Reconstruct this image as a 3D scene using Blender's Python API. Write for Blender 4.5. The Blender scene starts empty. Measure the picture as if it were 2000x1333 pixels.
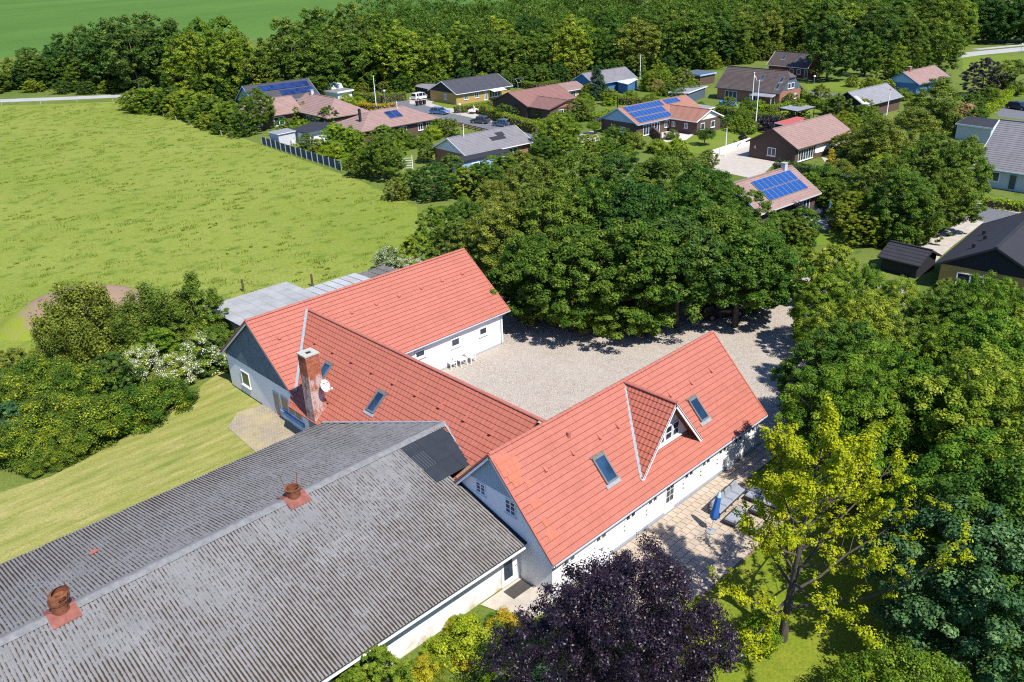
import bpy, math, random
import numpy as np
from mathutils import Vector, Matrix

R_ = math.radians
scene = bpy.context.scene
COL = scene.collection

# ---------------------------------------------------------------- camera
cam_data = bpy.data.cameras.new('camera')
cam = bpy.data.objects.new('camera', cam_data)
COL.objects.link(cam)
cam_data.sensor_width = 36.0
cam_data.lens = 29.119
cam_data.clip_start = 0.5
cam_data.clip_end = 20000.0
cam.matrix_world = Matrix(((0.716601, 0.316419, -0.621580, 0.000000),
    (-0.696577, 0.279243, -0.660912, 0.000000),
    (-0.035552, 0.906588, 0.420516, 31.000000),
    (0.000000, 0.000000, 0.000000, 1.000000)))
scene.camera = cam

# ---------------------------------------------------------------- sky and sun
SUN = Vector((-0.075, -0.575, 0.815)).normalized()
world = bpy.data.worlds.new('World')
scene.world = world
world.use_nodes = True
wn = world.node_tree.nodes
wl = world.node_tree.links
wn.clear()
w_out = wn.new('ShaderNodeOutputWorld')
w_bg = wn.new('ShaderNodeBackground')
w_sky = wn.new('ShaderNodeTexSky')
w_sky.sky_type = 'NISHITA'
w_sky.sun_disc = False
w_sky.sun_elevation = math.asin(SUN.z)
w_sky.sun_rotation = math.atan2(SUN.x, SUN.y)
w_sky.air_density = 1.0
w_sky.dust_density = 0.3
w_sky.ozone_density = 6.0
w_bg.inputs['Strength'].default_value = 0.11
w_mix = wn.new('ShaderNodeMix')          # white balance of the whole sky
w_mix.data_type = 'RGBA'
w_mix.blend_type = 'MULTIPLY'
w_mix.inputs[0].default_value = 1.0
w_mix.inputs[7].default_value = (0.80, 0.95, 1.20, 1.0)
wl.new(w_sky.outputs['Color'], w_mix.inputs[6])
wl.new(w_mix.outputs[2], w_bg.inputs['Color'])
wl.new(w_bg.outputs['Background'], w_out.inputs['Surface'])

sun_data = bpy.data.lights.new('sun', 'SUN')
sun_data.energy = 5.0
sun_data.angle = R_(0.53)
sun_data.color = (1.0, 0.955, 0.88)
sun = bpy.data.objects.new('sun', sun_data)
COL.objects.link(sun)
sun.rotation_euler = SUN.to_track_quat('Z', 'Y').to_euler()
sun.location = (0, 0, 80)

scene.view_settings.view_transform = 'Standard'
scene.view_settings.look = 'None'
scene.view_settings.exposure = 0.5
scene.view_settings.gamma = 1.0
scene.render.engine = 'CYCLES'
scene.cycles.max_bounces = 6
scene.cycles.diffuse_bounces = 3
scene.cycles.transmission_bounces = 3
scene.cycles.glossy_bounces = 2
scene.cycles.use_denoising = False
scene.cycles.filter_width = 1.15
scene.cycles.sample_clamp_indirect = 4.0

# ---------------------------------------------------------------- helpers
def link(o):
    COL.objects.link(o)
    return o

def tag(o, label=None, cat=None, group=None, kind=None):
    if label: o['label'] = label
    if cat: o['category'] = cat
    if group: o['group'] = group
    if kind: o['kind'] = kind
    return o

def empty(name, loc=(0, 0, 0), yaw=0.0, label=None, cat=None, group=None):
    o = bpy.data.objects.new(name, None)
    o.empty_display_size = 0.3
    o.location = loc
    o.rotation_euler = (0, 0, R_(yaw))
    link(o)
    return tag(o, label, cat, group)

def copy_tree(o, parent=None):
    c = o.copy()
    link(c)
    c.parent = parent
    for ch in list(o.children):
        copy_tree(ch, c)
    return c

def vsub(a, b): return (a[0]-b[0], a[1]-b[1], a[2]-b[2])
def vadd(a, b): return (a[0]+b[0], a[1]+b[1], a[2]+b[2])
def vmul(a, s): return (a[0]*s, a[1]*s, a[2]*s)
def lerp(a, b, t): return tuple(a[i]+(b[i]-a[i])*t for i in range(len(a)))

class MB:
    """collects faces; build() links them as one mesh object"""
    def __init__(self, T=(0, 0, 0)):
        self.v = []; self.f = []; self.T = T; self.m = []; self.cur = 0
    def mat(self, i):
        self.cur = i; return self
    def poly(self, pts):
        n = len(self.v)
        self.v += [tuple(p) for p in pts]
        self.f.append(tuple(range(n, n+len(pts)))); self.m.append(self.cur)
        return self
    def hexa(self, p):
        """8 points: bottom ring 0-3, top ring 4-7"""
        n = len(self.v); self.v += [tuple(q) for q in p]
        for a in ((3,2,1,0),(4,5,6,7),(0,1,5,4),(1,2,6,5),(2,3,7,6),(3,0,4,7)):
            self.f.append(tuple(n+i for i in a)); self.m.append(self.cur)
        return self
    def box(self, x0, x1, y0, y1, z0, z1):
        return self.hexa([(x0,y0,z0),(x1,y0,z0),(x1,y1,z0),(x0,y1,z0),(x0,y0,z1),(x1,y0,z1),(x1,y1,z1),(x0,y1,z1)])
    def bar(self, a, b, w, h, up=(0, 0, 1)):
        """box beam from a to b, width w (sideways), height h (along up)"""
        a = Vector(a); b = Vector(b); d = (b-a).normalized(); u = Vector(up)
        s = d.cross(u)
        if s.length < 1e-4: s = d.cross(Vector((1, 0, 0)))
        s.normalize(); u = s.cross(d).normalized()
        s = s*(w/2); u = u*(h/2)
        return self.hexa([a-s-u, a+s-u, b+s-u, b-s-u, a-s+u, a+s+u, b+s+u, b-s+u])
    def tube(self, pts, rad, n=8, caps=True):
        base = len(self.v); k = len(pts)
        pv = [Vector(p) for p in pts]
        ref = None
        for i, p in enumerate(pv):
            d = (pv[min(i+1, k-1)]-pv[max(i-1, 0)])
            d = d.normalized() if d.length > 1e-9 else Vector((0, 0, 1))
            if ref is None:
                ref = Vector((1, 0, 0)) if abs(d.x) < .9 else Vector((0, 1, 0))
            s = d.cross(ref).normalized(); t = s.cross(d).normalized(); ref = t
            # keep orientation: ref is perpendicular to d
            r = rad[i] if isinstance(rad, (list, tuple)) else rad
            for j in range(n):
                a = 2*math.pi*j/n
                q = p+s*(math.cos(a)*r)+t*(math.sin(a)*r)
                self.v.append((q.x, q.y, q.z))
            ref = t
        for i in range(k-1):
            for j in range(n):
                a = base+i*n+j; b = base+i*n+(j+1) % n
                self.f.append((a, b, b+n, a+n)); self.m.append(self.cur)
        if caps:
            self.f.append(tuple(base+j for j in range(n))[::-1]); self.m.append(self.cur)
            self.f.append(tuple(base+(k-1)*n+j for j in range(n))); self.m.append(self.cur)
        return self
    def extr(self, pts, vec):
        """polygon pts extruded by vec"""
        n = len(self.v); k = len(pts)
        self.v += [tuple(p) for p in pts]+[vadd(p, vec) for p in pts]
        self.f.append(tuple(range(n+k-1, n-1, -1))); self.m.append(self.cur)
        self.f.append(tuple(range(n+k, n+2*k))); self.m.append(self.cur)
        for i in range(k):
            j = (i+1) % k
            self.f.append((n+i, n+j, n+k+j, n+k+i)); self.m.append(self.cur)
        return self
    def mesh(self, name, mats, smooth=False):
        me = bpy.data.meshes.new(name)
        T = self.T
        me.from_pydata([(x+T[0], y+T[1], z+T[2]) for x, y, z in self.v], [], self.f)
        if not isinstance(mats, (list, tuple)): mats = [mats]
        for m in mats: me.materials.append(m)
        if len(mats) > 1: me.polygons.foreach_set('material_index', self.m)
        if smooth: me.polygons.foreach_set('use_smooth', [True]*len(self.f))
        me.update()
        return me
    def build(self, name, mats, parent=None, smooth=False):
        o = link(bpy.data.objects.new(name, self.mesh(name, mats, smooth)))
        o.parent = parent
        return o

def sheet(name, pts, z, mat, parent=None):
    mb = MB(); mb.poly([(p[0], p[1], z) for p in pts])
    o = mb.build(name, mat, parent)
    if o.data.polygons[0].normal.z < 0: o.data.flip_normals()
    if parent is None: o['kind'] = 'structure'
    return o

def strip(pts, w):
    """polygon around a polyline of (x, y) points"""
    l = []; r = []
    for i, p in enumerate(pts):
        a = pts[max(i-1, 0)]; b = pts[min(i+1, len(pts)-1)]
        dx, dy = b[0]-a[0], b[1]-a[1]; L = math.hypot(dx, dy)
        nx, ny = -dy/L*w/2, dx/L*w/2
        l.append((p[0]+nx, p[1]+ny)); r.append((p[0]-nx, p[1]-ny))
    return l+r[::-1]

# ---------------------------------------------------------------- materials
class NT:
    def __init__(self, name):
        self.m = bpy.data.materials.new(name); self.m.use_nodes = True
        self.n = self.m.node_tree.nodes; self.l = self.m.node_tree.links
        self.b = self.n['Principled BSDF']
    def node(self, t, **kw):
        x = self.n.new(t)
        for k, v in kw.items(): setattr(x, k, v)
        return x
    def con(self, a, b): self.l.new(a, b)
    def pos(self, scale=(1, 1, 1), rot=0.0, src='world'):
        if src == 'world': o = self.node('ShaderNodeNewGeometry').outputs['Position']
        elif src == 'uv': o = self.node('ShaderNodeTexCoord').outputs['UV']
        else: o = self.node('ShaderNodeTexCoord').outputs['Object']
        mp = self.node('ShaderNodeMapping')
        mp.inputs['Rotation'].default_value = (0, 0, rot)
        self.con(o, mp.inputs['Vector'])
        sc = self.node('ShaderNodeVectorMath', operation='MULTIPLY')
        sc.inputs[1].default_value = scale
        self.con(mp.outputs[0], sc.inputs[0])
        return sc.outputs[0]
    def noise(self, scale, vec, detail=4, rough=.55):
        t = self.node('ShaderNodeTexNoise')
        t.inputs['Scale'].default_value = scale; t.inputs['Detail'].default_value = detail
        t.inputs['Roughness'].default_value = rough
        self.con(vec, t.inputs['Vector'])
        return t.outputs['Fac']
    def vor(self, scale, vec, out='Color', feature='F1'):
        t = self.node('ShaderNodeTexVoronoi', feature=feature)
        t.inputs['Scale'].default_value = scale
        self.con(vec, t.inputs['Vector'])
        return t.outputs[out]
    def ramp(self, fac, stops):
        r = self.node('ShaderNodeValToRGB')
        e = r.color_ramp.elements
        while len(e) < len(stops): e.new(.5)
        for i, (p, c) in enumerate(stops):
            e[i].position = p
            e[i].color = (c, c, c, 1) if isinstance(c, (int, float)) else (*c, 1)
        self.con(fac, r.inputs['Fac'])
        return r.outputs['Color']
    def mix(self, fac, a, b, mode='MIX'):
        x = self.node('ShaderNodeMix', data_type='RGBA', blend_type=mode)
        for sock, v in ((x.inputs[0], fac), (x.inputs[6], a), (x.inputs[7], b)):
            if isinstance(v, (int, float)): sock.default_value = v
            elif isinstance(v, tuple): sock.default_value = (*v, 1)
            else: self.con(v, sock)
        return x.outputs[2]
    def bump(self, h, strength=.4, dist=.05):
        b = self.node('ShaderNodeBump')
        b.inputs['Strength'].default_value = strength; b.inputs['Distance'].default_value = dist
        self.con(h, b.inputs['Height'])
        self.con(b.outputs['Normal'], self.b.inputs['Normal'])
    def rnd(self):
        return self.node('ShaderNodeObjectInfo').outputs['Random']
    def done(self, col, rough=.8, spec=.3, metal=0.0):
        if isinstance(col, tuple): self.b.inputs['Base Color'].default_value = (*col, 1)
        else: self.con(col, self.b.inputs['Base Color'])
        if isinstance(rough, (int, float)): self.b.inputs['Roughness'].default_value = rough
        else: self.con(rough, self.b.inputs['Roughness'])
        self.b.inputs['Specular IOR Level'].default_value = spec
        self.b.inputs['Metallic'].default_value = metal
        return self.m

def sc(c, k): return tuple(min(1, x*k) for x in c)

def plain(name, c, rough=.7, var=.12, scale=3.0, spec=.3, metal=0.0, rnd=.0, bump=0.0, bscale=40, stretch=(1, 1, 1)):
    t = NT(name)
    v = t.pos(stretch)
    f = t.noise(scale, v, 5, .65)
    col = t.ramp(f, [(.3, sc(c, 1-var)), (.7, sc(c, 1+var))])
    if rnd:
        col = t.mix(t.ramp(t.rnd(), [(0, 0.0), (1, rnd)]), col, sc(c, .45))
    if bump:
        t.bump(t.noise(bscale, v, 3), bump, .02)
    return t.done(col, rough, spec, metal)

_M = {}
def PM(name, *a, **k):
    if name not in _M: _M[name] = plain(name, *a, **k)
    return _M[name]

LB = 2.3
def leaf_mat(name, c0, c1, c2=None, trans=.3, rough=.6, hue=.06, spec=.09):
    """c0 dark to c1 light leaf colours, picked leaf by leaf; small shift per tree"""
    def warm(c): return (c[0]*LB*1.08, c[1]*LB, c[2]*LB*.75)
    c0, c1 = warm(c0), warm(c1)
    if c2: c2 = sc(warm(c2), .9)
    t = NT(name)
    at = t.node('ShaderNodeAttribute'); at.attribute_name = 'tint'
    stops = [(.1, c0), (.75, c1)] if c2 is None else [(.05, c0), (.6, c1), (.95, c2)]
    col = t.ramp(at.outputs['Fac'], stops)
    hs = t.node('ShaderNodeHueSaturation')
    mr = t.node('ShaderNodeMapRange'); t.con(t.rnd(), mr.inputs[0])
    mr.inputs[3].default_value = .5-hue*.35; mr.inputs[4].default_value = .5+hue*.35
    t.con(mr.outputs[0], hs.inputs['Hue'])
    mv = t.node('ShaderNodeMapRange'); t.con(t.rnd(), mv.inputs[0])
    mv.inputs[3].default_value = 1.15; mv.inputs[4].default_value = .88
    t.con(mv.outputs[0], hs.inputs['Value'])
    t.con(col, hs.inputs['Color'])
    col = hs.outputs['Color']
    t.done(col, rough, spec)
    tr = t.node('ShaderNodeBsdfTranslucent')
    t.con(t.mix(1.0, col, (1.0, 1.0, .45), 'MULTIPLY'), tr.inputs['Color'])
    ms = t.node('ShaderNodeMixShader'); ms.inputs[0].default_value = trans
    t.con(t.b.outputs[0], ms.inputs[1]); t.con(tr.outputs[0], ms.inputs[2])
    out = [n for n in t.n if n.type == 'OUTPUT_MATERIAL'][0]
    t.con(ms.outputs[0], out.inputs['Surface'])
    return t.m

def mat_glass(name, c=(.02, .03, .04), rough=.06):
    t = NT(name)
    f = t.noise(.7, t.pos(), 2)
    return t.done(t.ramp(f, [(.35, c), (.65, sc(c, 2.2))]), rough, .6)
GLASS = mat_glass('window_glass')
WHITE = PM('white_paint', (.78, .78, .77), .5, .03)

# ================================================================ the setting
def grass_mat(name, base, dark, light, big=.05, mid=.6, rot=0.0, stretch=(1, 1, 1), midw=.55, straw=None, straws=.5):
    t = NT(name)
    v = t.pos(stretch, rot)
    vf = t.pos((1, 1, 1))
    a = t.noise(big, v, 4, .6)
    b = t.noise(mid, v, 5, .62)
    c = t.noise(7.0, vf, 3, .7)
    col = t.mix(t.ramp(a, [(.35, 0.0), (.65, 1.0)]), base, light)
    col = t.mix(t.ramp(b, [(midw, 0.0), (midw+.14, .85)]), col, dark)
    if straw:
        s = t.noise(mid*1.7, t.pos(stretch, rot), 4, .6)
        col = t.mix(t.ramp(s, [(straws, 0.0), (straws+.15, .8)]), col, straw)
    col = t.mix(t.ramp(c, [(.32, .6), (.62, 0.0)]), col, sc(dark, .62))
    d = t.noise(2.2, t.pos((stretch[0], stretch[1], 1), rot), 6, .75)
    col = t.mix(t.ramp(d, [(.52, 0.0), (.70, .5)]), col, straw or light)
    col = t.mix(t.ramp(d, [(.34, .55), (.47, 0.0)]), col, dark)
    t.bump(t.noise(14.0, vf, 3, .7), .6, .06)
    return t.done(col, .9, .1)

M_ground = grass_mat('verge_grass', (.115, .165, .03), (.05, .10, .016), (.18, .215, .045), .05, .5)
M_pasture = grass_mat('pasture_grass', (.208, .260, .035), (.10, .168, .017), (.27, .30, .056), .04, .35, 0, (1, 1, 1), .53, (.30, .275, .10), .58)
M_mown = grass_mat('mown_hay_grass', (.25, .26, .055), (.13, .185, .022), (.33, .31, .10), .12, .55, 0.0, (.28, 1.5, 1), .52, (.44, .36, .15), .53)
def stripes(m):
    nt = m.node_tree; b = nt.nodes['Principled BSDF']; src = b.inputs['Base Color'].links[0].from_socket
    g = nt.nodes.new('ShaderNodeNewGeometry'); w = nt.nodes.new('ShaderNodeTexWave')
    w.wave_type = 'BANDS'; w.bands_direction = 'Y'
    w.inputs['Scale'].default_value = .26; w.inputs['Distortion'].default_value = 7.0; w.inputs['Detail'].default_value = 3; w.inputs['Detail Scale'].default_value = .25
    nt.links.new(g.outputs['Position'], w.inputs['Vector'])
    r = nt.nodes.new('ShaderNodeMapRange'); nt.links.new(w.outputs['Fac'], r.inputs[0])
    r.inputs[1].default_value = .25; r.inputs[2].default_value = .8; r.inputs[3].default_value = .0; r.inputs[4].default_value = .16
    x = nt.nodes.new('ShaderNodeMix'); x.data_type = 'RGBA'; nt.links.new(r.outputs[0], x.inputs[0]); nt.links.new(src, x.inputs[6]); x.inputs[7].default_value = (.45, .40, .15, 1)
    nt.links.new(x.outputs[2], b.inputs['Base Color'])
stripes(M_mown)
M_lawn = grass_mat('garden_lawn_grass', (.165, .23, .016), (.10, .16, .010), (.23, .255, .03), .3, 1.1, 0, (1, 1, 1), .56)
M_garden = grass_mat('village_lawn_grass', (.15, .22, .022), (.09, .15, .014), (.20, .24, .04), .08, .5, 0, (1, 1, 1), .57)

def crop_mat():
    t = NT('cereal_crop')
    v = t.pos((1, 1, 1), R_(52))
    w = t.node('ShaderNodeTexWave', wave_type='BANDS', bands_direction='X')
    w.inputs['Scale'].default_value = .055; w.inputs['Distortion'].default_value = 1.2
    w.inputs['Detail'].default_value = 2
    t.con(v, w.inputs['Vector'])
    n1 = t.noise(.012, t.pos((1, .35, 1), R_(52)), 4, .6)
    n2 = t.noise(.5, t.pos((.12, 1, 1), R_(52)), 3, .6)
    col = t.ramp(n1, [(.3, (.050, .125, .012)), (.7, (.080, .170, .022))])
    col = t.mix(t.ramp(n2, [(.45, 0.0), (.7, .5)]), col, (.105, .175, .03))
    col = t.mix(t.ramp(w.outputs['Fac'], [(.0, .7), (.10, 0.0)]), col, (.13, .17, .06))
    t.bump(t.noise(.9, v, 3), .5, .4)
    return t.done(col, .9, .1)
M_crop = crop_mat()

def gravel_mat():
    t = NT('pale_gravel')
    v = t.pos()
    c = t.vor(22.0, v, 'Color')
    sepa = t.node('ShaderNodeSeparateColor'); t.con(c, sepa.inputs[0])
    col = t.ramp(sepa.outputs[0], [(0, (.21, .175, .145)), (.5, (.36, .315, .265)), (1, (.54, .49, .425))])
    col = t.mix(t.ramp(t.noise(.25, v, 5, .6), [(.35, 0.0), (.7, .45)]), col, (.44, .395, .34))
    col = t.mix(t.ramp(t.noise(.6, v, 4, .6), [(.55, 0.0), (.75, .45)]), col, (.30, .235, .16))
    t.bump(t.vor(22.0, v, 'Distance'), .7, .03)
    return t.done(col, .9, .15)
M_gravel = gravel_mat()
M_asphalt = PM('asphalt', (.135, .14, .15), .9, .18, 2.0, bump=.3)
M_concrete = PM('pale_concrete', (.42, .375, .32), .9, .16, 1.2, bump=.2)
M_roadpale = PM('pale_road', (.36, .36, .36), .9, .1, .3)  # even pale grey for country road, highway and cycle path
M_soil = PM('bare_soil', (.24, .165, .115), .95, .3, .8, bump=.8, bscale=6)

def brick_paving_mat():
    t = NT('terrace_clay_pavers')
    v = t.pos((1, 1, 1))
    b = t.node('ShaderNodeTexBrick')
    b.inputs['Scale'].default_value = 1.0
    b.inputs['Brick Width'].default_value = .21; b.inputs['Row Height'].default_value = .21
    b.inputs['Mortar Size'].default_value = .012
    b.inputs['Color1'].default_value = (.36, .30, .235, 1); b.inputs['Color2'].default_value = (.30, .245, .19, 1)
    b.inputs['Mortar'].default_value = (.13, .13, .07, 1)
    t.con(v, b.inputs['Vector'])
    col = t.mix(t.ramp(t.noise(.5, v, 5, .6), [(.42, 0.0), (.68, .8)]), b.outputs['Color'], (.40, .33, .17))
    col = t.mix(t.ramp(t.noise(1.4, v, 5, .6), [(.56, 0.0), (.72, .7)]), col, (.20, .21, .06))
    return t.done(col, .9, .15)
M_terrace = brick_paving_mat()

BIG = 7000.0
sheet('ground', [(-BIG, -BIG), (BIG, -BIG), (BIG, BIG), (-BIG, BIG)], 0.0, M_ground)

def grid_sheet(name, pts, z, mat, cell, amp, seed):
    """a subdivided sheet with gentle real unevenness, cut to a polygon"""
    import bmesh
    bm = bmesh.new()
    f = bm.faces.new([bm.verts.new((p[0], p[1], z)) for p in pts])
    xs = [p[0] for p in pts]; ys = [p[1] for p in pts]
    x = math.floor(min(xs)/cell)*cell
    while x < max(xs):
        bmesh.ops.bisect_plane(bm, geom=bm.verts[:]+bm.edges[:]+bm.faces[:], plane_co=(x, 0, 0), plane_no=(1, 0, 0)); x += cell
    y = math.floor(min(ys)/cell)*cell
    while y < max(ys):
        bmesh.ops.bisect_plane(bm, geom=bm.verts[:]+bm.edges[:]+bm.faces[:], plane_co=(0, y, 0), plane_no=(0, 1, 0)); y += cell
    rng = random.Random(seed)
    ph = [(rng.uniform(.08, .5), rng.uniform(.08, .5), rng.uniform(0, 6), rng.uniform(.3, 1)) for _ in range(10)]
    for v in bm.verts:
        if v.is_boundary: continue
        h = sum(a*math.sin(v.co.x*p+c)*math.sin(v.co.y*q+c*1.7) for p, q, c, a in ph)/4
        v.co.z += amp*(h+1.0)
    bmesh.ops.recalc_face_normals(bm, faces=bm.faces[:])
    me = bpy.data.meshes.new(name); bm.to_mesh(me); bm.free()
    me.materials.append(mat); me.polygons.foreach_set('use_smooth', [True]*len(me.polygons))
    o = link(bpy.data.objects.new(name, me)); o['kind'] = 'structure'
    if sum(p.normal.z for p in me.polygons) < 0: me.flip_normals()
    return o

# meadow between the road, the village hedge and the farm
grid_sheet('pasture', [(16.49, 286.46), (59.02, 257.37), (81.26, 235.21), (81.46, 203.02), (78.40, 168.17), (76.17, 148.64), (72.28, 115.52), (71.76, 110.13), (67.85, 90.24), (58.50, 78.38), (50.72, 70.78),
                       (47.5, 66.5), (27, 66), (20, 62), (10, 61), (-16, 62), (-60, 80), (-110, 190)], 0.004, M_pasture, 3.0, .10, 3)
# the mown strip west of the farmhouse
sheet('mown_lawn', [(25.29, 59.68), (25.20, 62.56), (23.09, 61.59), (20.64, 60.05), (15.36, 57.86), (12.48, 56.94), (9.58, 56.36), (4.83, 57.20), (-14, 52), (-14, 40), (26, 40), (25, 57)], 0.16, M_mown)
sheet('brick_terrace', [(24.7, 54.6), (22.6, 54.9), (21.0, 53.4), (20.7, 48), (20.9, 44), (24.7, 44)], 0.19, M_terrace)
# bare earth mound in the meadow
def mound():
    cx, cy = (21.93, 83.89)
    mb = MB((-cx, -cy, 0)); n, k = 40, 9; rng = random.Random(4)
    ring = []
    for i in range(k):
        r = 7.0*(1-i/(k-1)); ring.append([])
        for j in range(n):
            a = 2*math.pi*j/n; rr = r*(1+.10*math.sin(2*a+1)+.06*math.sin(5*a+i))
            z = 3.3*(1-(r/7.0)**2)**1.4+rng.uniform(-.05, .05)*(i > 0)
            if i == 0: z = -.05
            mb.v.append((cx+rr*1.25*math.cos(a), cy+rr*.8*math.sin(a), z)); ring[-1].append(len(mb.v)-1)
    for i in range(k-1):
        for j in range(n):
            mb.f.append((ring[i][j], ring[i][(j+1) % n], ring[i+1][(j+1) % n], ring[i+1][j])); mb.m.append(0)
    t = NT('mound_soil')
    v = t.pos()
    f = t.noise(.35, v, 5, .65)
    z = t.node('ShaderNodeSeparateXYZ'); t.con(v, z.inputs[0])
    ad = t.node('ShaderNodeMath', operation='ADD'); t.con(f, ad.inputs[0])
    mu = t.node('ShaderNodeMath', operation='MULTIPLY'); t.con(z.outputs[2], mu.inputs[0]); mu.inputs[1].default_value = .11
    t.con(mu.outputs[0], ad.inputs[1])
    col = t.mix(t.ramp(ad.outputs[0], [(.60, 0.0), (.70, 1.0)]), (.20, .24, .03), (.26, .18, .125))
    t.bump(t.noise(5, v, 4), .7, .12)
    o = mb.build('dirt_mound', t.done(col, .95, .1), smooth=True)
    o.location = (cx, cy, 0.1); o.rotation_euler.z = R_(-42)
    tag(o, kind='structure')
mound()
# yard, patio bed, garden lawn
sheet('gravel_yard', [(33.0, 49.3), (45.2, 49.3), (47, 60), (50, 62), (58, 48), (68, 44), (78, 36), (80, 28), (66, 22.5), (56, 20), (45.2, 22.6), (45.2, 30), (33, 30)], 0.012, M_gravel)
sheet('garden_lawn', [(21, 24.6), (16, 18), (14, -6), (60, -6), (62, 14), (56, 20), (45.4, 22.4), (45, 23.8), (25, 23.8)], 0.008, M_lawn)
sheet('patio_bed', [(24.4, 23.9), (45.6, 23.9), (46.2, 22.3), (41.0, 22.1), (40.2, 18.1), (26.0, 18.1), (24.4, 21)], 0.02, M_soil)
sheet('door_apron', [(21.6, 26.2), (24.6, 26.2), (24.6, 23.0), (22.4, 23.6)], 0.03, M_concrete)
sheet('flower_bed', [(12, 26.2), (21.5, 26.2), (22.4, 23.4), (21, 21), (11, 21)], 0.016, M_ground)
# crop field far behind
sheet('crop_field', [(-184.93, 889.52), (54.36, 469.53), (99.96, 413.83), (122.92, 429.51), (174.01, 416.21), (221.25, 369.27), (282.62, 387.00), (345.58, 300.34), (1152.62, 1002.08), (1281.66, 1863.54), (-778.25, 3953.30)], 0.01, M_crop)
# roads and drives
sheet('country_road', strip([(10.29, 316.39), (61.76, 267.84), (74.04, 255.99), (84.73, 246.65), (92.96, 239.55)], 6.2), 0.02, M_roadpale)
sheet('highway', strip([(260.46, 96.04), (277.29, 91.54), (296.97, 83.02), (351.33, 54.49)], 7.5), 0.02, M_roadpale)
sheet('cycle_path', strip([(289.96, 94.35), (298.28, 90.64), (308.63, 86.53), (362.15, 56.40)], 3.0), 0.024, M_roadpale)
sheet('village_street', strip([(129.22, 193.40), (124.71, 173.60), (123.05, 160.83), (117.88, 144.11), (115.38, 127.79), (113.24, 111.80), (106.26, 95.74)], 6.0), 0.012, M_asphalt)
sheet('side_pavement', strip([(126.66, 163.44), (121.58, 145.52), (119.70, 130.59), (117.17, 114.94)], 2.4), 0.05, M_concrete)
sheet('house_drive', [(130.21, 172.44), (130.66, 162.87), (124.85, 158.07), (123.16, 163.34)], 0.026, M_concrete)
sheet('front_drive', [(124.34, 151.10), (128.76, 144.41), (121.74, 131.81), (121.14, 141.54)], 0.026, M_concrete)
sheet('cul_de_sac', [(112.08, 35.24), (116.41, 34.47), (115.57, 27.89), (110.01, 25.15), (105.86, 30.24), (106.60, 33.36)], 0.012, M_asphalt)
sheet('corner_pavement', strip([(114.70, 35.43), (114.60, 31.70), (113.90, 25.70)], 1.6), 0.05, M_concrete)
sheet('concrete_drive', [(107.43, 33.37), (107.38, 30.36), (96.25, 29.80), (85.07, 28.79), (86.48, 30.94), (94.98, 32.75)], 0.03, M_concrete)
sheet('paved_forecourt', [(117.45, 75.38), (130.80, 76.28), (124.96, 64.03), (119.54, 65.27), (108.97, 61.86), (110.40, 71.65)], 0.03, M_concrete)
sheet('back_street', strip([(188.71, 106.62), (186.03, 97.12), (185.53, 89.34), (181.76, 78.19)], 5.0), 0.012, M_asphalt)
sheet('upper_drive', [(187.24, 55.78), (195.22, 51.48), (177.45, 46.21), (178.75, 51.90)], 0.012, M_asphalt)
sheet('garden_path', [(119.29, 106.67), (123.49, 105.93), (117.03, 98.42), (113.16, 100.70)], 0.02, M_concrete)
sheet('sun_terrace', [(128.28, 93.97), (133.23, 95.60), (134.93, 89.67), (126.51, 86.77), (122.85, 88.80)], 0.03, PM('pale_paving', (.55, .50, .45), .8, .08, 1.0))
sheet('house_terrace', [(129.53, 62.89), (135.70, 62.44), (131.02, 55.90), (122.80, 55.29), (125.35, 59.88)], 0.03, M_concrete)
for i, pts in enumerate((
        [(117.88, 90.44), (128.24, 89.10), (146.03, 93.12), (145.84, 83.84), (140.62, 76.55), (126.39, 75.18), (120.02, 77.09), (114.50, 84.56)],
        [(91.86, 47.45), (93.20, 44.14), (99.17, 41.85), (98.25, 37.96), (90.91, 36.80), (86.64, 41.37)],
        [(198.28, 102.39), (211.19, 92.89), (196.40, 84.86), (189.32, 96.30)],
        [(126.66, 164.83), (128.91, 153.17), (121.23, 143.71), (122.85, 153.36)],
        [(268.89, 90.69), (288.45, 75.04), (252.72, 64.94), (238.58, 79.83)],
        [(137.53, 100.60), (167.95, 93.30), (180.04, 93.87), (168.52, 80.77), (151.58, 85.00)])):
    sheet('lawn', pts, 0.010, M_garden)

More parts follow.
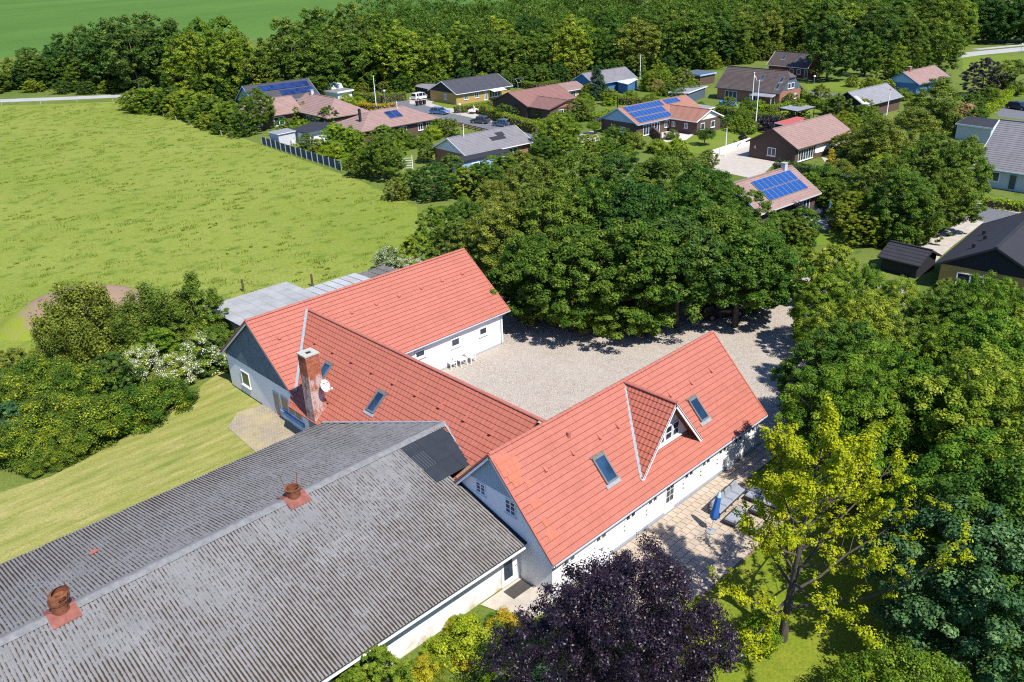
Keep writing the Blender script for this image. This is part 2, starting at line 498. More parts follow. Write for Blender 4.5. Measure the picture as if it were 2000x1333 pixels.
# tussocks of longer grass in the meadow, one mass of real blades
def tussocks(poly, n, seed):
    rng = np.random.default_rng(seed)
    xs = np.array([p[0] for p in poly]); ys = np.array([p[1] for p in poly])
    def inside(x, y):
        c = np.zeros(len(x), bool); j = len(poly)-1
        for i in range(len(poly)):
            m = ((ys[i] > y) != (ys[j] > y)) & (x < (xs[j]-xs[i])*(y-ys[i])/(ys[j]-ys[i]+1e-9)+xs[i]); c ^= m; j = i
        return c
    X = rng.uniform(xs.min(), xs.max(), n*3); Y = rng.uniform(ys.min(), ys.max(), n*3)
    k = inside(X, Y); X, Y = X[k][:n], Y[k][:n]; m = len(X); per = 26
    rad = rng.gamma(2.0, .22, m)+.12
    idx = np.repeat(np.arange(m), per); a = rng.uniform(0, 6.283, len(idx)); r = np.sqrt(rng.uniform(0, 1, len(idx)))*rad[idx]
    cx = X[idx]+r*np.cos(a)*1.5; cy = Y[idx]+r*np.sin(a)*.8
    h = rng.uniform(.10, .30, len(idx))*(.6+rad[idx]*.7); w = .05
    b = rng.uniform(0, 6.283, len(idx)); dx, dy = np.cos(b)*w, np.sin(b)*w
    V = np.empty((len(idx), 3, 3), np.float32)
    V[:, 0] = np.stack([cx-dx, cy-dy, np.full_like(cx, .05)], 1); V[:, 1] = np.stack([cx+dx, cy+dy, np.full_like(cx, .05)], 1)
    V[:, 2] = np.stack([cx+rng.normal(0, .1, len(idx)), cy+rng.normal(0, .1, len(idx)), .1+h], 1)
    me = bpy.data.meshes.new('tussock_grass'); N = len(idx)
    me.vertices.add(3*N); me.vertices.foreach_set('co', V.reshape(-1)); me.loops.add(3*N); me.loops.foreach_set('vertex_index', np.arange(3*N, dtype=np.int32))
    me.polygons.add(N); me.polygons.foreach_set('loop_start', np.arange(0, 3*N, 3, dtype=np.int32))
    at = me.attributes.new('tint', 'FLOAT', 'POINT'); t = .4+rng.normal(0, .22, m)[idx]+rng.normal(0, .1, N)
    at.data.foreach_set('value', np.repeat(np.clip(t, 0, 1), 3).astype(np.float32))
    me.materials.append(leaf_mat('tussock_blades', (.04, .07, .009), (.065, .095, .015), (.10, .115, .025), trans=.2, hue=0)); me.update(); me.validate()
    tag(link(bpy.data.objects.new('tussock_grass', me)), 'tussocks of longer dark green grass across the meadow', 'grass', None, 'stuff')
tussocks([(57.66, 252.17), (79.82, 231.39), (79.52, 198.55), (76.76, 164.90), (74.70, 145.97), (70.87, 114.56), (67.53, 92.73), (59.24, 84.03), (50.23, 73.92), (47, 68), (27, 68), (14, 63), (14.85, 88.56)], 1100, 5)

# ================================================================ farmstead
def plaster_mat(name, c, stain=.0):
    t = NT(name)
    v = t.pos()
    col = t.ramp(t.noise(1.2, v, 5, .6), [(.3, sc(c, .95)), (.7, c)])
    if stain:
        z = t.node('ShaderNodeSeparateXYZ'); t.con(v, z.inputs[0])
        n = t.noise(.55, v, 5, .65)
        s = t.node('ShaderNodeMath', operation='SUBTRACT'); t.con(n, s.inputs[0])
        m = t.node('ShaderNodeMath', operation='MULTIPLY'); t.con(z.outputs[2], m.inputs[0]); m.inputs[1].default_value = .16
        t.con(m.outputs[0], s.inputs[1])
        col = t.mix(t.ramp(s.outputs[0], [(.42, 0.0), (.58, stain)]), col, (.42, .30, .17))
    b = t.node('ShaderNodeTexBrick')
    b.inputs['Brick Width'].default_value = .23; b.inputs['Row Height'].default_value = .07; b.inputs['Mortar Size'].default_value = .006
    b.inputs['Scale'].default_value = 1.0
    sep = t.node('ShaderNodeSeparateXYZ'); t.con(v, sep.inputs[0])
    ad = t.node('ShaderNodeMath', operation='ADD'); t.con(sep.outputs[0], ad.inputs[0]); t.con(sep.outputs[1], ad.inputs[1])
    cb = t.node('ShaderNodeCombineXYZ'); t.con(ad.outputs[0], cb.inputs[0]); t.con(sep.outputs[2], cb.inputs[1])
    t.con(cb.outputs[0], b.inputs['Vector'])
    t.bump(b.outputs['Fac'], -.25, .01)
    return t.done(col, .85, .2)

M_wall = plaster_mat('whitewashed_wall', (.82, .82, .81), .22)
M_barnwall = plaster_mat('barn_limewash', (.80, .79, .77), .75)
M_plinth = PM('tarred_plinth', (.34, .37, .42), .9, .1)

def tile_mat(name, c, patchc=None):
    t = NT(name)
    v = t.pos()
    n = t.noise(.5, v, 4, .6)
    f = t.noise(9.0, v, 4, .7)
    col = t.ramp(n, [(.3, sc(c, .93)), (.7, sc(c, 1.05))])
    col = t.mix(t.ramp(f, [(.35, .22), (.6, 0.0)]), col, sc(c, .62))
    col = t.mix(t.ramp(t.noise(2.2, v, 5, .7), [(.6, 0.0), (.75, .35)]), col, sc(c, .7))
    col = t.mix(t.ramp(t.noise(1.0, t.pos((3.0, 3.0, .35)), 4, .7), [(.48, 0.0), (.72, .45)]), col, sc(c, .64))
    col = t.mix(t.ramp(t.noise(3.2, v, 1, .5), [(.4, 0.0), (.62, .22)]), col, sc(c, 1.22))
    col = t.mix(t.ramp(t.rnd(), [(0, 0.0), (1, .16)]), col, sc(c, .72))
    t.bump(f, .15, .01)
    return t.done(col, .7, .22)
M_tile = tile_mat('red_roof_tile', (.415, .140, .100))
M_tile2 = tile_mat('red_clay_roof_tile', (.40, .125, .083))
M_underlay_lipshade = PM('roof_underlay_and_lip_shade', (.15, .05, .036), .9, .1)  # underlay of the decks; on course lips it paints the gap shadow
M_tilenew = tile_mat('orange_replacement_tile', (.48, .145, .088))
M_lead = PM('lead_flashing', (.27, .29, .31), .65, .25, 6.0)
M_zinc = PM('zinc_gutter', (.50, .53, .57), .45, .1, 4.0, metal=.3)
M_dark = PM('dark_bitumen', (.018, .02, .024), .7, .2)
M_barge = PM('white_barge_board', (.70, .74, .78), .6, .05)

FARM = (33.0, 40.0, 0.0)
FT = (-FARM[0], -FARM[1], 0)
farm = empty('farmhouse', FARM, 0, 'whitewashed farmhouse of three joined wings under bright red tiled roofs', 'farmhouse')

def profile(s, per, amp):
    ph = (s/per) % 1.0
    return amp*(0.5+0.5*math.cos(2*math.pi*ph))**1.3

def courses(parent, mat, e0, e1, r0, r1, n, T, per=.30, amp=.022, lip=.04, seed=0, newtiles=()):
    """overlapping tile courses from eave e0-e1 up to ridge r0-r1, one object per course"""
    e0, e1, r0, r1 = map(Vector, (e0, e1, r0, r1))
    nv = (e1-e0).cross(r0-e0).normalized()
    if nv.z < 0: nv = -nv
    L = (e1-e0).length
    up = (r0-e0).normalized()
    k = max(4, int(L/per*4))
    rng = random.Random(seed)
    for c in range(n):
        t0 = c/n; t1 = min(1.0, (c+1.12)/n)
        mb = MB(T)
        sag = rng.uniform(-.004, .004)
        A = e0.lerp(r0, t0); B = e1.lerp(r1, t0); C = e0.lerp(r0, t1); D = e1.lerp(r1, t1)
        off = rng.uniform(0, .02)
        for i in range(k+1):
            s = i/k
            w = profile(s*L+off, per, amp)
            a = A.lerp(B, s); d = C.lerp(D, s)
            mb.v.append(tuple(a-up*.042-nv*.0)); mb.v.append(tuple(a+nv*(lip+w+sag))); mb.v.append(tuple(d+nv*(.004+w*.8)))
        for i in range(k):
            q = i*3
            mb.f.append((q, q+3, q+4, q+1)); mb.f.append((q+1, q+4, q+5, q+2)); mb.m += [1, 0]  # lip strip in dark brown: shadow line under each course, painted in
        mb.build('tile_course', [mat, M_underlay_lipshade], parent)
    return nv

def ridge_tiles(parent, mat, a, b, T, n, r=.14):
    a = Vector(a); b = Vector(b)
    for i in range(n):
        p = a.lerp(b, i/n); q = a.lerp(b, (i+1.08)/n)
        mb = MB(T); m = 8
        d = (b-a).normalized(); s = d.cross(Vector((0, 0, 1))).normalized()
        for (c, rr) in ((p, r*.98), (q, r*.86)):
            for j in range(m+1):
                an = math.pi*j/m
                w = c+s*(math.cos(an)*rr)+Vector((0, 0, 1))*(math.sin(an)*rr*.8)
                mb.v.append(tuple(w))
        for j in range(m):
            mb.f.append((j, j+1, m+1+j+1, m+1+j)); mb.m.append(0)
        mb.f.append(tuple(range(m+1))); mb.m.append(0)
        mb.build('ridge_tile', mat, parent)

def deck(name, pts, T, mat, parent, th=.06):
    """thin slab under the tiles"""
    e0, e1, r1, r0 = map(Vector, pts)
    nv = (e1-e0).cross(r0-e0).normalized()
    if nv.z < 0: nv = -nv
    mb = MB(T)
    mb.extr([tuple(Vector(p)-nv*.012) for p in (e0, e1, r1, r0)], tuple(-nv*th))
    return mb.build(name, mat, parent)

def window_y(parent, T, x0, x1, y, z0, z1, face=-1, mull=1, bars=1, fmat=None, sill=True, name='window', fw=.07):
    """window in a wall running along X; face -1 looks to -Y"""
    fmat = fmat or WHITE
    mb = MB(T); d = .05*face; yb = y+.004*face
    def bx(a, b, c, e, dd=d): mb.box(a, b, min(yb, yb+dd), max(yb, yb+dd), c, e)
    bx(x0, x1, z0, z0+fw); bx(x0, x1, z1-fw, z1); bx(x0, x0+fw, z0+fw, z1-fw); bx(x1-fw, x1, z0+fw, z1-fw)
    for i in range(mull):
        xm = x0+(x1-x0)*(i+1)/(mull+1); bx(xm-fw*.55, xm+fw*.55, z0+fw, z1-fw)
    for i in range(bars):
        zm = z0+(z1-z0)*(i+1)/(bars+1); bx(x0+fw, x1-fw, zm-.02, zm+.02, d*.8)
    o = mb.build(name, fmat, parent)
    g = MB(T); g.box(x0+fw*.5, x1-fw*.5, min(yb, yb+.015*face), max(yb, yb+.015*face), z0+fw*.5, z1-fw*.5)
    g.build('pane', GLASS, o)
    if sill:
        s = MB(T); s.box(x0-.06, x1+.06, min(yb, yb+.12*face), max(yb, yb+.12*face), z0-.07, z0-.003); s.build('sill', fmat, o)
    return o

def window_x(parent, T, y0, y1, x, z0, z1, face=-1, mull=1, bars=1, fmat=None, sill=True, name='window', fw=.07, gl=None):
    fmat = fmat or WHITE
    mb = MB(T); d = .05*face; xb = x+.004*face
    def bx(a, b, c, e, dd=d): mb.box(min(xb, xb+dd), max(xb, xb+dd), a, b, c, e)
    bx(y0, y1, z0, z0+fw); bx(y0, y1, z1-fw, z1); bx(y0, y0+fw, z0+fw, z1-fw); bx(y1-fw, y1, z0+fw, z1-fw)
    for i in range(mull):
        ym = y0+(y1-y0)*(i+1)/(mull+1); bx(ym-fw*.55, ym+fw*.55, z0+fw, z1-fw)
    for i in range(bars):
        zm = z0+(z1-z0)*(i+1)/(bars+1); bx(y0+fw, y1-fw, zm-.02, zm+.02, d*.8)
    o = mb.build(name, fmat, parent)
    g = MB(T); g.box(min(xb, xb+.015*face), max(xb, xb+.015*face), y0+fw*.5, y1-fw*.5, z0+fw*.5, z1-fw*.5)
    g.build('pane', gl or GLASS, o)
    if sill:
        s = MB(T); s.box(min(xb, xb+.14*face), max(xb, xb+.14*face), y0-.06, y1+.06, z0-.07, z0-.003); s.build('sill', fmat, o)
    return o

# ---- north wing (ridge along X)
NX0, NX1, NYE, NYF, NYR, NZE, NZR = 24.25, 45.6, 48.62, 59.98, 54.3, 3.08, 7.42
SX0, SX1, SYE, SYF, SYR, SZE, SZR = 24.22, 45.0, 23.33, 32.45, 27.89, 2.66, 7.38
MXR, MZR, MXE, MXF, MZE = 29.1, 6.98, 23.75, 34.45, 2.555
# walls
def gable_wall(name, x0, x1, y0, y1, zt0, zt1, yr, zr, mat):
    mb = MB(FT)
    mb.extr([(x0, y0, 0), (x0, y1, 0), (x0, y1, zt1), (x0, yr, zr), (x0, y0, zt0)], (x1-x0, 0, 0))
    return mb.build(name, mat, farm)
gable_wall('wall', 24.57, 45.0, 48.97, 59.62, 3.12, 3.12, NYR, NZR-.22, M_wall)
gable_wall('wall', 24.6, 44.65, 23.79, 32.0, 2.95, 2.95, SYR, SZR-.22, M_wall)
mb = MB(FT); mb.extr([(24.5, 30, 0), (33.7, 30, 0), (33.7, 30, 2.9), (MXR, 30, MZR-.25), (24.5, 30, 2.9)], (0, 20, 0)); mb.build('wall', M_wall, farm)
mb = MB(FT)
mb.box(24.50, 44.70, 23.745, 23.79, 0, .28); mb.build('plinth', M_plinth, farm)
mb = MB(FT); mb.box(34, 45.05, 48.93, 48.97, 0, .16); mb.build('plinth', M_plinth, farm)
mb = MB(FT); mb.box(24.50, 24.57, 49.0, 59.6, 0, .16); mb.build('plinth', M_plinth, farm)

# roofs
nroof = deck('roof', [(NX0, NYE, NZE), (NX1, NYE, NZE), (NX1, NYR, NZR), (NX0, NYR, NZR)], FT, M_underlay_lipshade, farm)
courses(nroof, M_tile, (NX0, NYE, NZE), (NX1, NYE, NZE), (NX0, NYR, NZR), (NX1, NYR, NZR), 19, FT, seed=1)
nroof2 = deck('roof', [(NX1, NYF, NZE), (NX0, NYF, NZE), (NX0, NYR, NZR), (NX1, NYR, NZR)], FT, M_underlay_lipshade, farm)
courses(nroof2, M_tile, (NX1, NYF, NZE), (NX0, NYF, NZE), (NX1, NYR, NZR), (NX0, NYR, NZR), 19, FT, seed=2)
ridge_tiles(nroof, M_tile, (NX0, NYR, NZR+.02), (NX1, NYR, NZR+.02), FT, 52)
sroof = deck('roof', [(SX0, SYE, SZE), (SX1, SYE, SZE), (SX1, SYR, SZR), (SX0, SYR, SZR)], FT, M_underlay_lipshade, farm)
courses(sroof, M_tile, (SX0, SYE, SZE), (SX1, SYE, SZE), (SX0, SYR, SZR), (SX1, SYR, SZR), 18, FT, per=.22, amp=.016, seed=3)
sroof2 = deck('roof', [(SX1, SYF, SZE), (SX0, SYF, SZE), (SX0, SYR, SZR), (SX1, SYR, SZR)], FT, M_underlay_lipshade, farm)
courses(sroof2, M_tile, (SX1, SYF, SZE), (SX0, SYF, SZE), (SX1, SYR, SZR), (SX0, SYR, SZR), 18, FT, seed=4)
ridge_tiles(sroof, M_tile, (SX0, SYR, SZR+.02), (SX1, SYR, SZR+.02), FT, 52)
mroof = deck('roof', [(MXE, 48.7, MZE), (MXE, 29.0, MZE), (MXR, 29.0, MZR), (MXR, 53.5, MZR)], FT, M_underlay_lipshade, farm)
courses(mroof, M_tile2, (MXE, 48.7, MZE), (MXE, 29.0, MZE), (MXR, 53.5, MZR), (MXR, 29.0, MZR), 20, FT, amp=.014, lip=.05, seed=5)
mroof2 = deck('roof', [(MXF, 29, MZE), (MXF, 48.9, MZE), (MXR, 53.5, MZR), (MXR, 29.0, MZR)], FT, M_underlay_lipshade, farm)
courses(mroof2, M_tile2, (MXF, 29, MZE), (MXF, 48.9, MZE), (MXR, 29.0, MZR), (MXR, 53.5, MZR), 20, FT, amp=.014, lip=.05, seed=6)
ridge_tiles(mroof, M_tile, (MXR, 53.6, MZR+.03), (MXR, 28.4, MZR+.03), FT, 60)

# orange replacement tiles on the south wing and north wing: thin tiles lying on the courses
def patch_tiles(parent, X, row, n, w, ye, ze, yr, zr, nrow):
    for i in range(n):
        t0 = (row)/nrow; t1 = (row+1)/nrow
        sl = Vector((0, yr-ye, zr-ze)).normalized(); nv = Vector((0, -sl.z, sl.y))
        a = Vector((X+i*w, ye, ze))+Vector((0, yr-ye, zr-ze))*t0+nv*.062
        b = Vector((X+i*w, ye, ze))+Vector((0, yr-ye, zr-ze))*t1+nv*.032
        mb = MB(FT); dx = Vector((w*.98, 0, 0))
        mb.extr([tuple(a), tuple(a+dx), tuple(b+dx), tuple(b)], tuple(nv*.012))
        mb.build('replacement_tile', M_tilenew, parent)
for X, row, n in ((24.3, 16, 3), (24.3, 15, 4), (24.3, 14, 4), (24.5, 13, 3), (24.6, 12, 2), (25.3, 11, 1), (24.9, 8, 2), (25.0, 5, 1), (24.8, 3, 2)):
    patch_tiles(sroof, X, row, n, .33, SYE, SZE, SYR, SZR, 18)
for X, row, n in ((24.9, 3, 1), (25.2, 2, 2), (25.3, 1, 3), (25.5, 0, 3)):
    patch_tiles(nroof, X, row, n, .33, NYE, NZE, NYR, NZR, 19)

# barge boards, gutters, downpipes
def barge(x, ye, ze, yr, zr, yf, zf, mat=None, red=True):
    mb = MB(FT)
    for (ya, za) in ((ye, ze), (yf, zf)):
        mb.bar((x+.03, ya, za-.15), (x+.03, yr, zr-.15), .05, .2, (0, 0, 1))
    mb.build('barge_board', mat or M_barge, farm)
    mb = MB(FT)
    for (ya, za) in ((ye, ze), (yf, zf)):
        mb.bar((x, ya, za+.02), (x, yr, zr+.02), .1, .1, (0, 0, 1))
    mb.build('verge_tile', M_tile2, farm)
barge(NX0, NYE, NZE, NYR, NZR, NYF, NZE)
barge(SX0, SYE, SZE, SYR, SZR, SYF, SZE)
barge(NX1, NYE, NZE, NYR, NZR, NYF, NZE)
barge(SX1, SYE, SZE, SYR, SZR, SYF, SZE)
def gutter(x0, x1, y, z, mat=None):
    mb = MB(FT); mb.tube([(x0, y, z), (x1, y, z)], .06, 8); return mb.build('gutter', mat or M_zinc, farm)
gutter(SX0+.1, SX1-.1, SYE-.05, SZE-.07)
gutter(34.0, NX1-.05, NYE-.05, NZE-.07)
mb = MB(FT); mb.box(SX0+.1, SX1-.1, SYE+.02, SYE+.05, SZE-.2, SZE-.03); mb.build('fascia', M_barge, farm)
mb = MB(FT); mb.tube([(45.05, NYE-.05, NZE-.1), (44.75, 48.90, 2.7), (44.75, 48.90, .1)], .045, 8); mb.build('downpipe', M_zinc, farm)
mb = MB(FT); mb.tube([(44.9, SYE-.05, SZE-.1), (44.62, 23.70, 2.3), (44.62, 23.70, .1)], .045, 8); mb.build('downpipe', M_zinc, farm)

# gable cladding boards
M_nclad = PM('weathered_dark_boards', (.125, .165, .205), .85, .6, 3.0, stretch=(6, 6, .5), bump=.4)
M_sclad = PM('blue_grey_boards', (.34, .41, .46), .75, .12, 3.0, stretch=(5, 5, .5))
def cladding(x, y0, y1, zb, yr, zr, slope, mat, w, inset):
    panel = MB(FT)
    panel.box(x-.02, x-.004, y0+.2, y1-.2, zb-.02, zb+.02)
    p = panel.build('gable_cladding', mat, farm)
    y = y0
    while y < y1-.01:
        ya, yb = y+.006, min(y+w-.006, y1)
        za = zr-abs(ya-yr)*slope-inset; zbb = zr-abs(yb-yr)*slope-inset
        if max(za, zbb) > zb+.05:
            mb = MB(FT)
            pts = [(x-.03, ya, zb), (x-.03, yb, zb), (x-.03, yb, max(zb+.01, zbb))]
            if ya < yr < yb: pts.append((x-.03, yr, zr-inset))
            pts.append((x-.03, ya, max(zb+.01, za)))
            mb.extr(pts, (-.028, 0, 0))
            mb.build('board', mat, p)
        y += w
cladding(24.57, 49.0, 59.6, 3.05, NYR, NZR, (NZR-NZE)/(NYR-NYE), M_nclad, .19, .2)
cladding(24.60, 25.9, 29.9, 5.0, SYR, SZR, (SZR-SZE)/(SYR-SYE), M_sclad, .14, .2)

# openings of the south wing front
for i, x in enumerate((25.9, 28.5, 31.1, 33.15, 36.8, 38.65, 40.5, 42.35, 43.9)):
    window_y(farm, FT, x-.52, x+.52, 23.79, 1.5, 2.5, -1, 1, 0, fw=.13)
    mb = MB(FT); mb.box(x-.56, x+.56, 23.68, 23.786, 1.12, 1.19); mb.build('wall_ledge', WHITE, farm)
def glazed_door(parent, T, x0, x1, y, z0, z1):
    d = MB(T); d.box(x0, x1, y-.05, y-.004, z0, z1)
    o = d.build('door', WHITE, parent)
    n = 0
    for i in range(2):
        for j in range(3):
            a = x0+.12+i*(x1-x0-.2)/2; b = a+(x1-x0-.2)/2-.06
            c = z0+.75+j*.42; g = MB(T); g.box(a, b, y-.062, y-.052, c, c+.36); g.build('pane', GLASS, o)
    h = MB(T); h.bar((x1-.1, y-.09, z0+1.0), (x1-.22, y-.09, z0+1.0), .02, .025); h.build('handle', M_zinc, o)
glazed_door(farm, FT, 34.4, 35.35, 23.79, .12, 2.1)
# small windows of the north wing facing the yard
for x0, x1, z0, z1 in ((35.3, 36.35, 1.95, 2.62), (39.05, 40.05, 1.62, 2.42), (42.2, 43.15, 1.6, 2.35)):
    window_y(farm, FT, x0, x1, 48.97, z0, z1, -1, 0, 0, fw=.12)
# north gable: boarded window, door and windows
M_board = PM('boarding_plywood', (.42, .30, .16), .85, .15, 4.0)
M_greyframe = PM('grey_window_frame', (.50, .56, .62), .6, .05)
window_x(farm, FT, 56.2, 57.5, 24.57, 1.0, 2.25, -1, 0, 0, gl=PM('dull_green_glass', (.10, .13, .06), .15, .2, .8))
window_x(farm, FT, 51.62, 52.5, 24.57, .1, 2.2, -1, 0, 0, M_greyframe, False, 'door', gl=M_board)
window_x(farm, FT, 50.35, 51.35, 24.57, 1.05, 2.25, -1, 0, 0, M_greyframe, False, gl=M_board)
for y0 in (49.35, 48.4):
    window_x(farm, FT, y0, y0+.82, 24.5, 1.15, 1.95, -1, 0, 0, M_greyframe, False, gl=M_board)
mb = MB(FT); mb.box(24.36, 24.49, 48.2, 51.4, .72, 1.02); mb.build('sky_lit_band', PM('painted_sky_light', (.16, .32, .55), .6, .05), farm)  # added band; its blue stands in for sky light on the shaded wall
# south gable windows
for y0, y1, z0, z1 in ((28.7, 29.5, 4.15, 4.88), (26.35, 27.15, 3.95, 4.85)):
    window_x(farm, FT, y0, y1, 24.60, z0, z1, -1, 1, 2)

# dormer of the south wing
DX, DY, DZ, DH = 35.42, 23.98, 7.28, 2.93
dzb = 3.53
dorm = MB(FT); sl = (DZ-dzb)/DH
dorm.extr([(DX-DH+.45, 24.72, 3.6), (DX+DH-.45, 24.72, 3.6), (DX+DH-.45, 24.72, DZ-.12-sl*(DH-.45)), (DX, 24.72, DZ-.12), (DX-DH+.45, 24.72, DZ-.12-sl*(DH-.45))], (0, 1.6, 0))
dorm = dorm.build('dormer', M_wall, farm)
for s in (-1, 1):
    e0 = (DX+s*DH, DY, dzb); e1 = (DX+s*DH, 27.9, dzb); r0 = (DX, DY, DZ); r1 = (DX, 27.9, DZ)
    deck('dormer_roof', [e0, e1, r1, r0], FT, M_underlay_lipshade, dorm)
    dd = (0, 0, 0)
    a = (e0, e1, r0, r1) if s > 0 else (e1, e0, r1, r0)
    e_, f_, g_, h_ = a
    # courses of the dormer, joined per slope
    n = 13; mb = MB(FT); e0v, e1v, r0v, r1v = map(Vector, (e_, f_, g_, h_))
    nv = (e1v-e0v).cross(r0v-e0v).normalized()
    if nv.z < 0: nv = -nv
    L = (e1v-e0v).length; k = int(L/.28*5)
    for c in range(n):
        t0 = c/n; t1 = min(1, (c+1.12)/n)
        A = e0v.lerp(r0v, t0); B = e1v.lerp(r1v, t0); C = e0v.lerp(r0v, t1); D = e1v.lerp(r1v, t1)
        mb = MB(FT)
        for i in range(k+1):
            q = i/k; w = profile(q*L, .28, .032)
            p = A.lerp(B, q); u = C.lerp(D, q)
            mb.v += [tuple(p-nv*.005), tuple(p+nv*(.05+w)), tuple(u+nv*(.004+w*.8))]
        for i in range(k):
            j = i*3; mb.f += [(j, j+3, j+4, j+1), (j+1, j+4, j+5, j+2)]; mb.m += [1, 0]  # dark lip paints the shadow line below each dormer course
        mb.build('tile_course', [M_tile2, M_underlay_lipshade], dorm)
ridge_tiles(dorm, M_tile, (DX, DY-.02, DZ+.05), (DX, 27.9, DZ+.05), FT, 11, .15)
mb = MB(FT)
for s in (-1, 1):
    mb.bar((DX+s*DH, DY+.03, dzb-.13), (DX, DY+.03, DZ-.13), .05, .22)
mb.build('barge_board', WHITE, dorm)
mb = MB(FT)
for i in range(16):
    x = DX-1.5+i*.19; zt = DZ-.2-sl*max(abs(x-DX), abs(x+.18-DX))
    if zt > 5.65: mb.box(x+.005, x+.18, 24.69, 24.716, 5.55, zt)
mb.build('gable_boards', WHITE, dorm)
for i in range(4):
    x = DX-1.46+i*.74
    window_y(dorm, FT, x, x+.68, 24.72, 4.35, 5.35, -1, 0, 1, sill=False)
mb = MB(FT); mb.box(DX-1.6, DX+1.6, 24.55, 24.716, 4.25, 4.33); mb.build('sill', WHITE, dorm)
# valley flashings
def flashing(a, b, w, h=.05):
    mb = MB(FT); mb.bar(a, b, w, h); return mb.build('valley_flashing', M_lead, farm)
flashing((DX-.05, 27.85, DZ+.06), (DX-DH-.02, 24.12, dzb+.06), .2, .06)
flashing((DX-DH-.04, 24.2, dzb+.08), (DX-DH-.0, 23.98, dzb-.12), .28, .05)
flashing((28.98, 53.62, MZR+.1), (24.6, 48.93, 3.42), .2, .06)

# roof windows
def skylight(parent, c, ux, uy, nv, w, h, T, blind=False):
    """c centre on roof, ux across, uy up the slope"""
    c, ux, uy, nv = map(Vector, (c, ux, uy, nv))
    def P3(a, b, d): return tuple(c+ux*a+uy*b+nv*d)
    def slab(mb, a0, a1, b0, b1, d0, d1):
        mb.hexa([P3(a0,b0,d0), P3(a1,b0,d0), P3(a1,b1,d0), P3(a0,b1,d0), P3(a0,b0,d1), P3(a1,b0,d1), P3(a1,b1,d1), P3(a0,b1,d1)])
    mb = MB(T); f = .1
    slab(mb, -w/2, w/2, -h/2, -h/2+f, .03, .17); slab(mb, -w/2, w/2, h/2-f*1.6, h/2, .03, .19)
    slab(mb, -w/2, -w/2+f, -h/2+f, h/2-f*1.6, .03, .17); slab(mb, w/2-f, w/2, -h/2+f, h/2-f*1.6, .03, .17)
    o = mb.build('skylight', PM('grey_aluminium_frame', (.17, .175, .18), .5, .12, metal=.3), parent)
    g = MB(T); slab(g, -w/2+f*.8, w/2-f*.8, -h/2+f*.8, h/2-f*1.2, .05, .125)
    g.build('pane', mat_sky, o)
    l = MB(T); slab(l, -w/2-.12, w/2+.12, -h/2-.24, -h/2-.004, .05, .085); l.build('flashing', M_lead, o)
    l = MB(T); slab(l, -w/2-.06, w/2+.06, h/2+.004, h/2+.13, .05, .1); l.build('flashing', PM('dirty_flashing', (.16, .12, .09), .8, .4, 8.0), o)
    if blind:
        b = MB(T); slab(b, -w/2+f, w/2-f, -h/2+f, -h/2+f+.42, .127, .131); b.build('blind', PM('ochre_blind', (.42, .26, .10), .8, .1), o)
mat_sky = mat_glass('skylight_glass', (.012, .03, .06), .03)
msl = Vector((MXR-MXE, 0, MZR-MZE)).normalized(); mn = Vector((-msl.z, 0, msl.x))
ssl = Vector((0, SYR-SYE, SZR-SZE)).normalized(); sn = Vector((0, -ssl.z, ssl.y))
skylight(farm, (26.30, 41.2, MZE+(26.30-MXE)*msl.z/msl.x), (0, -1, 0), msl, mn, .86, 1.55, FT)
skylight(farm, (26.30, 47.6, MZE+(26.30-MXE)*msl.z/msl.x), (0, -1, 0), msl, mn, .86, 1.55, FT)
def son(x, y): return (x, y, SZE+(y-SYE)*ssl.z/ssl.y)
skylight(farm, son(30.47, 25.24), (1, 0, 0), ssl, sn, .98, 1.66, FT, False)
skylight(farm, son(39.58, 25.24), (1, 0, 0), ssl, sn, .86, 1.6, FT, False)

# tile vents
def roof_vent(c, ux, uy, nv, mat, hood=.1):
    c, ux, uy, nv = map(Vector, (c, ux, uy, nv))
    def P3(a, b, d): return tuple(c+ux*a+uy*b+nv*d)
    mb = MB(FT)
    mb.hexa([P3(-.11,-.16,.03), P3(.11,-.16,.03), P3(.08,.2,.03), P3(-.08,.2,.03), P3(-.10,-.16,.05+hood), P3(.10,-.16,.05+hood), P3(.06,.2,.06), P3(-.06,.2,.06)])
    mb.build('roof_vent', mat, farm)
for x in (26.88, 29.1, 31.37, 33.02, 38.14, 40.38, 42.63): roof_vent(son(x, 26.4), (1, 0, 0), ssl, sn, M_tile, .12)
nsl = Vector((0, NYR-NYE, NZR-NZE)).normalized(); nn = Vector((0, -nsl.z, nsl.y))
for x in (25.74, 32.15, 34.49, 36.78, 39.1, 41.39, 43.66): roof_vent((x, 52.5, NZE+(52.5-NYE)*nsl.z/nsl.y), (1, 0, 0), nsl, nn, M_tile, .12)
for y in (50.34, 47.96, 45.62, 43.19, 40.81, 38.43, 36.07, 33.71, 31.37): roof_vent((27.6, y, MZE+(27.6-MXE)*msl.z/msl.x+.02), (0, -1, 0), msl, mn, M_tile2, .14)
px, py, pz = son(29.47, 27.0)
mb = MB(FT); mb.tube([(px, py, pz-.05), (px, py, pz+.32)], [.12, .11], 10); mb.build('vent_pipe', M_tile, farm)

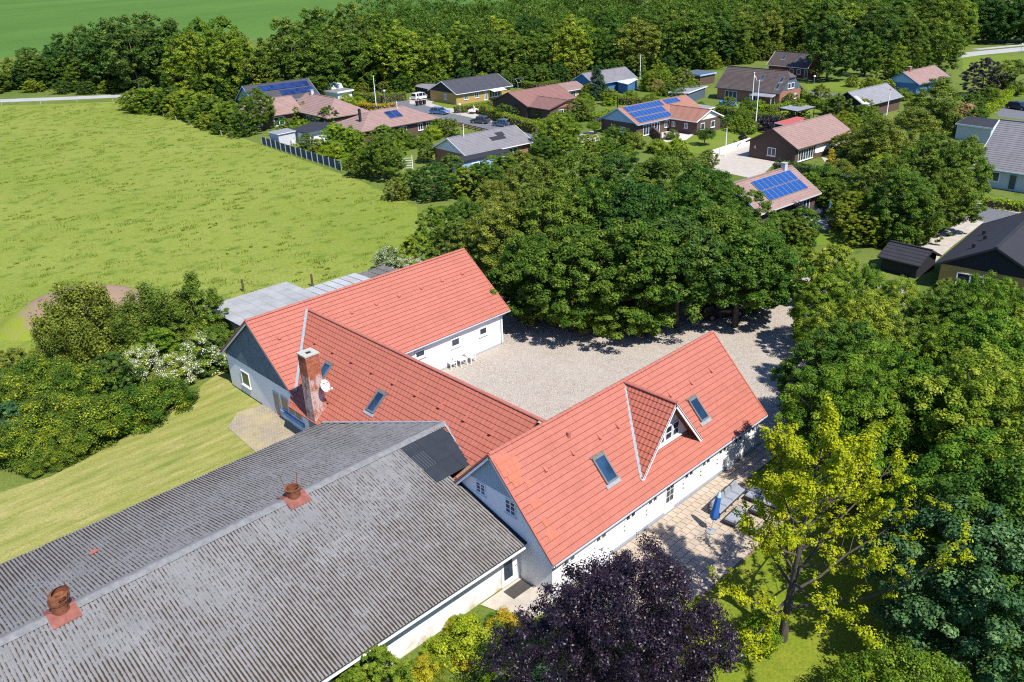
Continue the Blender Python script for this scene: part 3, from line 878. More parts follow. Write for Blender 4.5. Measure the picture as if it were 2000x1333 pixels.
# brick chimney
def chimney_mat():
    t = NT('limewashed_chimney_brick')
    v = t.pos()
    sep = t.node('ShaderNodeSeparateXYZ'); t.con(v, sep.inputs[0])
    n = t.noise(2.2, t.pos((1, 1, .6)), 5, .7)
    lo = t.node('ShaderNodeMapRange'); t.con(sep.outputs[2], lo.inputs[0])
    lo.inputs[1].default_value = 7.3; lo.inputs[2].default_value = 5.6; lo.inputs[3].default_value = -.35; lo.inputs[4].default_value = .08
    ad = t.node('ShaderNodeMath', operation='ADD'); t.con(n, ad.inputs[0]); t.con(lo.outputs[0], ad.inputs[1])
    base = t.mix(t.rnd(), (.30, .085, .045), (.40, .14, .08))
    col = t.mix(t.ramp(ad.outputs[0], [(.46, 0.0), (.60, .9)]), base, (.52, .42, .38))
    return t.done(col, .9, .15)
M_chim = chimney_mat()
CX0, CX1, CY0, CY1, CZ0, CZ1 = 23.78, 24.80, 45.2, 46.2, 2.0, 7.62
mb = MB(FT); mb.box(CX0+.02, CX1-.02, CY0+.02, CY1-.02, 0, CZ1-.1)
chim = mb.build('chimney', PM('chimney_mortar', (.36, .31, .28), .95, .2, 6.0), farm)
bw, bh = (CX1-CX0)/4, .155
bm_ = {}
def brick_obj(cx, cy, cz, alongx, half=1.0):
    key = alongx
    if key not in bm_:
        b = MB(); w = bw-.016; d = .03
        if alongx: b.box(-w/2, w/2, -d/2, d/2, -bh/2+.008, bh/2-.008)
        else: b.box(-d/2, d/2, -w/2, w/2, -bh/2+.008, bh/2-.008)
        bm_[key] = b.mesh('brick', M_chim)
    o = link(bpy.data.objects.new('brick', bm_[key])); o.parent = chim
    o.location = (cx+FT[0], cy+FT[1], cz)
    o.scale = (half, 1, 1) if alongx else (1, half, 1)
rng = random.Random(8)
for r in range(int((CZ1-.14-2.6)/bh)):
    z = CZ1-.12-bh/2-r*bh
    for i in range(4):
        offx = (bw/2 if r % 2 else 0)
        x = CX0+bw/2+i*bw+(offx if i < 3 else 0)
        if r % 2 and i == 3:
            for e in (CX0+bw/4, CX1-bw/4): brick_obj(e, CY0+.02-rng.uniform(.008, .016), z, True, .5)
            for e in (CY0+bw/4, CY1-bw/4): brick_obj(CX0+.02-rng.uniform(.008, .016), e, z, False, .5)
            continue
        if not (r % 2 and i == 3): brick_obj(x, CY0+.02-rng.uniform(.008, .016), z, True)
        if not (r % 2 and i == 3): brick_obj(CX0+.02-rng.uniform(.008, .016), CY0+bw/2+i*bw+(offx if i < 3 else 0), z, False)
mb = MB(FT)
a, b, c, d = CX0-.05, CX1+.05, CY0-.05, CY1+.05
q0, q1, q2, q3 = CX0+.32, CX1-.32, CY0+.3, CY1-.3
mb.box(a, b, c, q2, CZ1-.1, CZ1); mb.box(a, b, q3, d, CZ1-.1, CZ1); mb.box(a, q0, q2, q3, CZ1-.1, CZ1); mb.box(q1, b, q2, q3, CZ1-.1, CZ1)
mb.build('chimney_cap', PM('lichen_concrete', (.42, .40, .34), .9, .15, 5.0), chim)
mb = MB(FT); mb.box(q0, q1, q2, q3, CZ1-.099, CZ1-.06); mb.build('flue', M_dark, chim)
mb = MB(FT); mb.box(CX1+.0, CX1+.4, CY0-.05, CY0+.3, 2.8, 2.95); mb.build('flashing', M_lead, chim)
# satellite dish bracketed to the chimney
dish = empty('satellite_dish', (24.5, 44.9, 5.1), 0, 'rusty white satellite dish bracketed to the brick chimney', 'dish')
mb = MB(); n = 20
aim = Vector((.25, -.85, .45)).normalized(); s = aim.cross(Vector((0, 0, 1))).normalized(); u = s.cross(aim)
for i in range(5):
    r = .40*i/4
    for j in range(n):
        an = 2*math.pi*j/n; p = Vector((.1, -.25, .25))+s*(r*math.cos(an))+u*(r*1.08*math.sin(an))+aim*(r*r*.35)
        mb.v.append(tuple(p))
for i in range(4):
    for j in range(n): mb.f.append((i*n+j, i*n+(j+1) % n, (i+1)*n+(j+1) % n, (i+1)*n+j)); mb.m.append(0)
t = NT('rust_spotted_enamel'); v = t.pos()
mb.build('reflector', t.done(t.mix(t.ramp(t.noise(5, v, 5, .6), [(.56, 0.0), (.63, 1.0)]), (.62, .60, .57), (.30, .10, .03)), .6, .3), dish, True)
M_steel = PM('galvanised_steel', (.35, .36, .37), .5, .1, metal=.4)
mb = MB(); mb.tube([(0, .3, -.3), (0, -.05, -.3), (.05, -.18, .2)], .03, 8); mb.build('bracket', M_steel, dish)
mb = MB(); mb.tube([(.1, -.3, -.15), (.3, -.75, .15)], .018, 6); mb.box(.25, .36, -.82, -.72, .1, .22); mb.build('receiver_arm', WHITE, dish)

# ================================================================ long barn
BARN = (12.0, 35.1, 0.0)
BT = (-BARN[0], -BARN[1], 0)
barn = empty('barn', BARN, 0, 'long white barn under a weathered grey corrugated roof', 'barn')
BYR, BZR, BYN, BYF, BS = 35.1, 5.25, 25.5, 44.7, .2656
BX0, BX1 = -1.18, 24.32
mb = MB(BT)
mb.extr([(-3, 26.3, 0), (-3, 43.9, 0), (-3, 43.9, 2.78), (-3, BYR, 5.1), (-3, 26.3, 2.78)], (27.2, 0, 0)); mb.build('wall', M_barnwall, barn)

def eternit_mat(name, c, moss=1.0, dark=False):
    t = NT(name)
    w = t.pos()
    o = t.pos(src='object')
    col = t.ramp(t.noise(.9, w, 6, .65), [(.3, sc(c, .92)), (.72, sc(c, 1.06))])
    col = t.mix(t.ramp(t.noise(2.5, t.pos((3.5, .25, 1)), 4, .7), [(.45, 0.0), (.7, .55)]), col, sc(c, .6))
    col = t.mix(t.ramp(t.rnd(), [(0, 0.0), (1, .3)]), col, sc(c, .68))
    col = t.mix(t.ramp(t.noise(14, w, 4, .7), [(.66, 0.0), (.72, .6)]), col, (.40, .40, .385))
    if moss:
        sx = t.node('ShaderNodeSeparateXYZ'); t.con(o, sx.inputs[0])
        m1 = t.node('ShaderNodeMath', operation='MULTIPLY'); t.con(sx.outputs[0], m1.inputs[0]); m1.inputs[1].default_value = 2*math.pi/.177
        cs = t.node('ShaderNodeMath', operation='COSINE'); t.con(m1.outputs[0], cs.inputs[0])
        wp = t.node('ShaderNodeSeparateXYZ'); t.con(w, wp.inputs[0])
        # moss lies in the troughs, thicker towards both eaves and the west end
        e = t.node('ShaderNodeMath', operation='SUBTRACT'); t.con(wp.outputs[1], e.inputs[0]); e.inputs[1].default_value = BYR
        ea = t.node('ShaderNodeMath', operation='ABSOLUTE'); t.con(e.outputs[0], ea.inputs[0])
        em = t.node('ShaderNodeMapRange'); t.con(ea.outputs[0], em.inputs[0])
        em.inputs[1].default_value = 0; em.inputs[2].default_value = 9.6; em.inputs[3].default_value = -.13; em.inputs[4].default_value = .10
        bigm = t.node('ShaderNodeMath', operation='MULTIPLY_ADD'); t.con(t.noise(.35, w, 3, .6), bigm.inputs[0]); bigm.inputs[1].default_value = .55; bigm.inputs[2].default_value = .225; big = bigm.outputs[0]; fine = t.noise(5.0, t.pos((1, .5, 1)), 4, .75)
        a1 = t.node('ShaderNodeMath', operation='ADD'); t.con(big, a1.inputs[0]); t.con(fine, a1.inputs[1])
        a2 = t.node('ShaderNodeMath', operation='ADD'); t.con(a1.outputs[0], a2.inputs[0]); t.con(em.outputs[0], a2.inputs[1])
        c2 = t.node('ShaderNodeMath', operation='MULTIPLY'); t.con(cs.outputs[0], c2.inputs[0]); c2.inputs[1].default_value = -.30
        a3 = t.node('ShaderNodeMath', operation='ADD'); t.con(a2.outputs[0], a3.inputs[0]); t.con(c2.outputs[0], a3.inputs[1])
        mr = t.node('ShaderNodeMapRange'); t.con(a3.outputs[0], mr.inputs[0])
        mr.inputs[1].default_value = 1.11; mr.inputs[2].default_value = 1.21
        col = t.mix(mr.outputs[0], col, (.055, .036, .02))
    t.bump(t.noise(30, w, 3), .25, .01)
    return t.done(col, .9, .15)
M_et = eternit_mat('mossy_eternit', (.235, .232, .228), 1.0)
M_etdark = PM('new_black_corrugated', (.035, .04, .05), .5, .12, 2.0, rnd=.2)
M_etridge = PM('grey_ridge_capping', (.185, .185, .185), .9, .25, 3.0)

SW = 1.0625
def sheet_mesh(name, length, mat, w=SW):
    mb = MB(); k = int(round(w/.177*6))+1
    for i in range(k+1):
        x = i*w/k*1.03
        z = .031*math.cos(2*math.pi*x/.177)
        mb.v += [(x, 0, z+.022), (x, length+.13, z+.004), (x, 0, z+.010), (x, 0, z+.0215)]
    for i in range(k):
        q = i*4; mb.f += [(q, q+4, q+5, q+1), (q+2, q+6, q+7, q+3)]; mb.m += [0, 0]
    return mb.mesh(name, mat, True)
slope_l = math.hypot(BYR-BYN, BZR-(BZR-BS*(BYR-BYN)))
pit = math.atan(BS)
NR = 8; sl_n = slope_l/NR
me_near = sheet_mesh('corrugated_sheet', sl_n, M_et)
NF = 4; sl_f = slope_l/NF
me_far = sheet_mesh('corrugated_sheet', sl_f, M_et)
rng = random.Random(11)
roofn = MB(BT); roofn.extr([(BX0, BYN+.1, 2.64), (BX1-.1, BYN+.1, 2.64), (BX1-.1, BYR, 5.16), (BX0, BYR, 5.16)], (0, 0, -.08)); roofn = roofn.build('roof', M_dark, barn)
rooff = MB(BT); rooff.extr([(BX0, BYF-.1, 2.64), (BX1-.5, BYF-.1, 2.64), (BX1-.1, BYR+.02, 5.16), (BX0, BYR+.02, 5.16)], (0, 0, -.08)); rooff = rooff.build('roof', M_dark, barn)
def place_sheet(me, x, r, length, far, par):
    o = link(bpy.data.objects.new('corrugated_sheet', me)); o.parent = par
    if not far:
        y = BYN+math.cos(pit)*length*r; z = 2.70+math.sin(pit)*length*r
        o.rotation_euler = (pit+rng.uniform(-.002, .002), 0, rng.uniform(-.002, .002))
        o.location = (x+BT[0], y+BT[1]+rng.uniform(-.02, .02), z+rng.uniform(0, .006))
    else:
        y = BYF-math.cos(pit)*length*r; z = 2.70+math.sin(pit)*length*r
        o.rotation_euler = (pit+rng.uniform(-.002, .002), 0, math.pi+rng.uniform(-.002, .002))
        o.location = (x+SW+BT[0], y+BT[1]+rng.uniform(-.02, .02), z+rng.uniform(0, .006))
    return o
for c in range(24):
    for r in range(NR): place_sheet(me_near, BX0+c*SW, r, sl_n, False, roofn)
    for r in range(NF):
        if c == 23 and r == 0: pass
        place_sheet(me_far, BX0+c*SW, r, sl_f, True, rooff)
# newer black sheets where the barn meets the middle wing, and the far infill
me_dark = sheet_mesh('black_corrugated_sheet', sl_n, M_etdark)
for (x, rs) in ((23.40, (5, 6, 7)), (24.44, (5, 6, 7)), (25.48, (5, 6, 7))):
    for r in rs:
        if x > 25 and r == 7 and False: continue
        o = place_sheet(me_dark, x, r, sl_n, False, roofn); o.name = 'black_corrugated_sheet'; o.location.z += .035
for c in range(3):
    for r in range(1, NF):
        if r == 1 and c > 0 or r == 2 and c > 1: continue
        place_sheet(me_far, 24.32+c*SW, r, sl_f, True, rooff)
# ridge capping
for i in range(23):
    x0 = BX0+i*1.22; x1 = x0+1.26
    mb = MB(BT)
    if x1 > 26.9: x1 = 26.95
    dz = rng.uniform(0, .012)
    mb.extr([(x0, BYR-.36, BZR-.03+dz), (x0, BYR-.05, BZR+.085+dz), (x0, BYR+.05, BZR+.085+dz), (x0, BYR+.36, BZR-.03+dz), (x0, BYR+.05, BZR+.05+dz), (x0, BYR-.05, BZR+.05+dz)], (x1-x0, 0, 0))
    mb.build('ridge_cap', M_etridge, barn)
    if x0 > 25.4: break
# verge flashing against the middle wing
mb = MB(BT); mb.bar((26.98, BYR, BZR+.06), (26.0, 31.4, 4.32), .16, .05); mb.bar((26.98, BYR, BZR+.06), (23.95, 44.6, 2.82), .16, .05); mb.build('valley_flashing', M_lead, barn)
mb = MB(BT); mb.hexa([(24.28, 25.6, 2.62), (24.60, 25.6, 2.62), (24.60, 31.2, 4.1), (24.28, 31.2, 4.1), (24.28, 25.6, 2.70), (24.597, 25.6, 2.72), (24.597, 31.2, 4.2), (24.28, 31.2, 4.18)]); mb.build('gutter_lining', M_dark, barn)
mb = MB(BT); mb.hexa([(24.55, 30.7, 4.0), (26.1, 31.0, 4.1), (26.1, 31.6, 4.28), (24.55, 31.25, 4.2), (24.55, 30.7, 4.12), (26.1, 31.0, 4.2), (26.1, 31.6, 4.36), (24.55, 31.25, 4.28)]); mb.build('leaf_litter', PM('leaf_litter', (.20, .12, .07), .95, .4, 8.0), barn)
mb = MB(BT); mb.tube([(BX0, BYN-.06, 2.60), (BX1+.1, BYN-.06, 2.60)], .07, 8); mb.build('gutter', PM('pale_gutter', (.62, .64, .66), .5, .06), barn)
mb = MB(BT); mb.box(BX0, BX1, BYN+.05, 26.29, 2.52, 2.56); mb.build('soffit', PM('green_grey_soffit', (.12, .17, .18), .8, .1), barn)
mb = MB(BT); mb.tube([(BX0+1, BYF+.06, 2.60), (BX1-.6, BYF+.06, 2.60)], .06, 8); mb.build('gutter', PM('pale_gutter', (.62, .64, .66), .5, .06), barn)
# door and window of the barn
mb = MB(BT); mb.box(23.25, 24.42, 26.24, 26.296, .02, 2.2); d = mb.build('door', WHITE, barn)
g = MB(BT); g.box(23.42, 24.05, 26.225, 26.238, .45, 1.95); g.build('pane', GLASS, d)
h = MB(BT); h.bar((24.22, 26.19, 1.05), (24.34, 26.19, 1.05), .025, .03); h.build('handle', M_steel, d)
mb = MB(BT); mb.box(24.44, 24.60, 26.2, 26.296, 0, 2.4); mb.build('door_post', WHITE, barn)
window_y(barn, BT, 12.6, 14.6, 26.3, 1.0, 1.75, -1, 1, 0, M_greyframe)
mb = MB(BT); mb.tube([(15.5, BYN-.05, 2.56), (15.5, 26.22, 2.2), (15.5, 26.22, 0)], .05, 8); mb.build('downpipe', PM('brown_downpipe', (.25, .22, .2), .6, .1), barn)
mb = MB(BT); mb.box(23.1, 24.5, 25.2, 26.0, .034, .06); mat_o = mb.build('door_step', PM('dark_doormat', (.06, .055, .05), .95, .2), barn)
# rusty ventilators on the ridge
M_rust = PM('rusty_iron', (.17, .062, .03), .85, .5, 6.0, bump=.3)
M_rustp = PM('red_lead_plate', (.235, .085, .065), .75, .3, 3.0)
def ventilator(x, tall):
    T = BT
    mb = MB(T); w = .62
    mb.extr([(x-w, BYR-.8, BZR-.8*BS+.07), (x-w, BYR, BZR+.15), (x-w, BYR+.7, BZR-.7*BS+.07), (x-w, BYR+.7, BZR-.7*BS+.03), (x-w, BYR, BZR+.1), (x-w, BYR-.8, BZR-.8*BS+.03)], (2*w, 0, 0))
    o = mb.build('ventilator', M_rustp, barn)
    mb = MB(T); z0 = BZR+.02; n = 20
    r = .38; hts = .5
    for i, (rr, zz) in enumerate(((r, z0), (r, z0+hts), (r+.05, z0+hts), (r+.05, z0+hts+.05), (r-.04, z0+hts+.05), (r-.04, z0+.1))):
        for j in range(n):
            a = 2*math.pi*j/n; mb.v.append((x+rr*math.cos(a), BYR+rr*math.sin(a), zz))
    for i in range(5):
        for j in range(n): mb.f.append((i*n+j, i*n+(j+1) % n, (i+1)*n+(j+1) % n, (i+1)*n+j)); mb.m.append(0)
    mb.f.append(tuple(5*n+j for j in range(n))); mb.m.append(0)
    mb.build('drum', M_rust, o)
    mb = MB(T)
    for j in range(4):
        a = 2*math.pi*j/4+.5
        mb.bar((x+.4*math.cos(a), BYR+.4*math.sin(a), z0+hts-.3), (x+.62*math.cos(a)*(.95+.1*j), BYR+.62*math.sin(a), z0+hts+(.65 if j != 2 else .25)), .035, .012)
    mb.bar((x-.4, BYR, z0+hts-.05), (x+.4, BYR, z0+hts-.05), .03, .03)
    mb.build('bent_strap', M_rust, o)
    if tall:
        mb = MB(T)
        for i, (rr, zz) in enumerate(((.40, z0+hts+.02), (.47, z0+hts+.12), (.44, z0+hts+.42), (.36, z0+hts+.46))):
            for j in range(n):
                a = 2*math.pi*j/n; mb.v.append((x+rr*math.cos(a)+(.06*i), BYR+rr*math.sin(a), zz+.05*math.cos(a)))
        for i in range(3):
            for j in range(n):
                if 13 < j < 17 and i == 1: continue
                mb.f.append((i*n+j, i*n+(j+1) % n, (i+1)*n+(j+1) % n, (i+1)*n+j)); mb.m.append(0)
        mb.build('cowl', M_rust, o)
ventilator(16.55, False)
ventilator(4.75, True)
# a fallen ridge tile on the far slope
mb = MB((-7.6, -40.2, -3.95)); mb.extr([(7.4, 40.0, 3.98), (7.9, 40.05, 3.98), (7.75, 40.35, 3.9), (7.5, 40.3, 3.9)], (0, 0, .08))
tag(mb.build('tile_fragment', M_tile), 'broken red tile lying on the far slope of the barn roof', 'tile'); bpy.data.objects['tile_fragment'].location = (7.6, 40.2, 3.97)

# ================================================================ corrugated lean-to sheds behind the north wing
SHED = (38.0, 64.5, 0)
ST = (-SHED[0], -SHED[1], 0)
shed = empty('lean_to_shed', SHED, 0, 'low shed with pale corrugated roofs behind the farmhouse', 'shed')
mb = MB(ST); mb.box(28.8, 36.6, 60.2, 71.4, 0, 2.25); mb.box(36.7, 46.0, 60.2, 67.9, 0, 2.3); mb.build('wall', PM('shed_boards', (.20, .17, .14), .9, .2), shed)
M_etpale = PM('pale_lichen_eternit', (.34, .345, .34), .8, .14, .7, rnd=.2)
M_etwhite = PM('white_corrugated', (.42, .43, .43), .6, .12, .6, rnd=.25)
def lean(x0, x1, y0, y1, z0, z1, mat, nx, ny):
    w = (x1-x0)/nx; l = math.hypot(y1-y0, z1-z0)/ny; a = math.atan2(z1-z0, y1-y0)
    me = sheet_mesh('corrugated_sheet', l, mat, w)
    for i in range(nx):
        for j in range(ny):
            o = link(bpy.data.objects.new('corrugated_sheet', me)); o.parent = shed
            o.rotation_euler = (a, 0, 0)
            o.location = (x0+i*w+ST[0], y0+(y1-y0)*j/ny+ST[1], z0+(z1-z0)*j/ny+rng.uniform(0, .008))
lean(28.4, 37.1, 59.9, 71.9, 2.66, 2.40, M_etpale, 8, 6)
lean(37.1, 43.0, 59.9, 68.5, 2.78, 2.48, M_etwhite, 6, 4)
lean(43.0, 46.4, 59.9, 68.2, 2.74, 2.44, M_et, 3, 4)

# ================================================================ patio paving
patio = sheet('patio', [(24.5, 23.7), (45.5, 23.7), (46.0, 22.4), (40.9, 22.2), (40.1, 18.2), (26.1, 18.2), (24.5, 21)], 0.024, M_soil)
M_pav = PM('sandy_concrete_paver', (.46, .375, .29), .9, .14, 2.5, rnd=.28, bump=.2)
pv = MB(); pv.box(-.234, .234, -.232, .232, 0, .045); pvm = pv.mesh('paver', M_pav)
cnt = 0; restp = MB()
rng = random.Random(21)
cells = []
for j in range(12):
    for i in range(44):
        x = 24.8+i*.5+(.25 if j % 2 else 0); y = 23.45-j*.5
        if x > 45.6 or (x > 40.3 and y < 22.4) or y < 18.2 or (x < 26.2 and y < 21.0-(x-24.5)): continue
        cells.append((x, y))
cells.sort(key=lambda c: abs(c[0]-35.0)+abs(c[1]-21.5)*.5)
for n, (x, y) in enumerate(cells):
    if n < 298:
        o = link(bpy.data.objects.new('paver', pvm)); o.parent = patio
        o.location = (x, y, .026+rng.uniform(0, .008)); o.rotation_euler = (rng.uniform(-.008, .008), rng.uniform(-.008, .008), rng.uniform(-.01, .01))
    else:
        restp.box(x-.234, x+.234, y-.232, y+.232, .026, .061+rng.uniform(0, .008))
if restp.v:
    o = restp.build('paver_field', M_pav, patio); o['kind'] = 'stuff'

# ================================================================ trees and shrubs
M_bark = PM('grey_brown_bark', (.085, .07, .055), .95, .35, 4.0, stretch=(2, 2, .5), bump=.5)
L_syc = leaf_mat('sycamore_leaves', (.014, .036, .006), (.046, .084, .013), (.105, .150, .028))
L_hazel = leaf_mat('hazel_leaves', (.030, .060, .006), (.085, .128, .015), (.165, .205, .032))
L_olive = leaf_mat('olive_green_leaves', (.024, .045, .007), (.068, .095, .018), (.140, .168, .038))
L_dark = leaf_mat('dark_green_leaves', (.010, .030, .008), (.032, .066, .015), (.072, .115, .028))
L_blue = leaf_mat('blue_green_maple_leaves', (.009, .034, .013), (.030, .072, .028), (.085, .145, .072), trans=.22, rough=.5, spec=.22)
L_forest = leaf_mat('woodland_leaves', (.015, .036, .006), (.046, .080, .013), (.100, .142, .026), hue=.07)
L_spring = leaf_mat('bright_green_leaves', (.045, .085, .007), (.115, .165, .012), (.215, .26, .028))
L_yellow = leaf_mat('yellow_green_leaves', (.066, .092, .004), (.172, .202, .008), (.28, .30, .018), trans=.35, hue=0)
L_purple = leaf_mat('copper_beech_leaves', (.003, .0018, .0055), (.008, .0042, .012), (.022, .014, .032), trans=.08, rough=.4, hue=.02, spec=.35)
L_gold = leaf_mat('golden_leaves', (.10, .09, .008), (.19, .17, .016), (.28, .26, .04))
L_hedge = leaf_mat('clipped_hedge_leaves', (.028, .052, .006), (.078, .115, .013), (.145, .18, .026))
L_pine = leaf_mat('blue_spruce_needles', (.008, .020, .013), (.022, .045, .027), (.048, .08, .05), trans=.1)
L_pink = leaf_mat('pinkish_leaves', (.09, .075, .035), (.18, .145, .075), (.27, .23, .15))
L_flower = leaf_mat('white_blossom', (.19, .20, .21), (.28, .30, .34), (.33, .35, .42), trans=.2, hue=0)
L_yflower = leaf_mat('yellow_tips', (.10, .13, .008), (.155, .175, .012), (.225, .225, .025), trans=.3, hue=.02)

def leaf_mesh(name, C, N, size, rng, tint, mats, midx=None, asp=.62):
    """one folded four-cornered leaf at each point of C"""
    n = len(C)
    N = N/np.maximum(np.linalg.norm(N, axis=1, keepdims=True), 1e-6)
    r = rng.normal(size=(n, 3)); a = np.cross(N, r); a /= np.maximum(np.linalg.norm(a, axis=1, keepdims=True), 1e-6)
    b = np.cross(N, a)
    s = (size*rng.uniform(.65, 1.35, n))[:, None]
    V = np.empty((n, 4, 3), np.float32)
    V[:, 0] = C-a*s*.5; V[:, 1] = C+b*s*.5*asp-N*s*.10; V[:, 2] = C+a*s*.5; V[:, 3] = C-b*s*.5*asp-N*s*.10
    me = bpy.data.meshes.new(name)
    me.vertices.add(4*n); me.vertices.foreach_set('co', V.reshape(-1))
    me.loops.add(4*n); me.loops.foreach_set('vertex_index', np.arange(4*n, dtype=np.int32))
    me.polygons.add(n); me.polygons.foreach_set('loop_start', np.arange(0, 4*n, 4, dtype=np.int32))
    for m in mats: me.materials.append(m)
    if midx is not None: me.polygons.foreach_set('material_index', midx.astype(np.int32))
    at = me.attributes.new('tint', 'FLOAT', 'POINT')
    at.data.foreach_set('value', np.repeat(np.clip(tint, 0, 1), 4).astype(np.float32))
    me.update(); me.validate()
    return me

def clump_leaves(cent, rad, per, rng, flat=.75, up=.55, shell=.45, droop=0.0):
    """leaf points around clump centres"""
    n = len(cent)*per
    idx = np.repeat(np.arange(len(cent)), per)
    d = rng.normal(size=(n, 3)); d /= np.linalg.norm(d, axis=1, keepdims=True)
    rr = rng.uniform(0, 1, n)**shell
    P_ = cent[idx]+d*(rr*rad[idx])[:, None]*np.array([1, 1, flat])
    if droop: P_[:, 2] -= droop*rad[idx]*rng.uniform(0, 1, n)**2*2
    N = d*.8+np.array([0, 0, up+.2])+rng.normal(size=(n, 3))*.30
    return P_, N, idx

def crown_centres(rng, H, R, z0, n, prof, inner=.22, lobe=.22, squash=1.0):
    pt, pr = np.array([p[0] for p in prof]), np.array([p[1] for p in prof])
    ph = rng.uniform(0, 6.28, 8); am = rng.uniform(.4, 1, 8)
    cs = []
    while len(cs) < n:
        t = rng.uniform(0, 1); r = np.interp(t, pt, pr)
        if rng.uniform() > r+.12: continue
        a = rng.uniform(0, 6.2832)
        lb = 1+lobe*(am[0]*math.sin(2*a+ph[0]+3*t)+am[1]*math.sin(3*a+ph[1]-4*t)+am[2]*math.sin(5*a+ph[2]+6*t))*.6
        f = rng.uniform(.78, 1.0) if rng.uniform() > inner else rng.uniform(.25, .78)
        x = r*R*lb*f
        zz = z0+(H-z0)*t*(1+.05*math.sin(3*a+ph[3]))
        cs.append((x*math.cos(a), x*math.sin(a)*squash, zz))
    return np.array(cs)

ROUND = [(0, .45), (.12, .78), (.35, 1.0), (.6, .93), (.8, .70), (.93, .40), (1, .08)]
DOME = [(0, .75), (.2, .98), (.45, 1.0), (.7, .8), (.88, .5), (1, .1)]
CONE = [(0, 1.0), (.15, .95), (.5, .58), (.8, .25), (1, .02)]
TALL = [(0, .5), (.2, .9), (.5, 1.0), (.75, .8), (.9, .5), (1, .1)]
COLUMN = [(0, .7), (.2, 1.0), (.7, .9), (.9, .5), (1, .1)]

def trunk_mesh(name, seed, H, R, z0, cents, nl=9, r0=.22):
    rg = random.Random(seed); mb = MB()
    top = z0+(H-z0)*.62
    pts = [(0, 0, -.1)]; rad = [r0*1.35]
    for i in range(1, 7):
        t = i/6; pts.append((rg.uniform(-.12, .12)*R*.3*t, rg.uniform(-.12, .12)*R*.3*t, top*t)); rad.append(r0*(1.1-.9*t))
    mb.tube(pts, rad, 8)
    sel = sorted(range(len(cents)), key=lambda i: rg.random())[:nl]
    for i in sel:
        c = cents[i]; t = min(.95, max(.25, (c[2]*.55)/top))
        k = t*6; j = int(k); a = lerp(pts[min(j, 6)], pts[min(j+1, 6)], k-j)
        m = ((a[0]*.5+c[0]*.5)+rg.uniform(-.2, .2), (a[1]*.5+c[1]*.5)+rg.uniform(-.2, .2), a[2]*.55+c[2]*.45)
        mb.tube([a, m, tuple(c)], [r0*.42, r0*.26, r0*.08], 5, False)
    return mb.mesh(name, M_bark, True)

PROTO = {}
def proto(kind, seed, H, R, z0, ncl, per, leaf, clr, prof, mat, up=.55, flat=.72, inner=.22, lobe=.22, droop=0.0, r0=.2, nl=9, extra=None, squash=1.0):
    rng = np.random.default_rng(seed)
    c = crown_centres(rng, H-clr*.5, R-clr*.55, z0, ncl, prof, inner, lobe, squash)
    rad = clr*rng.uniform(.65, 1.35, ncl)
    P_, N, idx = clump_leaves(c, rad, per, rng, flat, up, .45, droop)
    keep = P_[:, 2] > .05
    P_, N, idx = P_[keep], N[keep], idx[keep]
    ct = rng.normal(0, .17, ncl)
    tint = .45+ct[idx]+rng.normal(0, .15, len(P_))
    mats = [mat]; midx = None
    if extra:
        mats.append(extra[0]); q = rng.uniform(size=ncl) < extra[1]
        outer = (rng.uniform(size=len(P_)) < extra[2]) & q[idx] & (N[:, 2] > 0)
        midx = outer.astype(np.int32)
    PROTO[kind] = (leaf_mesh(kind+'_crown', P_, N, leaf, rng, tint, mats, midx), trunk_mesh(kind+'_trunk', seed, H, R, z0, c, nl, r0), H, R)

proto('sycamore', 1, 10.0, 4.6, 1.6, 360, 125, .20, .50, ROUND, L_syc, lobe=.3)
proto('maple', 2, 10.0, 4.4, 1.2, 350, 125, .20, .52, TALL, L_syc, lobe=.34)
proto('beech', 3, 10.0, 4.8, 1.0, 380, 115, .185, .48, DOME, L_syc, flat=.55, lobe=.28)
proto('highsyc', 21, 10.0, 4.6, 3.3, 310, 125, .20, .50, DOME, L_syc, lobe=.32, r0=.24)
proto('hazel', 4, 6.0, 3.0, .3, 230, 110, .165, .34, DOME, L_hazel, lobe=.35)
proto('nearsyc', 5, 10.0, 4.8, 1.2, 520, 145, .15, .42, ROUND, L_syc, lobe=.32)
proto('nearmaple', 6, 10.0, 4.6, 1.0, 520, 145, .15, .42, DOME, L_syc, lobe=.34, flat=.62)
proto('wooda', 7, 15.0, 5.2, 1.5, 260, 72, .37, .70, TALL, L_forest, lobe=.35)
proto('woodb', 8, 15.0, 5.6, 1.0, 270, 72, .37, .70, ROUND, L_forest, lobe=.4)
proto('woodc', 9, 15.0, 4.6, 1.0, 250, 72, .35, .66, DOME, L_forest, lobe=.35)
proto('poplar', 10, 16.0, 3.4, 1.2, 110, 95, .40, .85, COLUMN, L_spring, up=.3, lobe=.35)
proto('shrub', 11, 3.0, 2.1, .1, 70, 150, .15, .48, DOME, L_hedge, lobe=.3, r0=.06)
proto('bush', 12, 3.0, 2.0, .1, 60, 160, .14, .5, ROUND, L_spring, lobe=.3, r0=.06)
proto('weeping', 13, 6.0, 2.7, .4, 110, 190, .16, .55, DOME, L_olive, up=.1, droop=1.0, lobe=.4, flat=1.0)
proto('spruce', 14, 7.0, 2.3, .2, 130, 110, .20, .5, CONE, L_pine, up=.2, droop=.5, lobe=.12)
proto('thuja', 15, 4.0, .8, .1, 60, 110, .12, .32, COLUMN, L_hedge, up=.1, lobe=.1, r0=.06)
proto('gorse', 16, 3.2, 2.5, .1, 120, 200, .115, .48, DOME, L_syc, lobe=.35, r0=.06, extra=(L_yflower, .5, .30))
proto('elder', 17, 4.5, 2.4, .2, 100, 190, .15, .5, DOME, L_hazel, lobe=.3, r0=.08, extra=(L_flower, .75, .40))
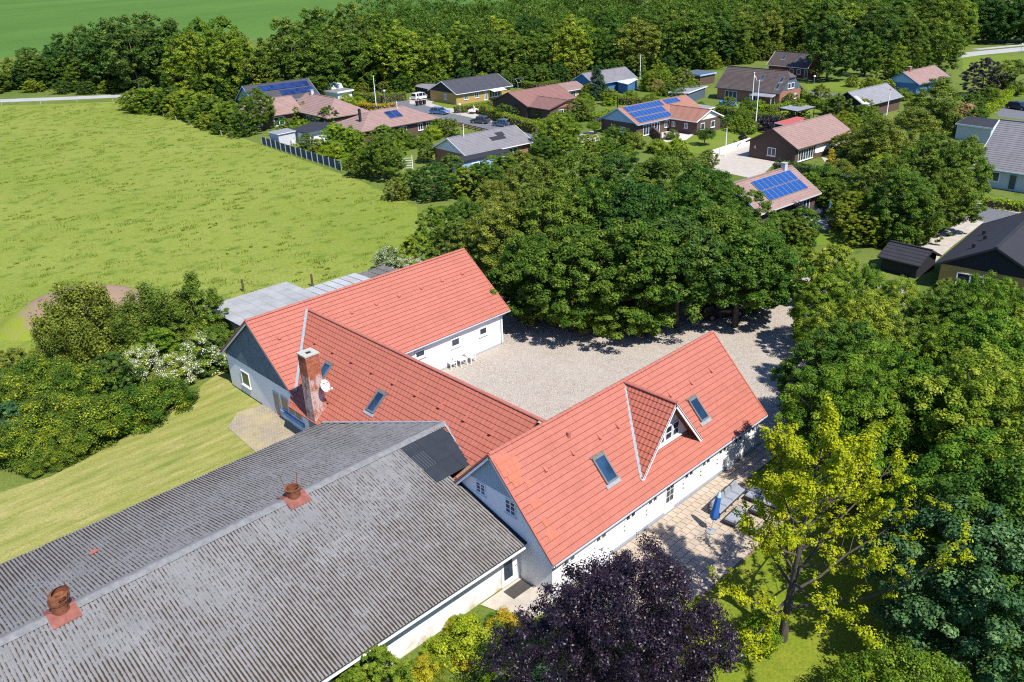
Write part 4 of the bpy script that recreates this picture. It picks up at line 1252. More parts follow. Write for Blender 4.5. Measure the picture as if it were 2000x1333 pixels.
proto('laurel', 18, 6.5, 1.9, .2, 90, 190, .16, .5, CONE, L_syc, lobe=.3, r0=.1)
proto('topiary', 19, 2.4, 1.3, .9, 60, 120, .10, .32, ROUND, L_hedge, lobe=.1, r0=.07)
proto('olivetree', 20, 9.0, 4.4, 1.0, 130, 170, .25, .85, DOME, L_olive, flat=.5, lobe=.35)

def plant(kind, x, y, h, w=1.0, label=None, cat='tree', group=None, mat=None, name=None, yaw=None, seed=None):
    cm, tm, H, R = PROTO[kind]
    rg = random.Random((round(x*10), round(y*10), kind).__hash__() if seed is None else seed)
    rg = random.Random(round(x*131+y*977+h*13))
    r = empty(name or ('tree' if cat == 'tree' else 'shrub'), (x, y, 0), rg.uniform(0, 360) if yaw is None else yaw, label, cat, group)
    s = h/H
    r.scale = (s*w*rg.uniform(.93, 1.07), s*w*rg.uniform(.93, 1.07), s)
    c = link(bpy.data.objects.new('crown', cm)); c.parent = r
    if mat:
        c.material_slots[0].link = 'OBJECT'; c.material_slots[0].material = mat
    t = link(bpy.data.objects.new('trunk', tm)); t.parent = r
    return r

ORD = ('first', 'second', 'third', 'fourth', 'fifth', 'sixth', 'seventh', 'eighth', 'ninth')
# ---- the tall clump between yard and village
clump_lbl = 'dense green broadleaf tree in the big clump beyond the gravel yard'
CEN = [('maple', (59.20, 70.03, 6.50)), ('beech', (63.54, 69.92, 8.00)), ('sycamore', (69.95, 69.13, 9.50)), ('maple', (74.87, 66.63, 10.00)), ('beech', (77.04, 61.72, 10.00)), ('sycamore', (78.90, 56.84, 10.00)), ('maple', (78.10, 50.85, 9.50)), ('beech', (74.42, 44.22, 9.00)),
       ('beech', (53.12, 64.27, 6.50)), ('sycamore', (54.83, 58.62, 9.00)), ('maple', (58.22, 55.52, 10.50)), ('sycamore', (63.17, 53.81, 10.50)), ('maple', (65.16, 49.87, 10.50)), ('sycamore', (65.62, 44.73, 10.50)), ('beech', (64.25, 39.04, 10.00)), ('maple', (65.27, 36.15, 8.50)),
       ('maple', (49.60, 50.21, 8.80)), ('sycamore', (50.84, 46.13, 10.00)), ('beech', (53.46, 43.23, 10.30)), ('maple', (54.87, 40.90, 10.50)), ('highsyc', (57.82, 39.76, 10.30)), ('highsyc', (61.32, 35.79, 9.60)), ('highsyc', (61.76, 38.53, 10.50))]
for i, (k, (x, y, h)) in enumerate(CEN):
    row, n = ('back', i) if i < 8 else (('middle', i-8) if i < 16 else ('front', i-16))
    clump_lbl = '%s green tree from the left in the %s row of the big clump' % (ORD[n], row)
    plant(k, x, y, h, 1.05, clump_lbl, 'tree', 'trees of the big clump beyond the yard', L_olive if i in (1, 2, 8, 9) else (L_dark if i in (4, 12, 20) else None))
FRT = [(51.03, 51.45, 5.00), (51.82, 47.37, 5.00), (53.81, 44.88, 6.00), (55.33, 42.54, 6.60)]
for i, (x, y, h) in enumerate(FRT):
    plant('hazel', x, y, h, 1.0, '%s lighter hazel tree from the left at the gravel yard edge' % ORD[i], 'tree', 'hazels along the gravel yard', L_hazel if i % 2 else L_syc)
for x, y, h in ((49.58, 71.55, 3.20), (52.16, 70.04, 4.20), (49.96, 68.52, 2.60), (60.08, 76.32, 4.50)):
    plant('elder' if h < 4 else 'hazel', x, y, h, 1.1, 'pale green bush by the meadow end of the north wing', 'bush', 'bushes at the meadow end of the north wing', name='bush')

# ---- the belt of trees on the right of the yard
belt_lbl = 'leafy green tree in the belt on the right of the yard'
BELT = [('hazel', (72.19, 35.76, 5.00)), ('hazel', (71.08, 31.94, 5.60)), ('nearsyc', (67.47, 27.57, 6.80)), ('nearmaple', (61.32, 27.66, 6.60)), ('nearsyc', (63.99, 22.95, 7.20)), ('nearmaple', (63.90, 19.65, 7.20)), ('nearsyc', (66.61, 17.27, 7.00)), ('nearmaple', (66.11, 14.67, 7.00)),
        ('nearsyc', (55.17, 22.07, 8.00)), ('nearmaple', (55.19, 19.22, 8.00)), ('nearsyc', (53.91, 16.09, 8.20)), ('nearmaple', (55.05, 13.76, 8.50)), ('nearsyc', (53.28, 11.18, 8.50)),
        ('nearmaple', (48.79, 20.57, 8.60)), ('nearsyc', (46.52, 16.92, 9.60)), ('nearmaple', (45.94, 13.81, 9.00)), ('nearsyc', (46.41, 11.46, 9.30)), ('nearmaple', (44.86, 8.85, 9.30)),
        ('nearsyc', (42.90, 16.95, 8.60)), ('nearsyc', (39.91, 8.99, 9.60)), ('nearmaple', (40.38, 6.81, 10.00))]
L_belt = leaf_mat('fresh_green_leaves', (.018, .048, .005), (.062, .110, .012), (.140, .192, .026))
for i, (k, (x, y, h)) in enumerate(BELT):
    h *= (1.0, 1.12, .9, 1.06, .95)[i % 5]
    row, n = ('farthest', i) if i < 8 else (('second', i-8) if i < 13 else (('third', i-13) if i < 18 else ('nearest', i-18)))
    belt_lbl = '%s leafy tree from the yard in the %s row of the right belt' % (ORD[n], row)
    plant(k, x, y, h, .98, belt_lbl, 'tree', 'trees of the belt right of the yard', (L_hazel, None, L_belt, L_belt)[i % 4])

# ---- wood behind the village
FL = [(109.17, 225.80), (110.82, 209.45), (121.32, 206.16), (130.49, 200.12), (140.43, 194.84), (149.93, 188.60), (160.30, 183.08), (169.38, 175.83), (181.80, 171.61), (192.96, 165.66), (204.41, 159.57), (216.14, 153.31), (232.62, 149.79), (252.71, 147.55), (266.19, 140.56), (263.67, 125.31), (251.89, 107.11), (263.98, 100.33), (288.54, 100.76)]
rg = random.Random(77)
cum = [0]
for a, b in zip(FL, FL[1:]): cum.append(cum[-1]+math.dist(a, b))
def along(s):
    for i in range(len(FL)-1):
        if s <= cum[i+1]: return lerp(FL[i], FL[i+1], (s-cum[i])/(cum[i+1]-cum[i]))
    return FL[-1]
nwood = 0
FAR = []
FL = [(a*.945, b*.945) for a, b in FL]
for row in range(11):
    s = rg.uniform(0, 5)
    while s < cum[-1]:
        p = along(s); d = math.hypot(*p)
        f = s/cum[-1]
        lim = 4 if f < .10 else (8 if f < .16 else 11)
        if row < lim and nwood < 298:
            q = (d+row*11.5+rg.uniform(-3, 3))/d
            h = rg.uniform(12.5, 16.5)+(2.0 if row > 3 else 0)+(3.0 if row > 6 else 0)+(-2.5 if f < .12 else 0)
            k = rg.choice(('wooda', 'woodb', 'woodc', 'wooda'))
            if row >= 4:
                FAR.append((p[0]*q+rg.uniform(-1.5, 1.5), p[1]*q+rg.uniform(-1.5, 1.5), h)); s += rg.uniform(8.2, 11.5)*1.15; continue
            plant(k, p[0]*q+rg.uniform(-1.5, 1.5), p[1]*q+rg.uniform(-1.5, 1.5), h, 1.2, 'tall green tree in the dense wood behind the village', 'tree', 'trees of the wood behind the village',
                  rg.choice((None, None, None, L_olive, L_dark, L_syc, L_hazel)))
            nwood += 1
        s += rg.uniform(8.2, 11.5)*(1 if row < 3 else 1.25)
def far_wood(pts):
    rng = np.random.default_rng(17); base = []
    for prof, R in ((TALL, 5.2), (ROUND, 5.6), (DOME, 5.0)):
        c = crown_centres(rng, 14.4, R-.6, 4.0, 110, prof, .1, .35)
        base.append(clump_leaves(c, rng.uniform(.7, 1.35, 110), 24, rng)[:2])
    PP = []; NN = []; TT_ = []
    for x, y, h in pts:
        P_, N = base[rng.integers(3)]; a = rng.uniform(0, 6.283); c, s_ = math.cos(a), math.sin(a); k = h/15.0
        Rm = np.array([[c, -s_, 0], [s_, c, 0], [0, 0, 1]])
        PP.append((P_@Rm.T)*np.array([k*1.2, k*1.2, k])+np.array([x, y, 0])); NN.append(N@Rm.T)
        TT_.append(.42+rng.normal(0, .14)+rng.normal(0, .2, len(P_)))
    PP, NN, TT_ = np.concatenate(PP), np.concatenate(NN), np.concatenate(TT_)
    o = link(bpy.data.objects.new('distant_wood', leaf_mesh('distant_wood', PP, NN, .62, rng, TT_, [L_forest])))
    tag(o, 'far interior of the wood, one mass of green treetops at the top edge', 'wood', None, 'stuff')
far_wood(FAR)
for i in range(46):
    p = along(cum[-1]*(i+.3)/46); d = math.hypot(*p); q = (d-5+rg.uniform(-2, 2))/d
    plant('hazel', p[0]*q, p[1]*q, rg.uniform(3.2, 6.0), 1.25, 'low bushy undergrowth at the village edge of the wood', 'bush', 'undergrowth at the edge of the wood', rg.choice((None, L_olive, L_syc, L_dark)), name='bush')
# round crowned trees standing out from the crop field
for i, (x, y, h) in enumerate(((111.98, 195.10, 20.00), (131.45, 211.94, 21.00), (152.81, 227.47, 21.00), (141.56, 197.89, 19.00), (121.53, 202.30, 16.00), (126.98, 196.25, 16.00), (134.21, 194.14, 15.00))):
    plant('woodb', x, y, h, 1.1, 'broad round-crowned tree at the crop field edge of the wood', 'tree', 'round trees at the crop field edge', L_forest)
for x, y, h in ((89.57, 293.79, 15.00), (89.38, 274.33, 18.00), (90.60, 260.11, 20.00), (92.63, 248.03, 21.00), (101.50, 254.25, 21.00), (107.17, 253.53, 19.00), (89.95, 269.04, 16.00), (95.95, 266.86, 17.00), (96.82, 251.52, 18.00), (102.10, 248.97, 17.00), (93.72, 319.13, 11.00)):
    plant('woodb', x, y, h, 1.0, 'dark tree of the grove standing against the crop field', 'tree', 'dark grove against the crop field', L_dark)
for x, y, h in ((96.76, 225.59, 16.00), (105.67, 231.37, 19.00), (112.66, 233.61, 19.00), (103.50, 207.46, 17.00), (101.92, 228.65, 16.00), (102.65, 218.37, 17.00), (106.10, 217.53, 15.00)):
    plant('woodc', x, y, h, 1.05, 'light green tree of the rounded grove beside the dark grove', 'tree', 'rounded light grove', L_hazel)
for x, y, h in ((102.47, 257.62, 9.00), (103.97, 248.19, 10.00), (103.03, 233.97, 11.00), (107.80, 233.08, 11.00), (107.04, 220.56, 12.00), (111.20, 217.75, 12.00), (116.94, 218.01, 12.00), (95.77, 236.31, 6.00), (96.56, 218.64, 7.00), (98.79, 208.45, 8.00)):
    plant('woodc', x, y, h, 1.0, 'mid green tree along the lane behind the meadow hedge', 'tree', 'trees along the lane behind the meadow hedge')
for i, (x, y, h) in enumerate(((67.78, 298.15, 8.50), (72.82, 292.89, 9.00), (77.82, 287.63, 9.50), (83.38, 286.16, 10.50), (86.01, 280.90, 10.20), (87.38, 269.97, 10.00), (91.59, 267.50, 10.00), (79.23, 283.22, 9.00), (74.91, 288.12, 8.60), (84.61, 268.69, 9.20), (87.94, 263.75, 9.40), (92.50, 260.43, 9.40), (75.52, 296.73, 4.50), (80.30, 288.22, 4.50), (84.47, 276.07, 4.50), (89.58, 271.72, 4.50), (69.68, 294.53, 3.50), (73.74, 278.90, 3.50), (78.39, 266.85, 3.50), (104.81, 391.33, 5.00), (66.17, 288.97, 6.00), (88.07, 267.47, 7.50), (95.09, 268.83, 7.00), (91.69, 259.84, 5.00), (83.96, 293.70, 6.50), (78.79, 304.86, 5.50), (61.05, 291.09, 5.00), (86.95, 254.95, 3.60), (82.10, 259.11, 3.60))):
    plant('woodc' if h > 6 else 'hazel', x, y, h, 1.6 if h > 6 else 1.9, 'roadside thicket tree behind the country road', 'tree', 'thicket behind the country road', (L_olive, L_hazel, None, L_dark, L_syc)[i % 5])
for x, y, h in ((109.53, 293.21, 15.00), (99.99, 259.16, 12.00)):
    plant('poplar', x, y, h, 1.05, 'slender yellow-green poplar at the corner of the meadow' if h > 13 else 'shorter yellow-green poplar beside the slender one', 'tree')
# ---- meadow hedge by the village
for i, (x, y, h) in enumerate(((78.45, 217.05, 4.50), (81.78, 214.67, 5.00), (81.89, 205.00, 5.00), (82.26, 197.92, 5.50), (82.10, 189.47, 5.50), (81.95, 181.51, 5.50), (81.80, 174.88, 5.00), (81.47, 169.09, 4.50), (80.23, 207.42, 3.00), (79.84, 192.20, 3.20), (78.01, 176.76, 3.00), (76.30, 166.34, 2.60), (78.15, 210.37, 6.00), (81.45, 208.16, 6.00), (82.32, 201.25, 6.40), (82.85, 194.15, 6.40), (82.49, 185.61, 6.20), (82.06, 177.86, 6.00), (81.44, 170.90, 5.60), (78.04, 210.83, 3.60), (80.84, 201.13, 3.80), (80.11, 186.01, 3.60), (77.89, 172.75, 3.40))):
    plant('hazel', x, y, h, 1.4, 'bushy tree in the overgrown hedge along the meadow', 'tree', 'overgrown hedge along the meadow', (None, L_hazel, L_syc)[i % 3])
for k, (x, y, h), lb, m in (('sycamore', (84.12, 163.91, 8.50), 'big leafy tree overhanging the meadow by the solar roof', None),
                            ('hazel', (78.56, 160.24, 5.50), 'leafy bush under the big tree at the meadow edge', L_syc),
                            ('maple', (74.94, 107.18, 7.00), 'dark leafy tree at the meadow end of the board fence', None),
                            ('hazel', (79.95, 127.82, 6.00), 'pale green tree beside the flat roofed house extension', L_spring),
                            ('hazel', (73.43, 111.66, 4.50), 'bushy tree behind the board fence', L_syc),
                            ('beech', (72.02, 91.32, 5.50), 'dark green tree left of the mottled grey roof', L_dark),
                            ('hazel', (71.05, 95.54, 4.00), 'green bush by the white gate at the meadow', L_syc),
                            ('hazel', (79.53, 96.39, 4.60), 'leafy shrub below the mottled grey roof', L_syc),
                            ('hazel', (68.34, 95.65, 3.40), 'olive bush at the meadow corner', L_olive),
                            ('hazel', (77.97, 88.37, 4.60), 'leafy tree in front of the blue extension', L_syc),
                            ('hazel', (75.72, 89.13, 4.40), 'leafy bush left of the red shed', L_hazel),
                            ('hazel', (78.21, 85.94, 4.60), 'leafy bush right of the red shed', L_syc),
                            ('hazel', (83.11, 88.44, 5.00), 'leafy tree at the end of the blue extension', L_syc),
                            ('bush', (99.61, 125.78, 2.80), 'bright lime shrub beside the brown fence', L_spring),
                            ('shrub', (92.69, 122.93, 2.40), 'olive shrub below the hipped roof', L_olive),
                            ('shrub', (95.98, 130.34, 2.20), 'green shrub at the wall of the hipped roof house', None),
                            ('hazel', (95.98, 164.72, 4.20), 'small garden tree between the hipped roofs', L_olive),
                            ('spruce', (91.59, 154.41, 3.20), 'small dark conifer in front of the hipped roof', L_pine),
                            ('bush', (90.61, 157.50, 2.00), 'round green bush beside the small conifer', None),
                            ('shrub', (114.67, 176.97, 2.60), 'clipped round green shrub by the white garage', L_spring),
                            ('shrub', (114.25, 171.23, 2.40), 'second clipped shrub beside the drive hedge', L_spring),
                            ('sycamore', (102.43, 95.65, 7.60), 'leafy tree at the bend of the village street', L_hazel),
                            ('spruce', (153.12, 130.39, 8.50), 'tall blue spruce beside the blue house', None),
                            ('hazel', (162.86, 158.29, 5.00), 'small tree before the wood by the telegraph pole', L_olive),
                            ('thuja', (169.22, 129.29, 5.50), 'green columnar cypress by the flagpole', L_hedge),
                            ('thuja', (168.56, 126.91, 5.00), 'second columnar cypress by the flagpole', L_hedge),
                            ('bush', (181.73, 132.63, 3.60), 'bright green rounded bush behind the pale bush', L_spring),
                            ('bush', (170.14, 125.72, 3.00), 'pale variegated bush in the garden', L_pink),
                            ('hazel', (171.94, 119.73, 6.00), 'olive garden tree beside the grey flat roof', L_olive),
                            ('hazel', (165.94, 119.64, 3.20), 'green shrub below the olive garden tree', L_syc),
                            ('topiary', (121.14, 103.80, 2.60), 'round clipped lollipop tree on the lawn by number six', None),
                            ('topiary', (124.61, 81.61, 3.20), 'umbrella shaped clipped tree on the lawn', L_dark),
                            ('shrub', (125.43, 89.22, 1.90), 'round olive topiary bush on the sun terrace', L_olive),
                            ('bush', (121.26, 93.82, 1.50), 'small lime bush at the brick garden wall', L_spring),
                            ('bush', (118.43, 86.26, 1.30), 'low lime bush by the terrace', L_spring),
                            ('shrub', (115.32, 85.25, 1.50), 'small purple leaved bush by the terrace', L_purple),
                            ('hazel', (138.37, 83.83, 3.00), 'young garden tree left on the bright lawn', L_hazel),
                            ('hazel', (137.25, 80.79, 3.00), 'young garden tree right on the bright lawn', L_hazel),
                            ('shrub', (141.90, 79.85, 2.60), 'purple leaved hedge bush behind the pink roof', L_purple),
                            ('shrub', (143.31, 78.86, 2.40), 'second purple leaved bush behind the pink roof', L_purple),
                            ('topiary', (129.99, 77.35, 1.60), 'small dark red ball tree by the white wall', L_purple),
                            ('shrub', (125.64, 76.23, 1.30), 'low round bush at the white wall', L_olive),
                            ('shrub', (154.20, 102.40, 1.80), 'flower bush by the timber shed', L_hedge),
                            ('hazel', (158.85, 74.49, 5.00), 'weeping olive tree right of the carport', L_olive),
                            ('thuja', (120.17, 56.47, 3.40), 'golden green cone conifer on the terrace', L_gold),
                            ('shrub', (93.48, 47.82, 2.60), 'dark red maple shrub on the wooden terrace', L_purple),
                            ('bush', (96.59, 41.08, 1.70), 'golden yellow shrub at the end of the terrace', L_gold),
                            ('hazel', (100.35, 45.51, 4.20), 'olive shrub behind the terrace wall', L_olive),
                            ('hazel', (92.24, 34.71, 5.00), 'green shrub at the corner of the concrete drive', L_syc),
                            ('hazel', (94.71, 33.39, 4.40), 'second green shrub beside the concrete drive', L_olive),
                            ('hazel', (92.20, 35.57, 3.40), 'flowering shrub by the concrete drive', L_hazel),
                            ('shrub', (126.74, 57.09, 2.20), 'dark bush at the end of the pink roof house', L_dark),
                            ('beech', (99.12, 39.66, 8.50), 'wide olive green tree in front of the grey house', L_syc),
                            ('olivetree', (131.11, 49.38, 8.50), 'grey green tree behind the wide olive tree', L_olive),
                            ('olivetree', (160.86, 57.50, 9.00), 'tall grey green tree near the blue gable', L_olive),
                            ('olivetree', (124.04, 51.19, 8.00), 'olive tree hiding the dark grey roof', L_olive),
                            ('sycamore', (108.48, 37.61, 9.50), 'large bright green tree beside the grey tiled house', None),
                            ('maple', (111.02, 35.17, 9.00), 'large green tree against the grey tiled house', None),
                            ('maple', (92.99, 35.03, 8.50), 'broad green tree above the cul-de-sac', None),
                            ('sycamore', (100.09, 32.67, 7.50), 'rounded green tree overhanging the street', None),
                            ('hazel', (96.31, 39.62, 4.50), 'green shrub at the left of the broad tree', L_syc),
                            ('beech', (201.73, 62.92, 8.00), 'purple leaved tree near the highway', L_purple),
                            ('olivetree', (205.62, 59.04, 7.50), 'olive willow right of the purple tree', L_olive),
                            ('hazel', (173.21, 55.05, 5.00), 'green bush below the purple tree', L_syc),
                            ('hazel', (167.32, 54.14, 4.00), 'pinkish flowering bush by the flat roof', L_pink),
                            ('hazel', (185.73, 56.44, 4.50), 'dark green bush beside the upper drive', L_syc),
                            ('wooda', (205.63, 100.27, 16.00), 'tall dark tree with a bare trunk before the red house', L_dark),
                            ('woodb', (218.79, 96.70, 11.00), 'rounded tree right of the tall dark tree', L_syc),
                            ('woodc', (205.34, 82.87, 8.00), 'bushy tree behind the grey roof', L_hazel),
                            ('woodc', (221.03, 84.84, 10.00), 'bushy tree left of the highway', L_syc),
                            ('woodb', (228.98, 82.35, 13.00), 'broad tree at the bend of the highway', L_syc),
                            ('hazel', (76.65, 21.35, 3.40), 'green bush below the black roofed house', L_syc),
                            ('hazel', (79.82, 19.82, 3.20), 'second green bush below the black roofed house', L_hazel),
                            ('hazel', (77.10, 23.83, 3.00), 'green bush at the corner of the black roofed house', L_syc),
                            ('hazel', (205.55, 85.47, 5.00), 'low bush left of the blue gable', L_olive),
                            ('hazel', (190.40, 82.72, 4.00), 'low bush on the lawn by the red house', L_olive)):
    plant(k, x, y, h, 1.1, lb, 'bush' if h < 5.1 and k not in ('topiary', 'spruce') else 'tree', None, m, name=None if h >= 5.1 else 'shrub')
for x, y, h in ((314.38, 107.15, 14.00), (307.33, 100.26, 15.00), (326.71, 101.79, 14.00), (313.43, 93.22, 15.00), (319.46, 89.87, 15.00), (318.11, 106.44, 16.00), (309.13, 94.50, 17.00), (314.86, 86.07, 17.00)):
    plant('woodb', x, y, h, 1.1, 'dark tree beyond the highway at the frame corner', 'tree', 'trees beyond the highway', L_dark)

# ---- shrubbery left of the farmhouse
for i, (k, (x, y, h), lb, m) in enumerate((('weeping', (19.02, 75.71, 7.00), 'weeping birch like tree in front of the earth mound', None),
        ('weeping', (16.63, 74.37, 5.00), 'lower weeping tree left of the birch like one', None),
        ('weeping', (23.98, 71.79, 6.20), 'olive weeping tree right of the earth mound', L_olive),
        ('weeping', (21.39, 72.45, 4.50), 'small weeping tree between the two taller ones', None),
        ('laurel', (27.03, 70.50, 6.80), 'upright dark green laurel beside the shed roof', None),
        ('laurel', (28.20, 68.51, 5.40), 'shorter upright laurel touching the shed roof', None),
        ('laurel', (24.90, 69.21, 5.00), 'green laurel behind the white blossom bush', None),
        ('elder', (24.27, 63.97, 3.60), 'bush covered in white blossom beside the gable', None),
        ('elder', (21.40, 63.18, 3.00), 'white blossom bush above the mown grass', None),
        ('elder', (20.12, 66.62, 3.20), 'pinkish white rose bush in the shrubbery', None),
        ('hazel', (17.31, 65.30, 3.80), 'dark green bush between roses and gorse', L_dark),
        ('hazel', (22.23, 67.88, 3.60), 'mid green bush behind the roses', L_hazel),
        ('hazel', (25.60, 63.36, 3.80), 'dark bush at the farmhouse gable', L_syc),
        ('gorse', (13.00, 69.37, 3.60), 'yellow tipped shrub at the left frame edge', None),
        ('gorse', (14.49, 65.67, 3.60), 'broad yellow tipped shrub in the thicket', None),
        ('gorse', (9.84, 67.04, 3.60), 'yellow tipped shrub cut by the frame', None),
        ('gorse', (11.67, 62.01, 3.40), 'yellow tipped shrub in the middle of the thicket', None),
        ('gorse', (13.96, 59.45, 3.20), 'yellow tipped shrub above the mown grass', None),
        ('gorse', (16.63, 59.37, 3.00), 'yellow tipped shrub below the roses', None),
        ('gorse', (19.18, 60.12, 2.60), 'yellow green shrub nearest the gable lawn', None),
        ('gorse', (8.94, 60.62, 2.80), 'low yellow tipped shrub at the frame edge', None),
        ('gorse', (11.43, 58.36, 2.20), 'low yellow tipped shrub on the grass', None),
        ('hazel', (9.31, 63.46, 3.20), 'greyish green bush in the thicket', L_blue),
        ('gorse', (9.77, 57.88, 1.50), 'lowest yellow tipped shrub in the grass', None),
        ('hazel', (12.73, 74.42, 3.00), 'grey green bush at the left edge below the mound', L_olive))):
    plant(k, x, y, h, 1.15 if k != 'laurel' else 1.0, lb, 'bush' if h < 4.6 else 'tree', None, m, name='bush' if h < 4.6 else 'tree')

# ---- the four trees nearest the camera
def hero(name, label, x, y, cents, rads, per, leaf, mat, limbs, seed, flat=.7, up=.5, asp=.62, shell=.5):
    rng = np.random.default_rng(seed)
    r = empty(name, (x, y, 0), 0, label, 'tree')
    c = np.array(cents); rd = np.array(rads)
    P_, N, idx = clump_leaves(c, rd, per, rng, flat, up, shell)
    ct = rng.normal(0, .15, len(c))
    tint = .45+ct[idx]+rng.normal(0, .18, len(P_))
    o = link(bpy.data.objects.new('crown', leaf_mesh(name+'_crown', P_, N, leaf, rng, tint, [mat], None, asp))); o.parent = r
    mb = MB()
    for pts, rad in limbs: mb.tube(pts, rad, 7, False)
    mb.build('trunk', M_bark, r, True)
    return r

def branchy(seed, H, levels, trunk_r, spread, upang, n1, n2, lean=(0, 0), z0=.22, l1=.45, bare=.25, bias=(0, 0)):
    """trunk with long limbs and side twigs; returns limb tubes and leaf-clump centres along them"""
    rg = random.Random(seed); limbs = []; cents = []
    tp = []
    for i in range(9):
        t = i/8; tp.append(Vector((lean[0]*t+rg.uniform(-.12, .12)*t*2, lean[1]*t+rg.uniform(-.12, .12)*t*2, H*.93*t-.1)))
    limbs.append(([tuple(p) for p in tp], [trunk_r*(1.25-1.15*i/8) for i in range(9)]))
    ga = rg.uniform(0, 6)
    for k in range(n1):
        t = z0+(1-z0)*(k+.5)/n1
        j = min(7, int(t*8)); base = tp[j].lerp(tp[j+1], t*8-j)
        ga += 2.4+rg.uniform(-.4, .4)
        L = H*l1*(1.18-t*.92)*rg.uniform(.75, 1.2)*spread*(1+bias[0]*math.cos(ga)+bias[1]*math.sin(ga))
        el = upang+(.55*t)+rg.uniform(-.15, .2)
        d = Vector((math.cos(ga)*math.cos(el), math.sin(ga)*math.cos(el), math.sin(el)))
        pts = [base]; nseg = 5
        for q in range(nseg):
            d = (d+Vector((rg.uniform(-.22, .22), rg.uniform(-.22, .22), rg.uniform(-.08, .2)))).normalized()
            pts.append(pts[-1]+d*(L/nseg))
        r0 = trunk_r*(.5-.32*t)
        limbs.append(([tuple(p) for p in pts], [r0*(1-.85*q/nseg) for q in range(nseg+1)]))
        for m in range(n2):
            s = bare+(1-bare)*(m+rg.random())/n2
            q = min(nseg-1, int(s*nseg)); b0 = pts[q].lerp(pts[q+1], s*nseg-q)
            dd = (d+Vector((rg.uniform(-1, 1), rg.uniform(-1, 1), rg.uniform(-.35, .75)))).normalized()
            l2 = L*rg.uniform(.10, .30)*(1.15-s*.5)
            b1 = b0+dd*l2*.5; b2 = b0+dd*l2+Vector((0, 0, rg.uniform(-.1, .15)))
            limbs.append(([tuple(b0), tuple(b1), tuple(b2)], [r0*.25, r0*.16, r0*.05]))
            cents += [tuple(b2), tuple(b1.lerp(b2, .4)), tuple(b0.lerp(b1, rg.uniform(.3, 1)))]
        cents.append(tuple(pts[-1]))
    cents += [tuple(tp[-1]), tuple(tp[-2])]
    return limbs, cents

def garden_scatter(pts):
    rg = random.Random(99)
    for x, y in pts:
        k = rg.choice(('shrub', 'bush', 'hazel', 'hazel', 'shrub'))
        h = rg.uniform(1.6, 2.8) if k != 'hazel' else rg.uniform(2.4, 4.4)
        plant(k, x, y, h, 1.25, 'rounded green garden shrub among the village houses', 'shrub', 'garden shrubs among the village houses', rg.choice((L_hedge, L_hazel, L_syc, L_olive, L_spring, L_syc)), name='shrub')
garden_scatter([(92.43, 168.26), (92.04, 163.53), (93.58, 157.22), (89.64, 146.75), (88.21, 141.80), (92.46, 141.89), (91.00, 134.59), (89.36, 127.40), (88.87, 123.61), (91.68, 122.72), (94.25, 122.21), (103.68, 128.72), (103.53, 125.45), (102.36, 154.86), (108.35, 171.50), (106.31, 153.39), (128.46, 132.93), (127.57, 123.25), (123.80, 115.65), (115.93, 106.36), (122.21, 109.55), (139.44, 121.10), (147.53, 122.09), (158.03, 124.33), (165.38, 121.28), (173.26, 122.24), (175.93, 127.55), (174.28, 130.25), (154.68, 129.59), (146.50, 128.78), (140.04, 124.90), (160.94, 170.15), (163.57, 161.99), (176.83, 163.02), (190.33, 139.80), (195.16, 139.61), (159.03, 91.70), (155.12, 86.83), (168.07, 89.51), (174.30, 86.00), (163.66, 78.32), (156.69, 72.75), (163.88, 71.88), (157.54, 66.96), (149.58, 61.50), (140.45, 60.07), (132.79, 57.22), (121.71, 53.48), (117.67, 53.58), (123.29, 51.40), (118.96, 47.93), (112.29, 53.68), (109.41, 45.78), (106.39, 42.37), (116.54, 45.42), (160.43, 53.38), (156.83, 50.53), (170.53, 58.21), (174.92, 61.58), (163.40, 50.80), (220.24, 64.25), (197.46, 58.76), (208.23, 57.34), (86.63, 43.13), (90.13, 47.57), (86.49, 46.30), (194.02, 80.02), (199.42, 85.99), (200.16, 91.05), (187.72, 73.94), (182.70, 69.50), (115.35, 80.78), (115.24, 84.90), (115.26, 90.42), (113.69, 92.57), (109.16, 94.54), (108.29, 98.53), (106.13, 102.93), (100.97, 102.90), (95.51, 103.59), (80.00, 138.71), (78.99, 132.71), (77.29, 126.72), (75.75, 117.39)])

def garden_trees(pts):
    rg = random.Random(123)
    for x, y, h in pts:
        plant(rg.choice(('hazel', 'hazel', 'maple', 'beech')), x, y, h, 1.2, 'small leafy garden tree among the village houses', 'tree', 'small garden trees among the village houses', rg.choice((L_hazel, L_syc, L_olive, L_belt, L_hedge)))
garden_trees([(94.32, 152.97, 4.50), (92.92, 163.99, 3.60), (84.14, 128.88, 4.00), (81.49, 114.17, 4.50), (86.30, 110.81, 3.60), (120.90, 128.21, 3.60), (129.44, 115.16, 4.60), (151.67, 131.76, 3.80), (149.12, 123.18, 3.60), (147.96, 110.93, 3.60), (166.32, 113.29, 4.50), (156.39, 97.15, 3.00), (145.00, 86.77, 3.40), (156.95, 81.60, 3.80), (140.99, 71.00, 3.60), (135.56, 66.10, 3.60), (142.35, 65.28, 5.00), (129.88, 57.55, 4.80), (151.04, 65.68, 5.00), (129.90, 59.74, 3.60), (125.78, 53.12, 5.00), (105.36, 52.03, 3.40), (102.04, 47.68, 4.00), (93.84, 40.82, 5.00), (90.08, 37.48, 4.00), (85.07, 42.81, 3.40), (83.96, 44.14, 4.00), (100.43, 92.48, 4.60), (97.26, 94.05, 4.60), (86.98, 89.49, 4.80), (82.85, 90.72, 4.60), (107.80, 90.00, 3.20), (103.79, 82.45, 3.60), (109.48, 75.59, 3.00), (110.55, 71.60, 3.00), (127.22, 130.41, 3.20), (83.91, 153.32, 3.60), (78.94, 114.69, 3.60), (156.10, 92.63, 3.20), (159.05, 111.89, 4.00)])
